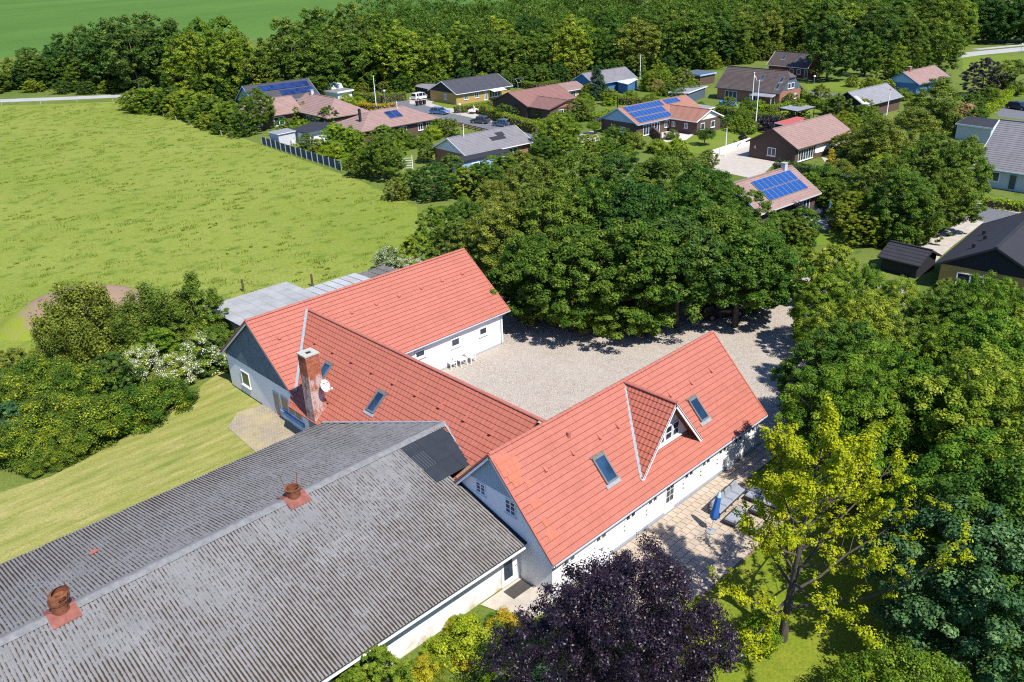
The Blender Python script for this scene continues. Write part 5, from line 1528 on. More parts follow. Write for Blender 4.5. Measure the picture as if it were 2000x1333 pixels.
# airy yellow-green tree on the lawn
x, y, h = (30.27, 13.59, 12.28)
limbs, cents = branchy(41, h, 2, .2, 1.2, .28, 32, 12, (.3, -.3), .12, .46, .25, (.14, -.24))
rg = random.Random(5)
hero('yellow_green_tree', 'airy yellow-green tree with visible branches on the garden lawn', x, y, cents, [rg.uniform(.16, .36) for _ in cents], 36, .12, L_yellow, limbs, 42, .7, .6)
# copper beech at the bottom edge
x, y = (21.15, 16.29)
def dense(seed, H, R, z0, n, clr, prof, lobe=.3, squash=1.0):
    rng = np.random.default_rng(seed)
    c = crown_centres(rng, H-clr*.4, R-clr*.5, z0, n, prof, .42, lobe, squash)
    return c, clr*rng.uniform(.6, 1.4, n)
c, rd = dense(51, 8.0, 5.7, .6, 780, .50, DOME, .34)
limbs, _ = branchy(52, 7.0, 2, .25, 1.0, .3, 14, 4)
hero('copper_beech', 'dark purple copper beech in front of the patio', x, y, c, rd, 165, .12, L_purple, limbs, 53, .75, .35, .5)
# blue-green maple at the lower right
x, y, h = (34.15, 6.74, 8.80)
c, rd = dense(61, 9.2, 4.3, .8, 400, .52, ROUND, .35)
limbs, _ = branchy(62, 8.5, 2, .25, 1.0, .3, 14, 4)
hero('blue_green_maple', 'glossy blue-green maple at the lower right', x, y, c, rd, 160, .14, L_blue, limbs, 63, .6, .55, .8)
x, y, h = (36.57, 6.64, 10.50)
c, rd = dense(64, 10.5, 4.4, .8, 330, .6, ROUND, .35)
limbs, _ = branchy(65, 9.0, 2, .25, 1.0, .3, 12, 4)
hero('green_maple', 'mid green maple cut by the right frame edge', x, y, c, rd, 160, .14, L_syc, limbs, 66, .6, .55, .8)
# lighter tree at the bottom right
x, y, h = (28.98, 7.11, 4.40)
c, rd = dense(71, 4.4, 3.3, .3, 240, .45, DOME, .4)
limbs, _ = branchy(72, 4.0, 2, .14, 1.0, .4, 10, 3)
hero('small_leaved_tree', 'small olive leaved tree at the bottom right edge', x, y, c, rd, 130, .10, L_hazel, limbs, 73, .8, .4)
# shrubs along the barn wall and at the bottom
for k, (x, y, h), lb, m in (('shrub', (18.78, 24.35, 2.00), 'bright green leafy shrub against the white barn wall', L_spring),
                            ('hazel', (14.19, 24.91, 3.00), 'green shrub in front of the barn window', L_hedge),
                            ('hazel', (13.08, 25.40, 2.40), 'low green shrub at the bottom edge by the barn', L_hedge),
                            ('shrub', (19.06, 22.50, 1.60), 'small green shrub under the copper beech', L_spring),
                            ('hazel', (18.92, 18.98, 2.60), 'pale green shrub at the bottom edge below the beech', L_blue),
                            ('shrub', (27.03, 17.14, 2.20), 'green shrub between beech and yellow tree', L_spring),
                            ('bush', (29.26, 14.23, 1.60), 'small lime shrub at the foot of the yellow tree', L_spring),
                            ('shrub', (16.34, 24.54, 1.20), 'low yellowing herbs in the flower bed', L_gold)):
    plant(k, x, y, h, 1.1, lb, 'shrub', None, m, name='shrub')

rg = random.Random(31)
for i in range(26):
    x = 12.5+i*.36+rg.uniform(-.2, .2); y = 26.0-rg.uniform(.5, 4.2)*(1.0 if i < 20 else .6)
    plant(rg.choice(('shrub', 'bush')), x, y, rg.uniform(.35, 1.0), 1.5, 'low leafy plant in the bed along the barn wall', 'plant', 'low plants in the bed along the barn', rg.choice((L_spring, L_hedge, L_hazel, L_gold)), name='bed_plant')

# ================================================================ village houses
def vroof_mat(name, c, var=.12, rough=.8):
    t = NT(name)
    v = t.pos()
    col = t.ramp(t.noise(.8, v, 5, .65), [(.3, sc(c, 1-var)), (.7, sc(c, 1+var))])
    col = t.mix(t.ramp(t.noise(5.0, v, 4, .75), [(.52, 0.0), (.72, .6)]), col, sc(c, .6))
    col = t.mix(t.ramp(t.noise(3.0, v, 4, .7), [(.64, 0.0), (.74, .5)]), col, sc(c, 1.6))
    return t.done(col, rough, .25)
RF_black = vroof_mat('black_slate_roof', (.065, .065, .075))
RF_grey = vroof_mat('mottled_grey_roof', (.20, .19, .20))
RF_pink = vroof_mat('pinkish_brown_roof', (.29, .19, .165))
RF_brown = vroof_mat('chocolate_brown_roof', (.235, .125, .105), .08)
RF_dark = vroof_mat('dark_brown_roof', (.10, .078, .07), .2)
RF_red = vroof_mat('terracotta_roof', (.33, .16, .115), .08)
RF_felt = vroof_mat('black_felt_roof', (.032, .032, .038), .1)
RF_light = vroof_mat('light_grey_roof', (.24, .24, .25), .1)
RF_redm = vroof_mat('bright_red_roof', (.42, .10, .09), .1)
W_yellow = PM('yellow_brick_wall', (.40, .265, .085), .9, .12, 3.0)
W_brown = PM('dark_brown_brick', (.105, .066, .052), .9, .15, 4.0)
W_red = PM('red_timber_wall', (.22, .035, .028), .8, .1)
W_redbrick = PM('red_brick_wall', (.32, .15, .10), .9, .12, 3.0)
W_blue = PM('blue_painted_wall', (.07, .17, .34), .7, .08)
W_lblue = PM('light_blue_cladding', (.30, .46, .60), .7, .06)
W_cream = PM('cream_brick_wall', (.52, .43, .27), .9, .08)
W_black = PM('black_timber_gable', (.022, .022, .026), .8, .2)
W_greyb = PM('grey_white_brick', (.50, .51, .53), .9, .08)
W_white = PM('village_white_wall', (.74, .74, .73), .8, .04)
W_steel = PM('slate_blue_cladding', (.085, .115, .15), .7, .1)

def solar_mat():
    t = NT('solar_cells')
    o = t.pos(src='object')
    b = t.node('ShaderNodeTexBrick', offset=0.0)
    b.inputs['Scale'].default_value = 1.0; b.inputs['Brick Width'].default_value = .25; b.inputs['Row Height'].default_value = .27
    b.inputs['Mortar Size'].default_value = .012
    b.inputs['Color1'].default_value = (.010, .055, .21, 1); b.inputs['Color2'].default_value = (.013, .065, .24, 1); b.inputs['Mortar'].default_value = (.05, .12, .30, 1)
    t.con(o, b.inputs['Vector'])
    return t.done(b.outputs['Color'], .22, .5)
M_solar = solar_mat()
M_solard = mat_glass('dark_solar_cells', (.010, .022, .075), .15)
M_alu = PM('aluminium_rail', (.55, .56, .57), .4, .05, metal=.5)

def stepped(mb, e0, e1, r1, r0, n, lip=.035):
    e0, e1, r1, r0 = map(Vector, (e0, e1, r1, r0))
    nv = (e1-e0).cross(((r0+r1)/2-e0)).normalized()
    if nv.z < 0: nv = -nv
    for c in range(n):
        t0 = c/n; t1 = (c+1)/n
        a, b = e0.lerp(r0, t0), e1.lerp(r1, t0); d, e = e0.lerp(r0, t1), e1.lerp(r1, t1)
        mb.poly([a+nv*lip, b+nv*lip, e, d]); mb.poly([a-nv*.01, b-nv*.01, b+nv*lip, a+nv*lip])
    k = Vector((0, 0, -.14))
    mb.poly([e0+k, r0+k, r1+k, e1+k]); mb.poly([e0+k, e1+k, e1, e0]); mb.poly([e0+k, e0, r0, r0+k]); mb.poly([e1+k, r1+k, r1, e1])
    return nv

def panels(root, spec, x0, t0, nx, ny, pw=1.0, ph=1.62, mat=None, gap=.03, rowgap=.08, rim=None):
    X, Y, yaw, L, W, he, hr = spec
    sl = Vector((0, W/2, hr-he)); ln = sl.length; sl.normalize(); nv = Vector((0, -sl.z, sl.y)); a = math.atan2(sl.z, sl.y)
    mb = MB(); mb.box(.02, pw-.02, .02, ph-.02, 0, .045); mb.mat(1)
    for q in ((0, pw, 0, .02), (0, pw, ph-.02, ph), (0, .02, .02, ph-.02), (pw-.02, pw, .02, ph-.02)): mb.box(q[0], q[1], q[2], q[3], 0, .05)
    me = mb.mesh('solar_panel', [mat or M_solar, rim or M_alu])
    for i in range(nx):
        for j in range(ny):
            p = sl*(t0*ln+j*(ph+rowgap))+nv*.09+Vector((x0+i*(pw+gap), 0, he))
            o = link(bpy.data.objects.new('solar_panel', me)); o.parent = root; o.location = p; o.rotation_euler = (a, 0, 0)

def house(name, label, spec, wall, roof, gable=None, hips=(0, 0), ov=.55, gv=.35, wins=(), trim=None, ncourse=13, chim=None, cat='house', halfhip=0):
    X, Y, yaw, L, W, he, hr = spec
    r = empty(name, (X, Y, 0), yaw, label, cat)
    s = (hr-he)/(W/2)
    trim = trim or M_barge
    wz = he+s*ov-.15
    hl, hrr = hips
    x0, x1 = (ov if hl else gv), L-(ov if hrr else gv)
    mb = MB(); mb.box(x0, x1, ov, W-ov, 0, wz); mb.build('wall', wall, r)
    if not hl:
        mb = MB(); mb.extr([(x0-.012, ov, wz-.02), (x0-.012, W/2, hr-.16), (x0-.012, W-ov, wz-.02)], (.3, 0, 0)); mb.build('gable', gable or wall, r)
    if not hrr:
        mb = MB(); z = hr-.16
        if halfhip: mb.extr([(x1-.29, ov, wz-.02), (x1-.29, W*.36, hr-.16-s*W*.14), (x1-.29, W*.64, hr-.16-s*W*.14), (x1-.29, W-ov, wz-.02)], (.302, 0, 0))
        else: mb.extr([(x1-.29, ov, wz-.02), (x1-.29, W/2, z), (x1-.29, W-ov, wz-.02)], (.302, 0, 0))
        mb.build('gable', gable or wall, r)
    ra, rb = (hl, W/2, hr), (L-hrr-halfhip, W/2, hr)
    mb = MB()
    if halfhip:
        q = L-halfhip; zc = hr-s*W*.14
        stepped(mb, (0, 0, he), (L, 0, he), (L, W*.36, zc), (0, W*.36, zc), ncourse-4)
        stepped(mb, (0, W*.36, zc), (L, W*.36, zc), rb, ra, 4)
    else: stepped(mb, (0, 0, he), (L, 0, he), rb, ra, ncourse)
    mb.build('roof', roof, r)
    mb = MB(); stepped(mb, (L, W, he), (0, W, he), ra, rb, ncourse); mb.build('roof', roof, r)
    if hl: mb = MB(); stepped(mb, (0, W, he), (0, 0, he), ra, ra, ncourse); mb.build('hip_end', roof, r)
    if hrr: mb = MB(); stepped(mb, (L, 0, he), (L, W, he), rb, rb, ncourse); mb.build('hip_end', roof, r)
    if halfhip: mb = MB(); stepped(mb, (L, W*.36, zc), (L, W*.64, zc), rb, rb, 4); mb.build('hip_end', roof, r)
    mb = MB(); mb.bar((ra[0], W/2, hr+.03), (rb[0], W/2, hr+.03), .26, .12); mb.build('ridge', roof, r)
    for side, on in ((0, not hl), (1, not hrr)):
        if on and not (side and halfhip):
            x = -.02 if side == 0 else L+.02
            for yy in (0, W):
                mb = MB(); mb.bar((x, yy, he-.05), (x, W/2, hr-.05), .05, .2); mb.build('barge_board', trim, r)
    mb = MB(); mb.bar((0, -.04, he-.06), (L, -.04, he-.06), .1, .12); mb.build('gutter', trim, r)
    for w in wins:
        side, p, wd, z0, z1 = w[:5]; fm = w[5] if len(w) > 5 else WHITE; mu = w[6] if len(w) > 6 else 1
        if side == 'n': window_y(r, (0, 0, 0), p, p+wd, ov, z0, z1, -1, mu, 0, fm, fw=.1)
        if side == 'l': window_x(r, (0, 0, 0), p, p+wd, x0-.012, z0, z1, -1, mu, 0, fm, fw=.1)
        if side == 'r': window_x(r, (0, 0, 0), p, p+wd, x1+.012, z0, z1, 1, mu, 0, fm, fw=.1)
    if chim:
        cx, cy, ch, cm = chim
        mb = MB(); mb.box(cx-.3, cx+.3, cy-.3, cy+.3, hr-1.0, hr+ch); c = mb.build('chimney', cm, r)
        mb = MB(); mb.box(cx-.36, cx+.36, cy-.36, cy+.36, hr+ch, hr+ch+.08); mb.build('chimney_cap', M_concrete, c)
    return r

def merge(wing, main):
    """make the parts of a wing parts of the house it is built onto"""
    def mw(o): return Matrix.Translation(o.location) @ Matrix.Rotation(o.rotation_euler.z, 4, 'Z')
    M = mw(main).inverted() @ mw(wing)
    for c in list(wing.children):
        L = Matrix.Translation(c.location) @ c.rotation_euler.to_matrix().to_4x4()
        c.parent = main; c.matrix_local = M @ L
    bpy.data.objects.remove(wing)

def vskylight(r, spec, x, t, w=.8, h=1.3):
    X, Y, yaw, L, W, he, hr = spec
    sl = Vector((0, W/2, hr-he)); ln = sl.length; sl.normalize(); nv = Vector((0, -sl.z, sl.y))
    skylight(r, Vector((x, 0, he))+sl*(t*ln), (1, 0, 0), sl, nv, w, h, (0, 0, 0))

def number(r, ch, loc, rot, size=.55):
    cu = bpy.data.curves.new('house_number', 'FONT'); cu.body = ch; cu.size = size; cu.extrude = .01
    t = bpy.data.objects.new('tmp', cu); link(t)
    dg = bpy.context.evaluated_depsgraph_get(); me = bpy.data.meshes.new_from_object(t.evaluated_get(dg))
    bpy.data.objects.remove(t); me.materials.append(WHITE)
    o = link(bpy.data.objects.new('house_number', me)); o.parent = r; o.location = loc; o.rotation_euler = rot

def flat_house(name, label, pts, z, wall, roof, th=.18, ov=.3, open_sides=False, fascia=None, cat='garage'):
    cx = sum(p[0] for p in pts)/len(pts); cy = sum(p[1] for p in pts)/len(pts)
    r = empty(name, (cx, cy, 0), 0, label, cat)
    q = [(p[0]-cx, p[1]-cy) for p in pts]
    mb = MB(); mb.extr([(a, b, z-th) for a, b in q], (0, 0, th-.01)); mb.build('fascia', fascia or M_barge, r)
    mb = MB(); mb.extr([(a*.985, b*.985, z-.009) for a, b in q], (0, 0, .02)); mb.build('roof', roof, r)
    d = max(math.hypot(a, b) for a, b in q); k = 1-ov/d*1.4
    if open_sides:
        for a, b in q:
            mb = MB(); mb.box(a*k-.06, a*k+.06, b*k-.06, b*k+.06, 0, z-th); mb.build('post', fascia or M_barge, r)
    else:
        mb = MB(); mb.extr([(a*k, b*k, 0) for a, b in q], (0, 0, z-th)); mb.build('wall', wall, r)
    return r

# --- left group
S = (92.36, 180.76, -4.0, 16.80, 10.88, 2.50, 6.11)
o = house('solar_roof_house', 'dark gabled house with two rows of blue solar panels beside the wood', S, W_steel, RF_black, W_lblue, trim=W_lblue, wins=(('l', 3, 1.2, 1.0, 2.0),))
panels(o, S, 3.4, .60, 12, 1, 1.02, 1.75, M_solard, rim=M_solard); panels(o, S, 7.8, .26, 8, 1, 1.02, 1.75, M_solard, rim=M_solard)
S2 = (93.4, 168.3, -94.0, 18.0, 10.4, 2.5, 5.4)
h2 = house('hipped_house', 'hipped pinkish brown roof house nearest the solar roof', S2, W_brown, RF_pink, hips=(0, 5.4), wins=(('n', 12, 1.4, .8, 2.0), ('n', 8, 2.0, .4, 2.1)), chim=(3, 5, .8, W_greyb), trim=W_brown)
ex, ey = (91.77, 162.58)
S2b = (ex-11.5, ey+.8, -4.0, 14.0, 10.4, 2.5, 5.35)
w2 = house('hipped_house', 'left wing of the hipped house under a pink brown roof', S2b, W_brown, RF_pink, hips=(5.2, 0), wins=(('n', 7, 2.4, .3, 2.1), ('n', 3, 1.4, .8, 2.0)), trim=W_brown)
merge(w2, h2)
S3 = (87.5, 131.8, -3.5, 18.6, 11.6, 2.5, 4.95)
o = house('hipped_house', 'hipped pink roof house with two solar collectors behind the board fence', S3, W_brown, RF_pink, hips=(5.8, 5.0), wins=(('n', 13.2, 1.2, .8, 2.1), ('n', 15.2, 1.2, .8, 2.1), ('n', 9, 1.6, .8, 2.1)), trim=W_brown)
panels(o, S3, 8.3, .42, 2, 1, 1.5, 2.5, M_solard)
mb = MB(); mb.box(2.5, 2.9, 4, 4.4, 3, 6.0); mb.build('chimney', W_black, o)
flat_house('house_extension', 'dark flat roofed extension with blue fascia and white wall', [(81.49, 145.60), (81.02, 139.32), (85.55, 139.78), (90.17, 144.21), (88.05, 149.24)], 2.6, W_white, RF_felt, .45, .4, False, W_steel, 'extension')
flat_house('garden_shed', 'small garden shed with pale flat roof by the board fence', [(77.35, 148.03), (77.21, 143.96), (81.48, 144.34), (81.76, 148.41)], 2.4, W_greyb, RF_light, .12, .3, cat='shed')
flat_house('white_garage', 'white flat roofed garage with a tilted panel on top', [(113.72, 188.23), (114.04, 179.77), (119.13, 180.24), (119.49, 187.12)], 2.7, W_white, RF_grey, .4, .5, cat='garage')
a = (115.25, 184.12)
mb = MB(); mb.extr([(0, 0, 0), (3.3, -.2, 0), (3.3, .9, 1.5), (0, 1.1, 1.5)], (0, -.08, .05)); o = mb.build('tilted_panel', PM('pale_solar_glass', (.42, .46, .44), .3, .1), None)
o.location = (a[0], a[1], 2.72); tag(o, 'pale tilted solar collector on the white garage roof', 'solar panel')

# --- yellow house and neighbours
S = (128.29, 152.03, -4.0, 17.23, 11.59, 2.50, 4.97)
o = house('yellow_house', 'yellow brick house with dark slate roof and black gable', S, W_yellow, RF_black, W_black, wins=(('l', 4.2, 1.0, .9, 2.1), ('n', 2.6, 1.2, .9, 2.2), ('n', 5.8, 1.2, .9, 2.2), ('n', 8.6, .9, .1, 2.2), ('n', 10.2, 3.4, .5, 2.2, WHITE, 3)))
mb = MB(); mb.hexa([(9.9, -1.6, 2.05), (14, -1.6, 2.05), (14, .5, 2.45), (9.9, .5, 2.45), (9.9, -1.6, 2.12), (14, -1.6, 2.12), (14, .5, 2.52), (9.9, .5, 2.52)]); mb.build('awning', PM('pale_awning', (.62, .70, .72), .7, .05), o)
flat_house('carport', 'black timber carport left of the yellow house', [(132.38, 173.03), (130.73, 164.26), (137.96, 170.68), (136.89, 176.01)], 2.3, W_black, RF_grey, .2, .4, False, W_black, 'carport')
S = (125.28, 125.73, -4.0, 14.35, 12.39, 2.50, 4.86)
o = house('brown_house', 'chocolate brown house with low gable facing the street', S, W_brown, RF_brown, W_brown, wins=(('l', 4.5, 1.0, .9, 2.0, W_blue), ('l', 8, 1.0, .9, 2.0, W_blue), ('n', 1.0, 1.4, .4, 2.0, W_blue)), trim=W_brown)
S = (126.11, 131.68, -94.0, 12.18, 10.68, 2.45, 3.71)
w2 = house('brown_house', 'front wing of the chocolate brown house', S, W_brown, RF_brown, W_redbrick, wins=(('n', 3, 1.0, .9, 2.0, W_blue), ('r', 3, 1.4, .9, 2.0)), trim=W_brown)
merge(w2, o)
S = (142.52, 133.64, -4.0, 9.66, 6.87, 2.50, 3.74)
house('cream_house', 'cream brick house under a dusty pink roof', S, W_cream, RF_pink, W_cream, wins=(('n', max(1, S[3]-4.5), 1.4, .8, 2.1),))
S = (156.82, 134.54, -4.0, 15.32, 8.43, 2.50, 4.80)
o = house('blue_house', 'blue house half hidden behind the blue spruce', S, W_blue, RF_grey, W_blue, trim=W_lblue, wins=(('n', S[3]-4, 1.2, .8, 2.0),))
w2 = flat_house('white_awning', 'pale blue veranda roof on the blue house', [(164.40, 133.73), (162.33, 128.74), (170.57, 132.10), (172.23, 136.64)], 2.4, W_blue, PM('pale_awning', (.62, .70, .72), .7, .05), .1, .4, cat='veranda')
merge(w2, o)

# --- number six with solar roof, and its wing
S = (122.09, 94.38, -4.0, 19.58, 9.99, 2.50, 4.99)
o = house('number_six_house', 'brown brick house with large blue solar array and pale blue gable', S, W_brown, RF_red, W_lblue, trim=W_lblue, wins=(('l', 3.2, 1.5, .8, 1.7), ('n', 2.2, 4.6, .2, 2.1, WHITE, 5), ('n', 8.2, 1.3, .8, 2.1)), ncourse=12)
number(o, '6', (S[3]*0+.30, 6.9, 1.55), (R_(90), 0, R_(-90)), .8)
for j, (x0, n) in enumerate(((1.0, 9), (1.0, 9), (1.1, 10))): panels(o, S, x0, .06+.315*j, n, 1, 1.0, 1.55)
panels(o, S, 12.2, .70, 4, 1, 1.0, 1.4)
mb = MB(); mb.tube([(3.2, S[4]*.8, 3), (3.2, S[4]*.8, 5.8)], .12, 8); mb.build('stove_pipe', W_black, o)
S = (131.26, 97.73, -94.0, 10.34, 8.01, 2.50, 4.15)
h6 = o
w2 = house('number_six_house', 'front wing of number six with white gable', S, W_brown, RF_red, W_white, trim=WHITE, wins=(('n', S[3]-3.2, .8, 1.0, 1.9), ('n', S[3]-6.2, .8, 1.0, 1.9), ('r', 1.6, 1.2, .8, 2.0, WHITE, 0), ('r', 4.6, 1.2, .8, 2.0, WHITE, 0)))
merge(w2, h6)
flat_house('garage', 'white edged flat garage behind number six', [(142.12, 97.87), (142.57, 93.97), (146.75, 94.14), (147.92, 99.17)], 2.4, W_brown, RF_light, .2, .4)
flat_house('timber_carport', 'grey felt roofed carport with white awning', [(157.06, 113.12), (158.81, 108.90), (169.29, 111.01), (168.42, 115.61)], 2.5, W_steel, RF_light, .25, .5, cat='carport')
flat_house('garage', 'blue grey flat garage before the wood', [(184.86, 129.43), (182.44, 121.90), (189.26, 121.63), (191.09, 128.72)], 2.7, W_brown, W_steel, .35, .4, False, W_lblue)
# --- large half-hipped house
S = (167.65, 108.0, -94.0, 16.9, 8.9, 2.6, 6.75)
o = house('half_hipped_house', 'large brick house with dark half-hipped roof and steel blue gable', S, W_redbrick, RF_dark, W_steel, halfhip=1.6, ncourse=18, trim=W_steel, wins=(('r', S[4]*.36, 1.1, 3.2, 4.4, WHITE, 0), ('r', S[4]*.36+1.3, 1.1, 3.2, 4.4, WHITE, 0), ('n', 2.5, 3.2, .6, 2.1, WHITE, 2), ('n', 9, 2.2, .2, 2.1, WHITE, 1), ('r', 2, 1.0, .9, 2.0), ('r', 6, 1.0, .9, 2.0)))
for x, t in ((10.5, .62), (15.8, .6), (17.6, .3)): vskylight(o, S, min(x, S[3]-1.5), t, .8, 1.2)
w2 = flat_house('veranda', 'white glazed veranda before the half-hipped house', [(163.19, 96.39), (163.26, 91.10), (167.37, 92.38), (167.55, 97.53)], 2.4, W_white, RF_light, .12, .3, True, WHITE, 'veranda')
merge(w2, o)
S = (208.39, 118.80, -98.0, 12.85, 6.67, 2.60, 5.80)
o = house('red_house', 'red timber house with dark tiled roof before the wood', S, W_red, RF_dark, W_red, ncourse=16, trim=WHITE, wins=(('n', S[3]*.55, 1.2, .9, 2.1, WHITE, 0), ('n', S[3]*.72, 1.2, .9, 2.1, WHITE, 0), ('n', S[3]*.9, 1.0, .1, 2.2, WHITE, 0)))
for f in (.3, .68, .85): vskylight(o, S, S[3]*f, .6, .9, 1.3)
# --- number four
S = (120.28, 61.96, -4.0, 16.86, 9.50, 2.50, 5.05)
o = house('number_four_house', 'dark brick house with dusty pink roof and paved forecourt', S, W_brown, RF_pink, W_brown, trim=W_brown, wins=(('l', 4.0, 1.5, .8, 2.1), ('n', 1.2, 4.2, .3, 2.1, WHITE, 5), ('n', 6.2, 2.2, .9, 2.1, WHITE, 1), ('n', 10, 1.6, .9, 2.1), ('n', 13, 1.6, .9, 2.1)), ncourse=14)
number(o, '4', (.30, S[4]-1.4, 1.5), (R_(90), 0, R_(-90)), .8)
mb = MB(); mb.box(5.9, S[3]-.9, .49, .535, .95, 2.05); mb.build('white_panel', WHITE, o)
mb = MB(); mb.tube([(1.5, S[4]/2+.8, S[6]-.6), (1.5, S[4]/2+.8, S[6]+.35)], .13, 8); mb.build('vent_pipe', W_black, o)
flat_house('red_roofed_shed', 'flat shed with bright red roof behind number four', [(138.26, 76.28), (137.10, 72.83), (145.57, 73.66), (145.86, 76.04)], 2.4, W_black, RF_redm, .15, .4, cat='shed')
flat_house('carport', 'open carport with pale flat roof on posts', [(151.85, 83.10), (150.20, 78.31), (156.70, 77.87), (158.25, 82.69)], 2.5, W_black, RF_light, .25, .3, True, W_black, 'carport')
# --- lower solar house
S = (86.17, 48.16, -4.0, 13.01, 9.27, 2.50, 5.28)
o = house('lower_solar_house', 'pink roofed house with two rows of bright blue solar panels by the tree clump', S, W_brown, RF_pink, W_brown, trim=W_greyb, wins=(('n', S[3]-3.2, 1.6, .6, 2.1),), ncourse=14, chim=(S[3]-2, 4.4, .7, W_greyb))
panels(o, S, S[3]-9.6, .24, 8, 1, 1.0, 1.68); panels(o, S, S[3]-9.6, .57, 8, 1, 1.0, 1.68)
# --- right side houses
S = (161.33, 70.30, -4.0, 15.25, 7.97, 2.50, 4.86)
o = house('grey_roof_house', 'black gabled house with grey roof and two pale roof patches', S, W_brown, RF_light, W_black, trim=W_black, ncourse=10)
for x, t, w, h in ((.4, .35, .9, 1.6), (.4, .1, 1.9, 1.1)):
    ln = math.hypot(S[4]/2, S[6]-S[5]); a = math.atan2(S[6]-S[5], S[4]/2)
    mb = MB(); mb.box(0, w, 0, h, .05, .065); q = mb.build('roof_patch', W_greyb, o); q.location = (x, math.cos(a)*t*ln, S[5]+math.sin(a)*t*ln); q.rotation_euler = (a, 0, 0)
S = (193.92, 73.28, -4.0, 15.13, 8.10, 2.50, 4.79)
house('blue_gable_house', 'house with light blue gable and red brick chimney', S, W_blue, RF_pink, W_lblue, trim=W_blue, chim=(3, S[4]/2, .9, W_redbrick))
S = (123.9, 37.8, -94.0, 16.0, 12.0, 2.6, 8.1)
o = house('grey_tiled_house', 'pale brick house with steep grey tiled roof cut by the frame', S, W_greyb, RF_grey, W_greyb, ncourse=24, wins=(('n', 1.6, 1.8, .9, 2.2, WHITE, 0), ('n', 4.6, 1.0, .1, 2.2, W_lblue, 0)))
flat_house('garage', 'flat bitumen roofed garage beside the grey tiled house', [(153.18, 50.87), (152.05, 44.54), (160.35, 46.30), (160.91, 51.63)], 2.7, W_greyb, RF_felt, .25, .4)
S = (82.3, 16.7, 4.0, 16.0, 10.0, 2.5, 5.15)
o = house('black_roof_house', 'house with matt black roof and yellow brick gable', S, W_yellow, RF_felt, W_black, trim=W_black, wins=(('l', S[4]-4.5, 2.4, .6, 2.1),), ncourse=8)
for i, y in enumerate((S[4]-2.6, S[4]-2.8, S[4]-2.0)):
    mb = MB(); z = S[6]-(y-S[4]/2)*(S[6]-S[5])/(S[4]/2); mb.box(3+i*3, 3.3+i*3, y, y+.3, z-.2, z+.35); mb.build('roof_vent', W_black, o)
a = (85.73, 29.89)
house('black_shed', 'small black gabled shed beside the concrete drive', (a[0]-2.4, a[1]+2.9, -94, 4.4, 4.6, 1.5, 2.6), W_black, RF_felt, W_black, trim=W_black, ov=.3, ncourse=5, cat='shed')
# --- mottled roof house near the meadow
S = (85.90, 100.44, -4.0, 14.50, 9.53, 2.50, 4.72)
o = house('mottled_roof_house', 'long house with mottled grey roof and pale gable by the meadow', S, W_redbrick, RF_grey, W_white, trim=WHITE, ncourse=14, wins=(('n', S[3]-7.2, 4.0, .3, 2.1, WHITE, 3),))
for x, t, w, h in ((S[3]-5.4, .62, 1.6, 1.0), (S[3]-7.2, .44, 3.0, 1.0)):
    ln = math.hypot(S[4]/2, S[6]-S[5]); a = math.atan2(S[6]-S[5], S[4]/2)
    mb = MB(); mb.box(0, w, 0, h, .05, .065); q = mb.build('roof_patch', RF_felt, o); q.location = (x, math.cos(a)*t*ln, S[5]+math.sin(a)*t*ln); q.rotation_euler = (a, 0, 0)
mb = MB(); mb.box(S[3]-17, S[3]-7.6, -2.4, .6, 0, 2.35); e = mb.build('blue_extension', PM('sky_blue_boards', (.25, .36, .58), .7, .05), o)
mb = MB(); mb.box(S[3]-17.3, S[3]-7.3, -2.7, .9, 2.352, 2.55); mb.build('extension_roof', RF_felt, e)
window_y(e, (0, 0, 0), S[3]-15.2, S[3]-13.6, -2.4, .7, 1.9, -1, 0, 0, WHITE, fw=.14)
S = (76.38, 87.36, -4.0, 7.98, 5.35, 1.90, 2.79)
house('red_shed', 'small red shed with red roof hidden in the tree clump', S, W_red, RF_redm, W_blue, ov=.25, ncourse=6, trim=W_blue, cat='shed')

# ================================================================ hedges, walls, fences
def hedge(label, pts, w, h, mat, seed, leaf=.24, dens=44, cat='hedge', kindname='hedge'):
    rng = np.random.default_rng(seed)
    cx, cy = pts[0]
    r = empty(kindname, (cx, cy, 0), 0, label, cat)
    cs = []
    core = MB()
    for a, b in zip(pts, pts[1:]):
        L = math.dist(a, b); dx, dy = (b[0]-a[0])/L, (b[1]-a[1])/L
        core.bar((a[0]-cx, a[1]-cy, h*.42), (b[0]-cx, b[1]-cy, h*.42), w*.55, h*.8)
        for i in range(int(L*dens*(w+2*h)/5)):
            s = rng.uniform(0, L); q = rng.uniform(0, w+2*h)
            if q < h: o, z = -w/2, q
            elif q < h+w: o, z = q-h-w/2, h
            else: o, z = w/2, q-h-w
            o += rng.normal(0, .05); z = max(.1, z+rng.normal(0, .05))
            cs.append((a[0]-cx+dx*s-dy*o, a[1]-cy+dy*s+dx*o, z))
    c = np.array(cs); rd = rng.uniform(.14, .3, len(c))
    P_, N, idx = clump_leaves(c, rd, 7, rng, .9, .3, .5)
    tint = .45+rng.normal(0, .12, len(c))[idx]+rng.normal(0, .15, len(P_))
    o = link(bpy.data.objects.new('foliage', leaf_mesh('hedge_foliage', P_, N, leaf, rng, tint, [mat]))); o.parent = r
    core.build('twigs', M_bark, r)
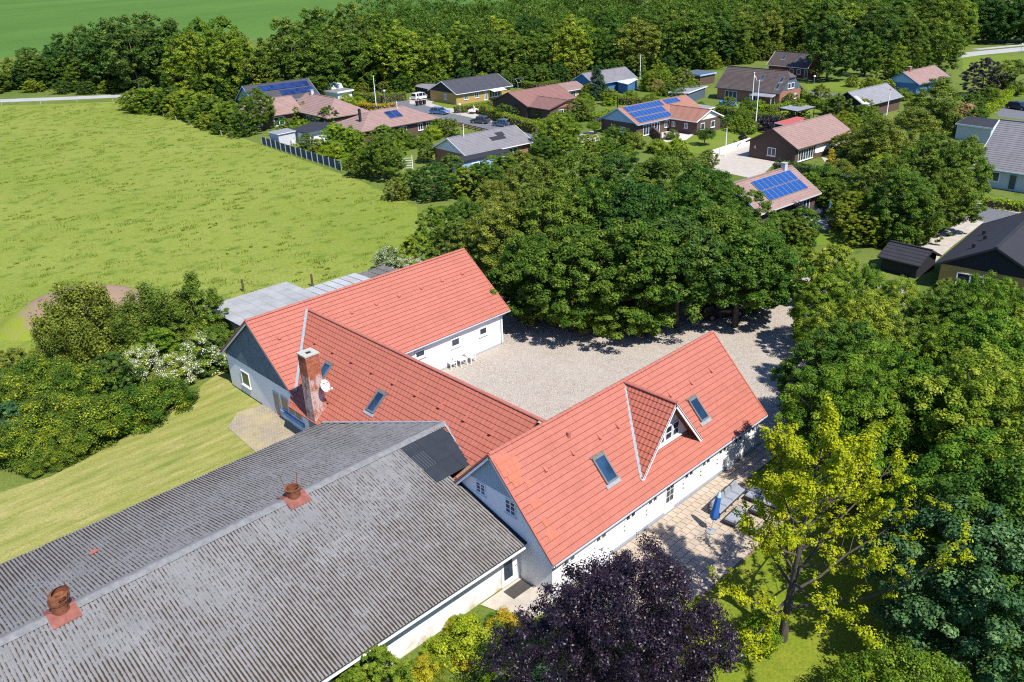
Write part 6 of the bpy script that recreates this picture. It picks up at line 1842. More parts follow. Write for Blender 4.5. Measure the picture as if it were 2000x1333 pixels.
HD = [('tall clipped hedge along the village street', [(124.29, 139.15), (118.60, 125.10), (114.96, 112.79)], 1.6, 2.0, L_hedge),
      ('low hedge beside the yellow house lawn', [(120.90, 144.20), (125.44, 142.11), (132.95, 143.08)], 1.3, 1.4, L_hedge),
      ('rounded hedge behind the street end', [(119.52, 180.24), (120.21, 170.62), (126.52, 169.32)], 1.8, 1.9, L_hedge),
      ('yellowish hedge in front of the flagpole', [(111.88, 167.44), (111.84, 160.10), (115.94, 158.81)], 1.5, 1.6, L_gold),
      ('dark hedge below the blue spruce', [(153.63, 132.64), (150.71, 121.01), (152.45, 113.34)], 1.6, 1.6, L_hedge),
      ('bright low hedge with leafy top near number six', [(133.80, 120.50), (130.30, 111.10), (138.05, 114.21)], 1.6, 1.3, L_spring),
      ('long hedge between number six and the pool garden', [(152.37, 97.27), (149.45, 87.13), (151.80, 79.86)], 1.5, 1.6, L_hedge),
      ('bright square hedge below the veranda', [(160.68, 94.88), (159.39, 88.96), (166.15, 87.74)], 1.6, 1.3, L_spring),
      ('dark clipped hedge behind the lower solar house', [(114.28, 62.17), (114.48, 56.72), (112.81, 47.49)], 1.7, 1.8, L_dark),
      ('sunny clipped hedge along the cul-de-sac', [(114.47, 32.99), (114.64, 30.52), (114.82, 25.96)], 1.4, 1.0, L_spring),
      ('dark clipped block hedge beside the white gable', [(138.61, 87.92), (142.46, 87.80)], 1.4, 2.0, L_dark),
      ('blossoming hedge along the concrete drive', [(90.01, 33.97), (95.53, 33.54), (101.61, 33.51)], 1.5, 1.5, L_hazel),
      ('hedge at the edge of the wood behind the brown house', [(157.18, 161.73), (156.27, 152.97), (163.02, 152.13)], 1.6, 1.6, L_hedge),
      ('bright sloping hedge by the upper drive', [(172.02, 54.15), (186.42, 54.85), (202.97, 57.72)], 1.6, 1.6, L_spring),
      ('round hedge between brown house and number six', [(116.58, 115.77), (120.73, 113.48), (132.30, 116.30), (142.43, 123.70)], 2.0, 2.0, L_hedge),
      ('hedge behind the carport lawn', [(188.61, 100.49), (169.08, 83.31), (163.73, 74.10)], 1.4, 1.3, L_hedge),
      ('low planted bed edge of the wooden terrace', [(93.84, 43.03), (98.81, 42.99)], .7, .6, L_spring)]
for i, (lb, pts, w, h, m) in enumerate(HD): hedge(lb, pts, w, h, m, 300+i)

# white garden wall and brick walls
def garden_wall(name, label, a, b, w, h, mat, cap=None):
    r = empty(name, (a[0], a[1], 0), 0, label, 'wall')
    mb = MB(); mb.bar((0, 0, h/2), (b[0]-a[0], b[1]-a[1], h/2), w, h); mb.build('wall', mat, r)
    mb = MB(); mb.bar((0, 0, h+.03), (b[0]-a[0], b[1]-a[1], h+.03), w+.08, .06); mb.build('coping', cap or mat, r)
garden_wall('garden_wall', 'white garden wall along the paved forecourt', (117.03, 75.31), (129.60, 75.75), .25, 1.1, W_white)
garden_wall('brick_wall', 'dark brick wall beside the sun terrace', (127.41, 95.20), (122.07, 89.12), .3, 1.5, W_brown)
garden_wall('brick_wall', 'dark brick wall around the wooden terrace', (102.46, 48.07), (99.58, 43.09), .3, 1.4, W_brown)
# board fence along the meadow: posts and panels
r = empty('board_fence', (*(76.43, 149.10), 0), 0, 'dark blue board fence with pale posts along the meadow', 'fence')
a, b = (76.43, 149.10), (73.67, 117.75); n = 15
for i in range(n+1):
    p = lerp(a, b, i/n); mb = MB((-a[0], -a[1], 0)); mb.box(p[0]-.07, p[0]+.07, p[1]-.07, p[1]+.07, 0, 1.65); mb.build('post', PM('pale_fence_post', (.26, .28, .30), .8, .1), r)
    if i < n:
        q = lerp(a, b, (i+1)/n)
        for k in range(5):
            z = .22+k*.285; mb = MB((-a[0], -a[1], 0)); mb.bar((p[0]+.1, p[1], z), (q[0]+.1, q[1], z), .03, .27); mb.build('board', PM('dark_blue_boards', (.045, .07, .10), .8, .2, 2.0), r)
# brown ranch fence by the street
r = empty('ranch_fence', (*(110.69, 133.57), 0), 0, 'low reddish brown ranch fence by the street', 'fence')
a, b = (110.57, 133.75), (108.57, 120.08)
for i in range(7):
    p = lerp(a, b, i/6); mb = MB((-a[0], -a[1], 0)); mb.box(p[0]-.06, p[0]+.06, p[1]-.06, p[1]+.06, 0, 1.1); mb.build('post', W_red, r)
for z in (.4, .7, 1.0):
    mb = MB((-a[0], -a[1], 0)); mb.bar((a[0]-.05, a[1]-.08, z), (b[0]-.05, b[1]-.08, z), .03, .16); mb.build('rail', W_red, r)
# meadow fence posts
for i, p in enumerate(((79.87, 217.14), (78.46, 198.93), (77.00, 182.14), (76.26, 173.14), (75.50, 163.95), (74.00, 243.38), (66.75, 249.26), (59.23, 256.30), (79.32, 232.16), (77.55, 189.93))):
    o = MB().tube([(0, 0, -.1), (0, 0, 1.2)], [.09, .08], 7).build('fence_post', PM('weathered_post', (.38, .36, .33), .9, .1)); o.location = (*p, 0)
    tag(o, 'short weathered post along the meadow edge', 'post', 'posts along the meadow edge')
for p, lb in (((35.52, 78.61), 'dark wooden post left of the shed roofs'), ((41.20, 74.25), 'wooden post between the two shed roofs')):
    o = MB().tube([(0, 0, -.1), (.03, 0, 1.5)], [.13, .11], 8).build('fence_post', PM('dark_post', (.10, .075, .05), .9, .2)); o.location = (*p, 1.2); tag(o, lb, 'post'); o.location.z = 0; o.scale.z = 1.0

# ---------------------------------------------------------------- poles and lamps
def pole(name, label, base, h, r, mat, cap=None, cat='flagpole', extra=None):
    o = empty(name, (*base, 0), 0, label, cat)
    MB().tube([(0, 0, 0), (0, 0, h*.5), (0, 0, h)], [r, r*.85, r*.55], 8).build('pole', mat, o)
    MB().tube([(0, 0, h), (0, 0, h+.12), (0, 0, h+.2)], [r*1.2, r*1.5, r*.3], 8).build('finial', cap or mat, o)
    return o
PW = PM('white_pole_paint', (.78, .78, .76), .5, .03)
pole('flagpole', 'white flagpole beside the rounded hedge', (111.98, 161.09), 7.74, .11, PW)
pole('flagpole', 'white flagpole in front of the hipped roof with collectors', (99.60, 136.26), 5.85, .11, PW)
pole('flagpole', 'white flagpole before the mottled grey roof', (89.19, 104.44), 6.75, .10, PW, PM('red_cap', (.5, .05, .04), .5, .05))
pole('flagpole', 'white flagpole beside the tall cypresses', (185.95, 143.33), 5.91, .11, PW)
o = pole('flagpole', 'white flagpole with red and white pennant near the veranda', (159.38, 93.42), 7.52, .12, PW)
h = 7.52
mb = MB(); pts = [(.1, 0, h-.1), (.5, -.15, h-.7), (.8, -.3, h-1.6), (.85, -.3, h-2.6)]
for i in range(3):
    a, b = pts[i], pts[i+1]; w0, w1 = .5-.15*i, .35-.15*i+.02
    mb.mat(0).poly([a, b, (b[0], b[1], b[2]-w1*.5), (a[0], a[1], a[2]-w0*.5)]); mb.mat(1).poly([(a[0], a[1], a[2]-w0*.5), (b[0], b[1], b[2]-w1*.5), (b[0], b[1], b[2]-w1), (a[0], a[1], a[2]-w0)])
mb.build('pennant', [PM('red_cloth', (.55, .04, .04), .8, .05), PM('white_cloth', (.75, .75, .75), .8, .03)], o)
pole('flagpole', 'second white flagpole on the lawn near the veranda', (146.98, 84.97), 7.84, .12, PW)
pole('flagpole', 'white flagpole at the white garden wall', (119.35, 74.09), 4.65, .10, PW, PM('red_cap', (.5, .05, .04), .5, .05))
pole('flagpole', 'white flagpole before the grey roof house', (167.50, 68.52), 5.04, .12, PW, PM('red_cap', (.5, .05, .04), .5, .05))
pole('flagpole', 'short white flagpole by the blue gable', (198.76, 78.12), 2.46, .10, PW, PM('red_cap', (.5, .05, .04), .5, .05))
pole('telegraph_pole', 'tall brown telegraph pole at the edge of the wood', (170.40, 161.94), 7.81, .16, PM('pole_timber', (.16, .11, .08), .9, .2), cat='pole')
def lamp(label, base, h):
    o = empty('street_lamp', (*base, 0), 0, label, 'street lamp')
    MB().tube([(0, 0, 0), (0, 0, h)], [.06, .045], 8).build('pole', M_steel, o)
    MB().tube([(0, 0, h), (0, 0, h+.08), (0, 0, h+.3), (0, 0, h+.38)], [.06, .28, .24, .08], 12).build('lamp_head', PW, o)
lamp('street lamp with white globe beside the rounded hedge', (119.83, 168.45), 2.95)
lamp('street lamp beside the low hedge on the street', (112.69, 132.66), 3.89)
lamp('street lamp on the lawn before the red house', (189.80, 95.53), 3.11)
lamp('street lamp at the highway in the upper right', (278.01, 78.38), 3.06)

# ---------------------------------------------------------------- cars
M_tyre = PM('tyre_rubber', (.015, .015, .016), .85, .1)
M_rim = PM('alloy_rim', (.40, .41, .42), .35, .05, metal=.6)
M_cglass = mat_glass('car_glass', (.01, .014, .02), .04)
def car(label, loc, yaw, col, estate=True, dim=(4.5, 1.78, 1.46)):
    L, W, H = dim
    r = empty('car', (*loc, 0), yaw, label, 'car')
    t = NT('car_paint'); t.b.inputs['Coat Weight'].default_value = .6; t.b.inputs['Coat Roughness'].default_value = .05
    paint = t.done(col, .35, .5)
    # body: side outline swept across with tucked-in lower and upper edges
    low = [(-L/2, .38), (-L/2+.05, .30), (L/2-.1, .28), (L/2, .42), (L/2-.02, .66), (L/2-.35, .80), (L/2-1.0, .90), (-L/2+.5, .95), (-L/2+.02, .88)]
    mb = MB(); n = len(low)
    for yy, k in ((-W/2+.06, .97), (-W/2, 1.0), (W/2, 1.0), (W/2-.06, .97)):
        for (x, z) in low: mb.v.append((x*k, yy, z if k == 1.0 else .6+(z-.6)*.93))
    for s in range(3):
        for i in range(n):
            j = (i+1) % n; mb.f.append((s*n+i, s*n+j, (s+1)*n+j, (s+1)*n+i)); mb.m.append(0)
    mb.f.append(tuple(range(n))[::-1]); mb.f.append(tuple(range(3*n, 4*n))); mb.m += [0, 0]
    body = mb.build('body', paint, r)
    rear = -L/2+.12 if estate else -L/2+.35
    cab = [(L/2-1.25, .88), (.55, H-.06), (.2, H), (rear+.45, H-.02), (rear+.15, H-.12), (rear, .92)]
    mb = MB(); n = len(cab)
    for yy, k in ((-W/2+.05, 0), (W/2-.05, 0)):
        sg = -1 if yy < 0 else 1
        for (x, z) in cab: mb.v.append((x, yy-sg*.18*max(0, (z-.9)/(H-.9)), z))
    for i in range(n):
        j = (i+1) % n; mb.f.append((i, j, n+j, n+i)); mb.m.append(1 if i in (0, n-2) else 0)
    mb.f.append(tuple(range(n))[::-1]); mb.f.append(tuple(range(n, 2*n))); mb.m += [0, 0]
    mb.build('cabin', [paint, M_cglass], r)
    for sg in (-1, 1):
        def yy(z): return sg*(W/2-.05-.18*max(0, (z-.9)/(H-.9))+.008)
        for q in ([(L/2-1.35, .93), (.52, H-.13), (.05, H-.10), (.05, .94)], [(-.05, .94), (-.05, H-.10), (rear+1.2, H-.10), (rear+1.1, .95)], [(rear+1.0, .96), (rear+1.1, H-.10), (rear+.5, H-.12), (rear+.25, .98)]):
            g = MB(); g.poly([(x, yy(z), z) for x, z in q]); g.build('side_window', M_cglass, r)
        for x in (-L/2+.85, L/2-.85):
            w = MB(); w.tube([(x, sg*(W/2-.22), .31), (x, sg*(W/2+.01), .31)], .31, 18); w = w.build('wheel', M_tyre, r)
            q = MB(); q.tube([(x, sg*(W/2), .31), (x, sg*(W/2+.018), .31)], .20, 14); q.build('rim', M_rim, w)
        q = MB(); q.box(L/2-.2, L/2-.005, sg*W*.30-.16, sg*W*.30+.16, .58, .70); q.build('headlight', PM('lamp_glass', (.6, .62, .65), .15, .05), r)
        q = MB(); q.box(-L/2-.005, -L/2+.1, sg*W*.40-.1, sg*W*.40+.1, .66, .88); q.build('tail_light', PM('red_lamp', (.4, .02, .02), .3, .05), r)
        q = MB(); q.box(L/2-1.35, L/2-1.2, sg*(W/2+.01) if sg > 0 else -W/2-.16, sg*(W/2+.01)+.15 if sg > 0 else -W/2-.01, .9, 1.02); q.build('mirror', paint, r)
    q = MB(); q.box(L/2-.02, L/2+.012, -.26, .26, .42, .53); q.build('number_plate', WHITE, r)
    return r
car('white estate car parked on the drive of the yellow house', (129.70, 167.27), 2, (.72, .73, .74), True, (4.8, 1.85, 1.7))
car('blue estate car parked on the street by the yellow house', (118.56, 146.52), -75, (.09, .17, .33))
car('dark grey hatchback parked before the street hedge', (116.20, 130.57), 108, (.055, .065, .09), False, (4.0, 1.7, 1.5))
car('steel blue hatchback at the end of the street hedge', (116.49, 124.25), 100, (.09, .14, .23), False, (4.1, 1.7, 1.5))
car('dark blue car on the upper drive at the right frame edge', (188.61, 51.53), 250, (.012, .02, .05), False)
car('black car parked in the shade under the tree clump', (62.66, 38.10), -28, (.012, .012, .014), True)
# trailer with timber
r = empty('trailer', (*(123.32, 140.60), 0), 20, 'white trailer loaded with timber beside the street hedge', 'trailer')
MB().box(-1.2, 1.2, -.7, .7, .5, .9).build('box_body', WHITE, r)
MB().bar((1.2, 0, .5), (2.2, 0, .45), .08, .08).build('drawbar', M_steel, r)
for s in (-1, 1): MB().tube([(0, s*.72, .3), (0, s*.88, .3)], .3, 14).build('wheel', M_tyre, r)
for i in range(3): MB().bar((-1.0+i*.3, -.5, 1.0), (.9, .2*i, 1.25+.15*i), .18, .06).build('timber', PM('raw_timber', (.5, .34, .18), .8, .1), r)
# wheelie bins
for p, lb in (((119.50, 174.51), 'black wheelie bin left by the rounded hedge'), ((119.46, 173.17), 'black wheelie bin right by the rounded hedge'), ((122.78, 159.91), 'left black bin before the white estate car'), ((123.74, 159.77), 'middle black bin before the white estate car'), ((124.71, 159.62), 'right black bin before the white estate car')):
    r = empty('wheelie_bin', (*p, 0), -10, lb, 'bin')
    MB().hexa([(-.24, -.3, .05), (.24, -.3, .05), (.24, .3, .05), (-.24, .3, .05), (-.3, -.38, 1.0), (.3, -.38, 1.0), (.3, .38, 1.0), (-.3, .38, 1.0)]).build('body', W_black, r)
    MB().hexa([(-.32, -.42, 1.003), (.32, -.42, 1.003), (.32, .4, 1.003), (-.32, .4, 1.003), (-.28, -.38, 1.1), (.28, -.38, 1.1), (.28, .36, 1.1), (-.28, .36, 1.1)]).build('lid', W_black, r)
# swimming pool
r = empty('paddling_pool', (*(161.60, 100.59), 0), 0, 'round blue above-ground pool in the half-hipped house garden', 'pool')
mb = MB(); n = 28
for rr, z in ((1.85, 0), (1.9, .95), (1.95, 1.0), (1.82, 1.0), (1.8, .2)):
    for j in range(n): mb.v.append((rr*math.cos(6.2832*j/n), rr*math.sin(6.2832*j/n), z))
for i in range(4):
    for j in range(n): mb.f.append((i*n+j, i*n+(j+1) % n, (i+1)*n+(j+1) % n, (i+1)*n+j)); mb.m.append(0)
mb.build('wall', PM('pool_blue', (.03, .16, .50), .5, .1), r)
MB().poly([(1.8*math.cos(6.2832*j/n), 1.8*math.sin(6.2832*j/n), .85) for j in range(n)]).build('water', PM('pool_water', (.06, .38, .42), .08, .1), r)
mb = MB(); mb.bar((-.3, -2.3, 0), (-.3, -1.7, 1.1), .05, .05); mb.bar((.3, -2.3, 0), (.3, -1.7, 1.1), .05, .05)
for i in range(3): mb.bar((-.3, -2.15+.15*i, .28+.27*i), (.3, -2.15+.15*i, .28+.27*i), .12, .03)
mb.build('ladder', WHITE, r)
# greenhouse
r = empty('greenhouse', (*(156.30, 159.69), 0), -4, 'small glass greenhouse behind the yellow house', 'greenhouse')
mb = MB()
for x in (-1.3, 0, 1.3):
    for y in (-1, 1): mb.bar((x, y, 0), (x, y, 1.5), .07, .07); mb.bar((x, y, 1.5), (x, 0, 2.4), .07, .07)
for y, z in ((-1, 1.5), (1, 1.5), (0, 2.4), (-1, .1), (1, .1)): mb.bar((-1.3, y, z), (1.3, y, z), .07, .07)
mb.build('frame', M_alu, r)
gm = bpy.data.materials.new('greenhouse_glass'); gm.use_nodes = True
gb = gm.node_tree.nodes['Principled BSDF']; gb.inputs['Transmission Weight'].default_value = 1.0; gb.inputs['Roughness'].default_value = .02; gb.inputs['IOR'].default_value = 1.1; gb.inputs['Base Color'].default_value = (.85, .92, .92, 1)
for s in (-1, 1):
    MB().poly([(-1.3, s*1.0, .1), (1.3, s*1.0, .1), (1.3, s*1.0, 1.5), (-1.3, s*1.0, 1.5)]).build('pane', gm, r)
    MB().poly([(-1.3, s*1.0, 1.52), (1.3, s*1.0, 1.52), (1.3, 0, 2.42), (-1.3, 0, 2.42)]).build('pane', gm, r)

# ---------------------------------------------------------------- garden furniture
def chair_proto(mat, name, label, cat, group=None):
    r = empty(name, (0, 0, 0), 0, label, cat, group)
    for i in range(6): MB().box(-.24, .24, -.24+i*.08, -.17+i*.08, .42, .445).build('seat_slat', mat, r)
    for x in (-.25, .25):
        MB().box(x-.03, x+.03, -.27, -.21, 0, .66).build('leg', mat, r)
        MB().hexa([(x-.03, .22, 0), (x+.03, .22, 0), (x+.03, .28, 0), (x-.03, .28, 0), (x-.03, .30, .95), (x+.03, .30, .95), (x+.03, .35, .95), (x-.03, .35, .95)]).build('leg', mat, r)
        MB().box(x-.045, x+.045, -.29, .30, .66, .70).build('armrest', mat, r)
    for i in range(5): MB().hexa([(-.19+i*.09, .25, .46), (-.13+i*.09, .25, .46), (-.13+i*.09, .28, .46), (-.19+i*.09, .28, .46), (-.19+i*.09, .30, .92), (-.13+i*.09, .30, .92), (-.13+i*.09, .33, .92), (-.19+i*.09, .33, .92)]).build('back_slat', mat, r)
    MB().box(-.25, .25, .28, .34, .86, .95).build('back_rail', mat, r)
    return r
ch = chair_proto(WHITE, 'garden_chair', 'white garden chair left of the small table by the north wing', 'chair', 'white yard chairs')
ch.location = (*(38.77, 48.66), .012); ch.rotation_euler.z = R_(-6); ch.scale = (1.15, 1.15, 1.1)
c2 = copy_tree(ch); c2.location = (*(40.54, 48.27), .012); c2.rotation_euler.z = R_(8); c2['label'] = 'white garden chair right of the small table by the north wing'
def table(name, label, loc, yaw, mat, w, d, h):
    r = empty(name, (*loc, .012), yaw, label, 'table')
    n = max(3, int(d/.12))
    for i in range(n): MB().box(-w/2, w/2, -d/2+i*d/n+.006, -d/2+(i+1)*d/n-.006, h-.03, h).build('top_slat', mat, r)
    for x in (-1, 1):
        for y in (-1, 1): MB().box(x*(w/2-.06)-.03, x*(w/2-.06)+.03, y*(d/2-.06)-.03, y*(d/2-.06)+.03, 0, h-.032).build('leg', mat, r)
    MB().box(-w/2+.05, w/2-.05, -.02, .02, h-.12, h-.033).build('apron', mat, r)
    return r
table('garden_table', 'small white slatted table between the two white chairs', (39.63, 48.41), 0, WHITE, .8, .7, .62)
# closed blue parasol on its base
bx, by = (34.94, 20.82)
r = empty('parasol', (bx, by, .06), 0, 'closed blue parasol with white tip on a round grey base', 'parasol')
n = 20; mb = MB()
for rr, z in ((.30, 0), (.30, .07), (.26, .10), (.08, .12)):
    for j in range(n): mb.v.append((rr*math.cos(6.2832*j/n), rr*math.sin(6.2832*j/n), z))
for i in range(3):
    for j in range(n): mb.f.append((i*n+j, i*n+(j+1) % n, (i+1)*n+(j+1) % n, (i+1)*n+j)); mb.m.append(0)
mb.f.append(tuple(3*n+j for j in range(n))); mb.m.append(0)
mb.build('base', PM('grey_cast_base', (.28, .30, .31), .8, .1), r)
lean = Vector((.13, -.06, 1)).normalized()
MB().tube([(0, 0, .1), tuple(lean*2.75)], .028, 8).build('pole', M_alu, r)
M_pblue = PM('blue_parasol_cloth', (.030, .13, .42), .8, .15, 3.0)
M_ptip = PM('faded_pale_cloth', (.42, .58, .74), .8, .1)
mb = MB(); prof = ((.86, .05), (.90, .16), (1.05, .20), (1.35, .17), (1.7, .15), (2.1, .13), (2.35, .12), (2.55, .085), (2.72, .02)); n = 24
rg = random.Random(3); fold = [rg.uniform(.72, 1.28) for _ in range(n)]
for k, (z, rr) in enumerate(prof):
    c = lean*(z*1.03)
    for j in range(n):
        f = (1+(fold[j]-1)*min(1, 1.2-k*.08)) if j % 2 else (1-(fold[j]-1)*.5)*.86
        mb.v.append((c.x+rr*1.15*f*math.cos(6.2832*j/n), c.y+rr*1.15*f*math.sin(6.2832*j/n), c.z))
for i in range(len(prof)-1):
    for j in range(n):
        mb.f.append((i*n+j, i*n+(j+1) % n, (i+1)*n+(j+1) % n, (i+1)*n+j)); mb.m.append(1 if i >= 6 else 0)
mb.build('folded_canopy', [M_pblue, M_ptip], r, True)
# grey corner lounge
M_cush = PM('grey_lounge_cushion', (.27, .29, .33), .9, .1, 3.0)
M_wick = PM('dark_wicker', (.05, .052, .058), .8, .25, 12.0, bump=.4)
def cushion(mb, x0, x1, y0, y1, z0, z1):
    b = .05
    mb.hexa([(x0+b, y0+b, z0), (x1-b, y0+b, z0), (x1-b, y1-b, z0), (x0+b, y1-b, z0), (x0, y0, z0+b), (x1, y0, z0+b), (x1, y1, z0+b), (x0, y1, z0+b)])
    mb.hexa([(x0, y0, z0+b), (x1, y0, z0+b), (x1, y1, z0+b), (x0, y1, z0+b), (x0+b, y0+b, z1), (x1-b, y0+b, z1), (x1-b, y1-b, z1), (x0+b, y1-b, z1)])
def lounge(name, label, loc, yaw, n, back=True):
    r = empty(name, (*loc, .06), yaw, label, 'sofa', None); W = .78
    for i in range(n+1):
        for y in (-.36, .36): MB().box(i*W-.03, i*W+.03, y-.03, y+.03, 0, .24).build('leg', M_wick, r)
    MB().box(-.04, n*W+.04, -.42, .42, .22, .32).build('frame', M_wick, r)
    if back: MB().box(-.04, n*W+.04, .34, .44, .322, .72).build('backrest_frame', M_wick, r)
    for i in range(n):
        mb = MB(); cushion(mb, i*W+.01, (i+1)*W-.01, -.41, .33, .323, .46); mb.build('seat_cushion', M_cush, r)
        if back:
            mb = MB(); cushion(mb, i*W+.03, (i+1)*W-.03, .14, .335, .462, .84); mb.build('back_cushion', M_cush, r)
    return r
lounge('lounge_sofa', 'long grey cushioned lounge sofa on the patio', (36.35, 21.55), 4, 4)
lounge('lounge_sofa', 'grey lounge sofa at the lawn end of the patio', (39.35, 21.1), -86, 3)
lounge('lounge_stool', 'grey cushioned footstool in front of the parasol', (36.1, 20.35), 4, 2, False)
lounge('lounge_stool', 'second grey footstool nearer the lawn', (38.0, 19.75), 4, 1, False)
table('timber_platform', 'low sandy timber table at the lawn edge behind the lounge', (39.4, 19.0), 8, PM('raw_timber', (.5, .34, .18), .8, .1), 1.3, .8, .32)
# storage box against the south wing
r = empty('storage_box', (27.5, 23.22, .06), 0, 'pale grey cushion storage box against the white wall', 'box')
MB().box(-1.0, 1.0, -.4, .4, 0, .78).build('body', PM('pale_plastic', (.55, .55, .56), .6, .05), r)
MB().hexa([(-1.04, -.44, .783), (1.04, -.44, .783), (1.04, .44, .783), (-1.04, .44, .783), (-1.0, -.38, .9), (1.0, -.38, .9), (1.0, .4, .93), (-1.0, .4, .93)]).build('lid', PM('pale_plastic_lid', (.66, .66, .67), .6, .05), r)
# village terrace sets
M_gt = PM('anthracite_furniture', (.045, .05, .058), .7, .1)
cset = chair_proto(M_gt, 'terrace_chair', 'dark chair at the wooden terrace table', 'chair', 'dark terrace chairs')
ox, oy = (97.23, 46.36)
table('terrace_table', 'dark dining table on the wooden terrace', (ox, oy), 5, M_gt, 1.9, .95, .73)
spots = [(-.5, .75, 0), (.4, .75, 0), (-.5, -.75, 180), (.4, -.75, 180), (1.25, 0, -90)]
for i, (dx, dy, a) in enumerate(spots):
    c = cset if i == 0 else copy_tree(cset); c.location = (ox+dx, oy+dy, .05); c.rotation_euler.z = R_(a+5)
ox, oy = (130.52, 59.03)
table('terrace_table', 'dark table on the terrace of number four', (ox, oy), 5, M_gt, 1.8, .95, .73)
for dx, dy, a in spots[:4]:
    c = copy_tree(cset); c.location = (ox+dx, oy+dy, .05); c.rotation_euler.z = R_(a+5)
    c['label'] = 'dark chair at the table of number four'; c['group'] = 'dark chairs of number four'
sheet('wooden_terrace', [(94.95, 47.76), (91.89, 44.12), (92.94, 42.84), (99.50, 43.19), (102.32, 47.08), (101.37, 49.43)], 0.045, PM('grey_decking', (.30, .28, .26), .85, .15, 2.0, stretch=(1, 8, 1)))
bx, by = (96.16, 44.53)
r = empty('parasol', (bx, by, .05), 0, 'closed teal parasol on the wooden terrace', 'parasol')
MB().tube([(0, 0, 0), (0, 0, 2.6)], .03, 6).build('pole', M_alu, r)
MB().tube([(0, 0, .9), (0, 0, 1.0), (0, 0, 1.6), (0, 0, 2.4), (0, 0, 2.65)], [.06, .2, .17, .12, .02], 10).build('folded_canopy', PM('teal_cloth', (.03, .16, .28), .8, .1), r, True)
MB().tube([(0, 0, 0), (0, 0, .1)], .28, 14).build('base', M_concrete, r)
# white plastic chairs by the shed at the board fence
wc = None
for i, (p, a) in enumerate((((80.69, 147.27), 30), ((80.27, 145.40), 140), ((80.17, 143.93), 80))):
    lb = ('left', 'middle', 'right')[i]+' white chair behind the board fence'
    if wc is None: wc = chair_proto(WHITE, 'garden_chair', lb, 'chair', 'white chairs behind the board fence'); c = wc
    else: c = copy_tree(wc); c['label'] = lb
    c.location = (*p, 0); c.rotation_euler.z = R_(a)
# white trellis gate by the meadow corner
r = empty('trellis', (*(80.97, 109.31), 0), -40, 'white trellis gate half hidden by bushes at the meadow', 'trellis')
for x in (-.8, .8): MB().box(x-.05, x+.05, -.05, .05, 0, 2.3).build('post', WHITE, r)
for i in range(5): MB().bar((-.8, 0, .3+i*.4), (.8, 0, .3+i*.4), .04, .06).build('rail', WHITE, r)

# ---------------------------------------------------------------- the person under the trees
px, py = (59.38, 38.79)
per = empty('person', (px, py, .012), 0, 'person in blue top and white shoes holding a controller under the trees', 'person')
face = math.degrees(math.atan2(-py, -px))
per.rotation_euler.z = R_(face+90)      # local -Y looks at the camera side
def skin(name, joints, edges, mat, parent, sub=2):
    me = bpy.data.meshes.new(name); me.from_pydata([j[0] for j in joints], edges, [])
    o = link(bpy.data.objects.new(name, me)); o.parent = parent
    m = o.modifiers.new('skin', 'SKIN'); m.use_smooth_shade = True
    for i, v in enumerate(me.skin_vertices[0].data):
        q = joints[i][1]; v.radius = q if isinstance(q, tuple) else (q, q)
        v.use_root = (i == 0)
    s = o.modifiers.new('sub', 'SUBSURF'); s.levels = sub; s.render_levels = sub
    me.materials.append(mat)
    return o
M_skin = PM('skin', (.48, .27, .18), .6, .05)
J = [((0, 0, .96), (.15, .11)), ((0, 0, 1.15), (.135, .10)), ((0, .01, 1.34), (.165, .11)), ((0, .01, 1.46), (.07, .06)), ((0, -.02, 1.56), (.055, .06)), ((0, -.03, 1.68), (.078, .095)), ((0, -.03, 1.76), (.06, .075)),
     ((-.10, 0, .88), .085), ((-.11, -.01, .50), .058), ((-.12, .02, .10), .04), ((-.125, -.05, .05), .042), ((-.13, -.15, .035), .035),
     ((.10, 0, .88), .085), ((.11, -.01, .50), .058), ((.12, .02, .10), .04), ((.125, -.05, .05), .042), ((.13, -.15, .035), .035),
     ((-.20, .01, 1.40), .058), ((-.25, .0, 1.15), .042), ((-.12, -.24, 1.14), .032), ((-.07, -.31, 1.15), .03),
     ((.20, .01, 1.40), .058), ((.25, .0, 1.15), .042), ((.12, -.24, 1.14), .032), ((.07, -.31, 1.15), .03)]
E_ = [(0, 1), (1, 2), (2, 3), (3, 4), (4, 5), (5, 6), (0, 7), (7, 8), (8, 9), (9, 10), (10, 11), (0, 12), (12, 13), (13, 14), (14, 15), (15, 16), (2, 17), (17, 18), (18, 19), (19, 20), (2, 21), (21, 22), (22, 23), (23, 24)]
skin('body', J, E_, M_skin, per)
# fingers of both hands curled round the controller
for sg in (-1, 1):
    for k in range(4):
        z = 1.185-.022*k; l = (.075, .085, .08, .06)[k]
        skin('finger', [((sg*.07, -.33, z), .0095), ((sg*.055, -.33-l*.6, z-.005), .009), ((sg*.025, -.33-l*.75, z-.01), .008)], [(0, 1), (1, 2)], M_skin, per, 1)
    skin('thumb', [((sg*.06, -.31, 1.18), .012), ((sg*.035, -.33, 1.205), .010), ((sg*.02, -.345, 1.205), .009)], [(0, 1), (1, 2)], M_skin, per, 1)
TS = [((0, 0, .98), (.165, .13)), ((0, 0, 1.15), (.15, .118)), ((0, .01, 1.33), (.182, .128)), ((0, .01, 1.44), (.10, .085)),
      ((-.20, .01, 1.40), .075), ((-.235, .0, 1.24), .062), ((.20, .01, 1.40), .075), ((.235, .0, 1.24), .062)]
skin('shirt', TS, [(0, 1), (1, 2), (2, 3), (2, 4), (4, 5), (2, 6), (6, 7)], PM('blue_shirt', (.012, .07, .40), .8, .1), per)
SH = [((0, 0, .98), (.165, .125)), ((-.10, 0, .86), .11), ((-.112, -.005, .54), .088), ((.10, 0, .86), .11), ((.112, -.005, .54), .088)]
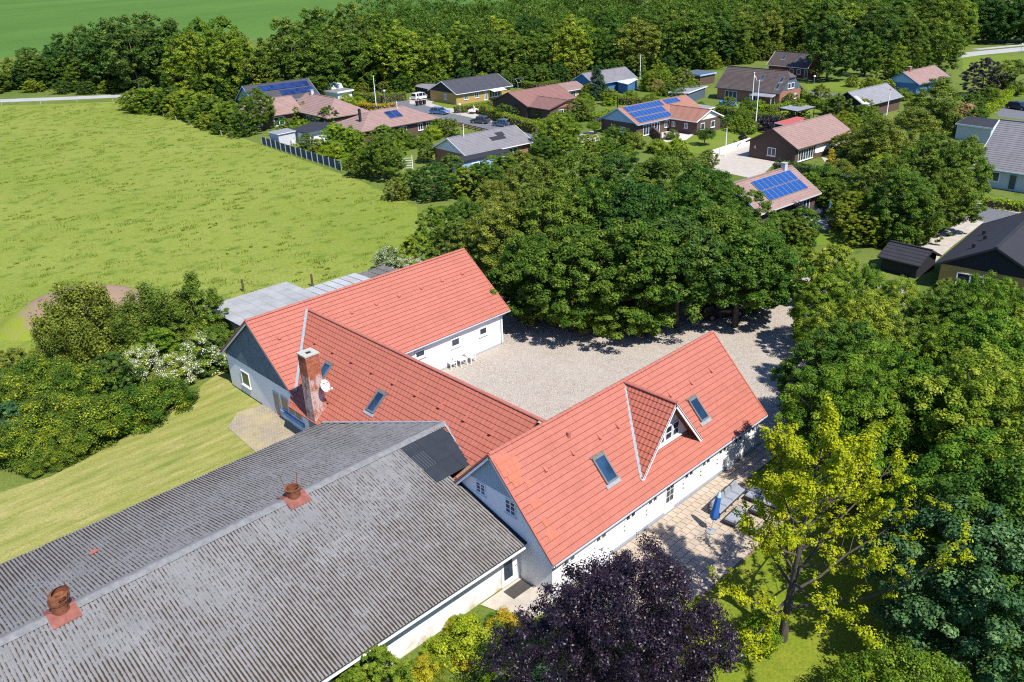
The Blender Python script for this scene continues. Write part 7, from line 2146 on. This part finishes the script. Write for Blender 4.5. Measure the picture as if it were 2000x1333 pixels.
skin('shorts', SH, [(0, 1), (1, 2), (0, 3), (3, 4)], PM('dark_shorts', (.02, .02, .025), .85, .1), per)
for sg in (-1, 1):
    skin('shoe', [((sg*.12, .05, .055), .055), ((sg*.125, -.06, .05), .055), ((sg*.13, -.17, .04), .045)], [(0, 1), (1, 2)], PM('white_shoe', (.7, .72, .75), .7, .05), per)
    mb = MB(); mb.tube([(sg*.125, -.125, 1.0), (sg*.14, -.145, 1.2), (sg*.13, -.14, 1.36), (sg*.11, .02, 1.485), (sg*.12, .15, 1.3)], .035, 6); mb.build('strap', PM('hi_vis_yellow', (.55, .62, .02), .7, .05), per)
    mb = MB(); mb.tube([(sg*.03, -.118, 1.70), (sg*.03, -.126, 1.70)], .010, 6); mb.build('eye', W_black, per)
    skin('ear', [((sg*.078, -.02, 1.66), .014), ((sg*.084, -.01, 1.70), .016)], [(0, 1)], M_skin, per, 1)
skin('nose', [((0, -.118, 1.69), .010), ((0, -.135, 1.665), .014)], [(0, 1)], M_skin, per, 1)
MB().box(-.025, .025, -.122, -.114, 1.628, 1.636).build('mouth', PM('lips', (.30, .11, .09), .6, .05), per)
skin('hair', [((0, .01, 1.70), (.086, .10)), ((0, -.015, 1.76), (.084, .098)), ((0, -.02, 1.79), (.06, .07))], [(0, 1), (1, 2)], PM('brown_hair', (.05, .03, .02), .8, .2), per)
r = empty('drone_controller', (px, py, .012), face+90, 'small dark controller held by the person', 'controller')
MB().hexa([(-.08, -.42, 1.12), (.08, -.42, 1.12), (.08, -.34, 1.10), (-.08, -.34, 1.10), (-.08, -.42, 1.17), (.08, -.42, 1.17), (.08, -.34, 1.15), (-.08, -.34, 1.15)]).build('body', W_black, r)
MB().bar((-.05, -.42, 1.17), (-.05, -.46, 1.28), .012, .012).build('antenna', W_black, r)
MB().hexa([(-.07, -.425, 1.18), (.07, -.425, 1.18), (.07, -.40, 1.18), (-.07, -.40, 1.18), (-.07, -.47, 1.27), (.07, -.47, 1.27), (.07, -.45, 1.27), (-.07, -.45, 1.27)]).build('screen', PM('screen_glass', (.02, .03, .05), .1, .1), r)
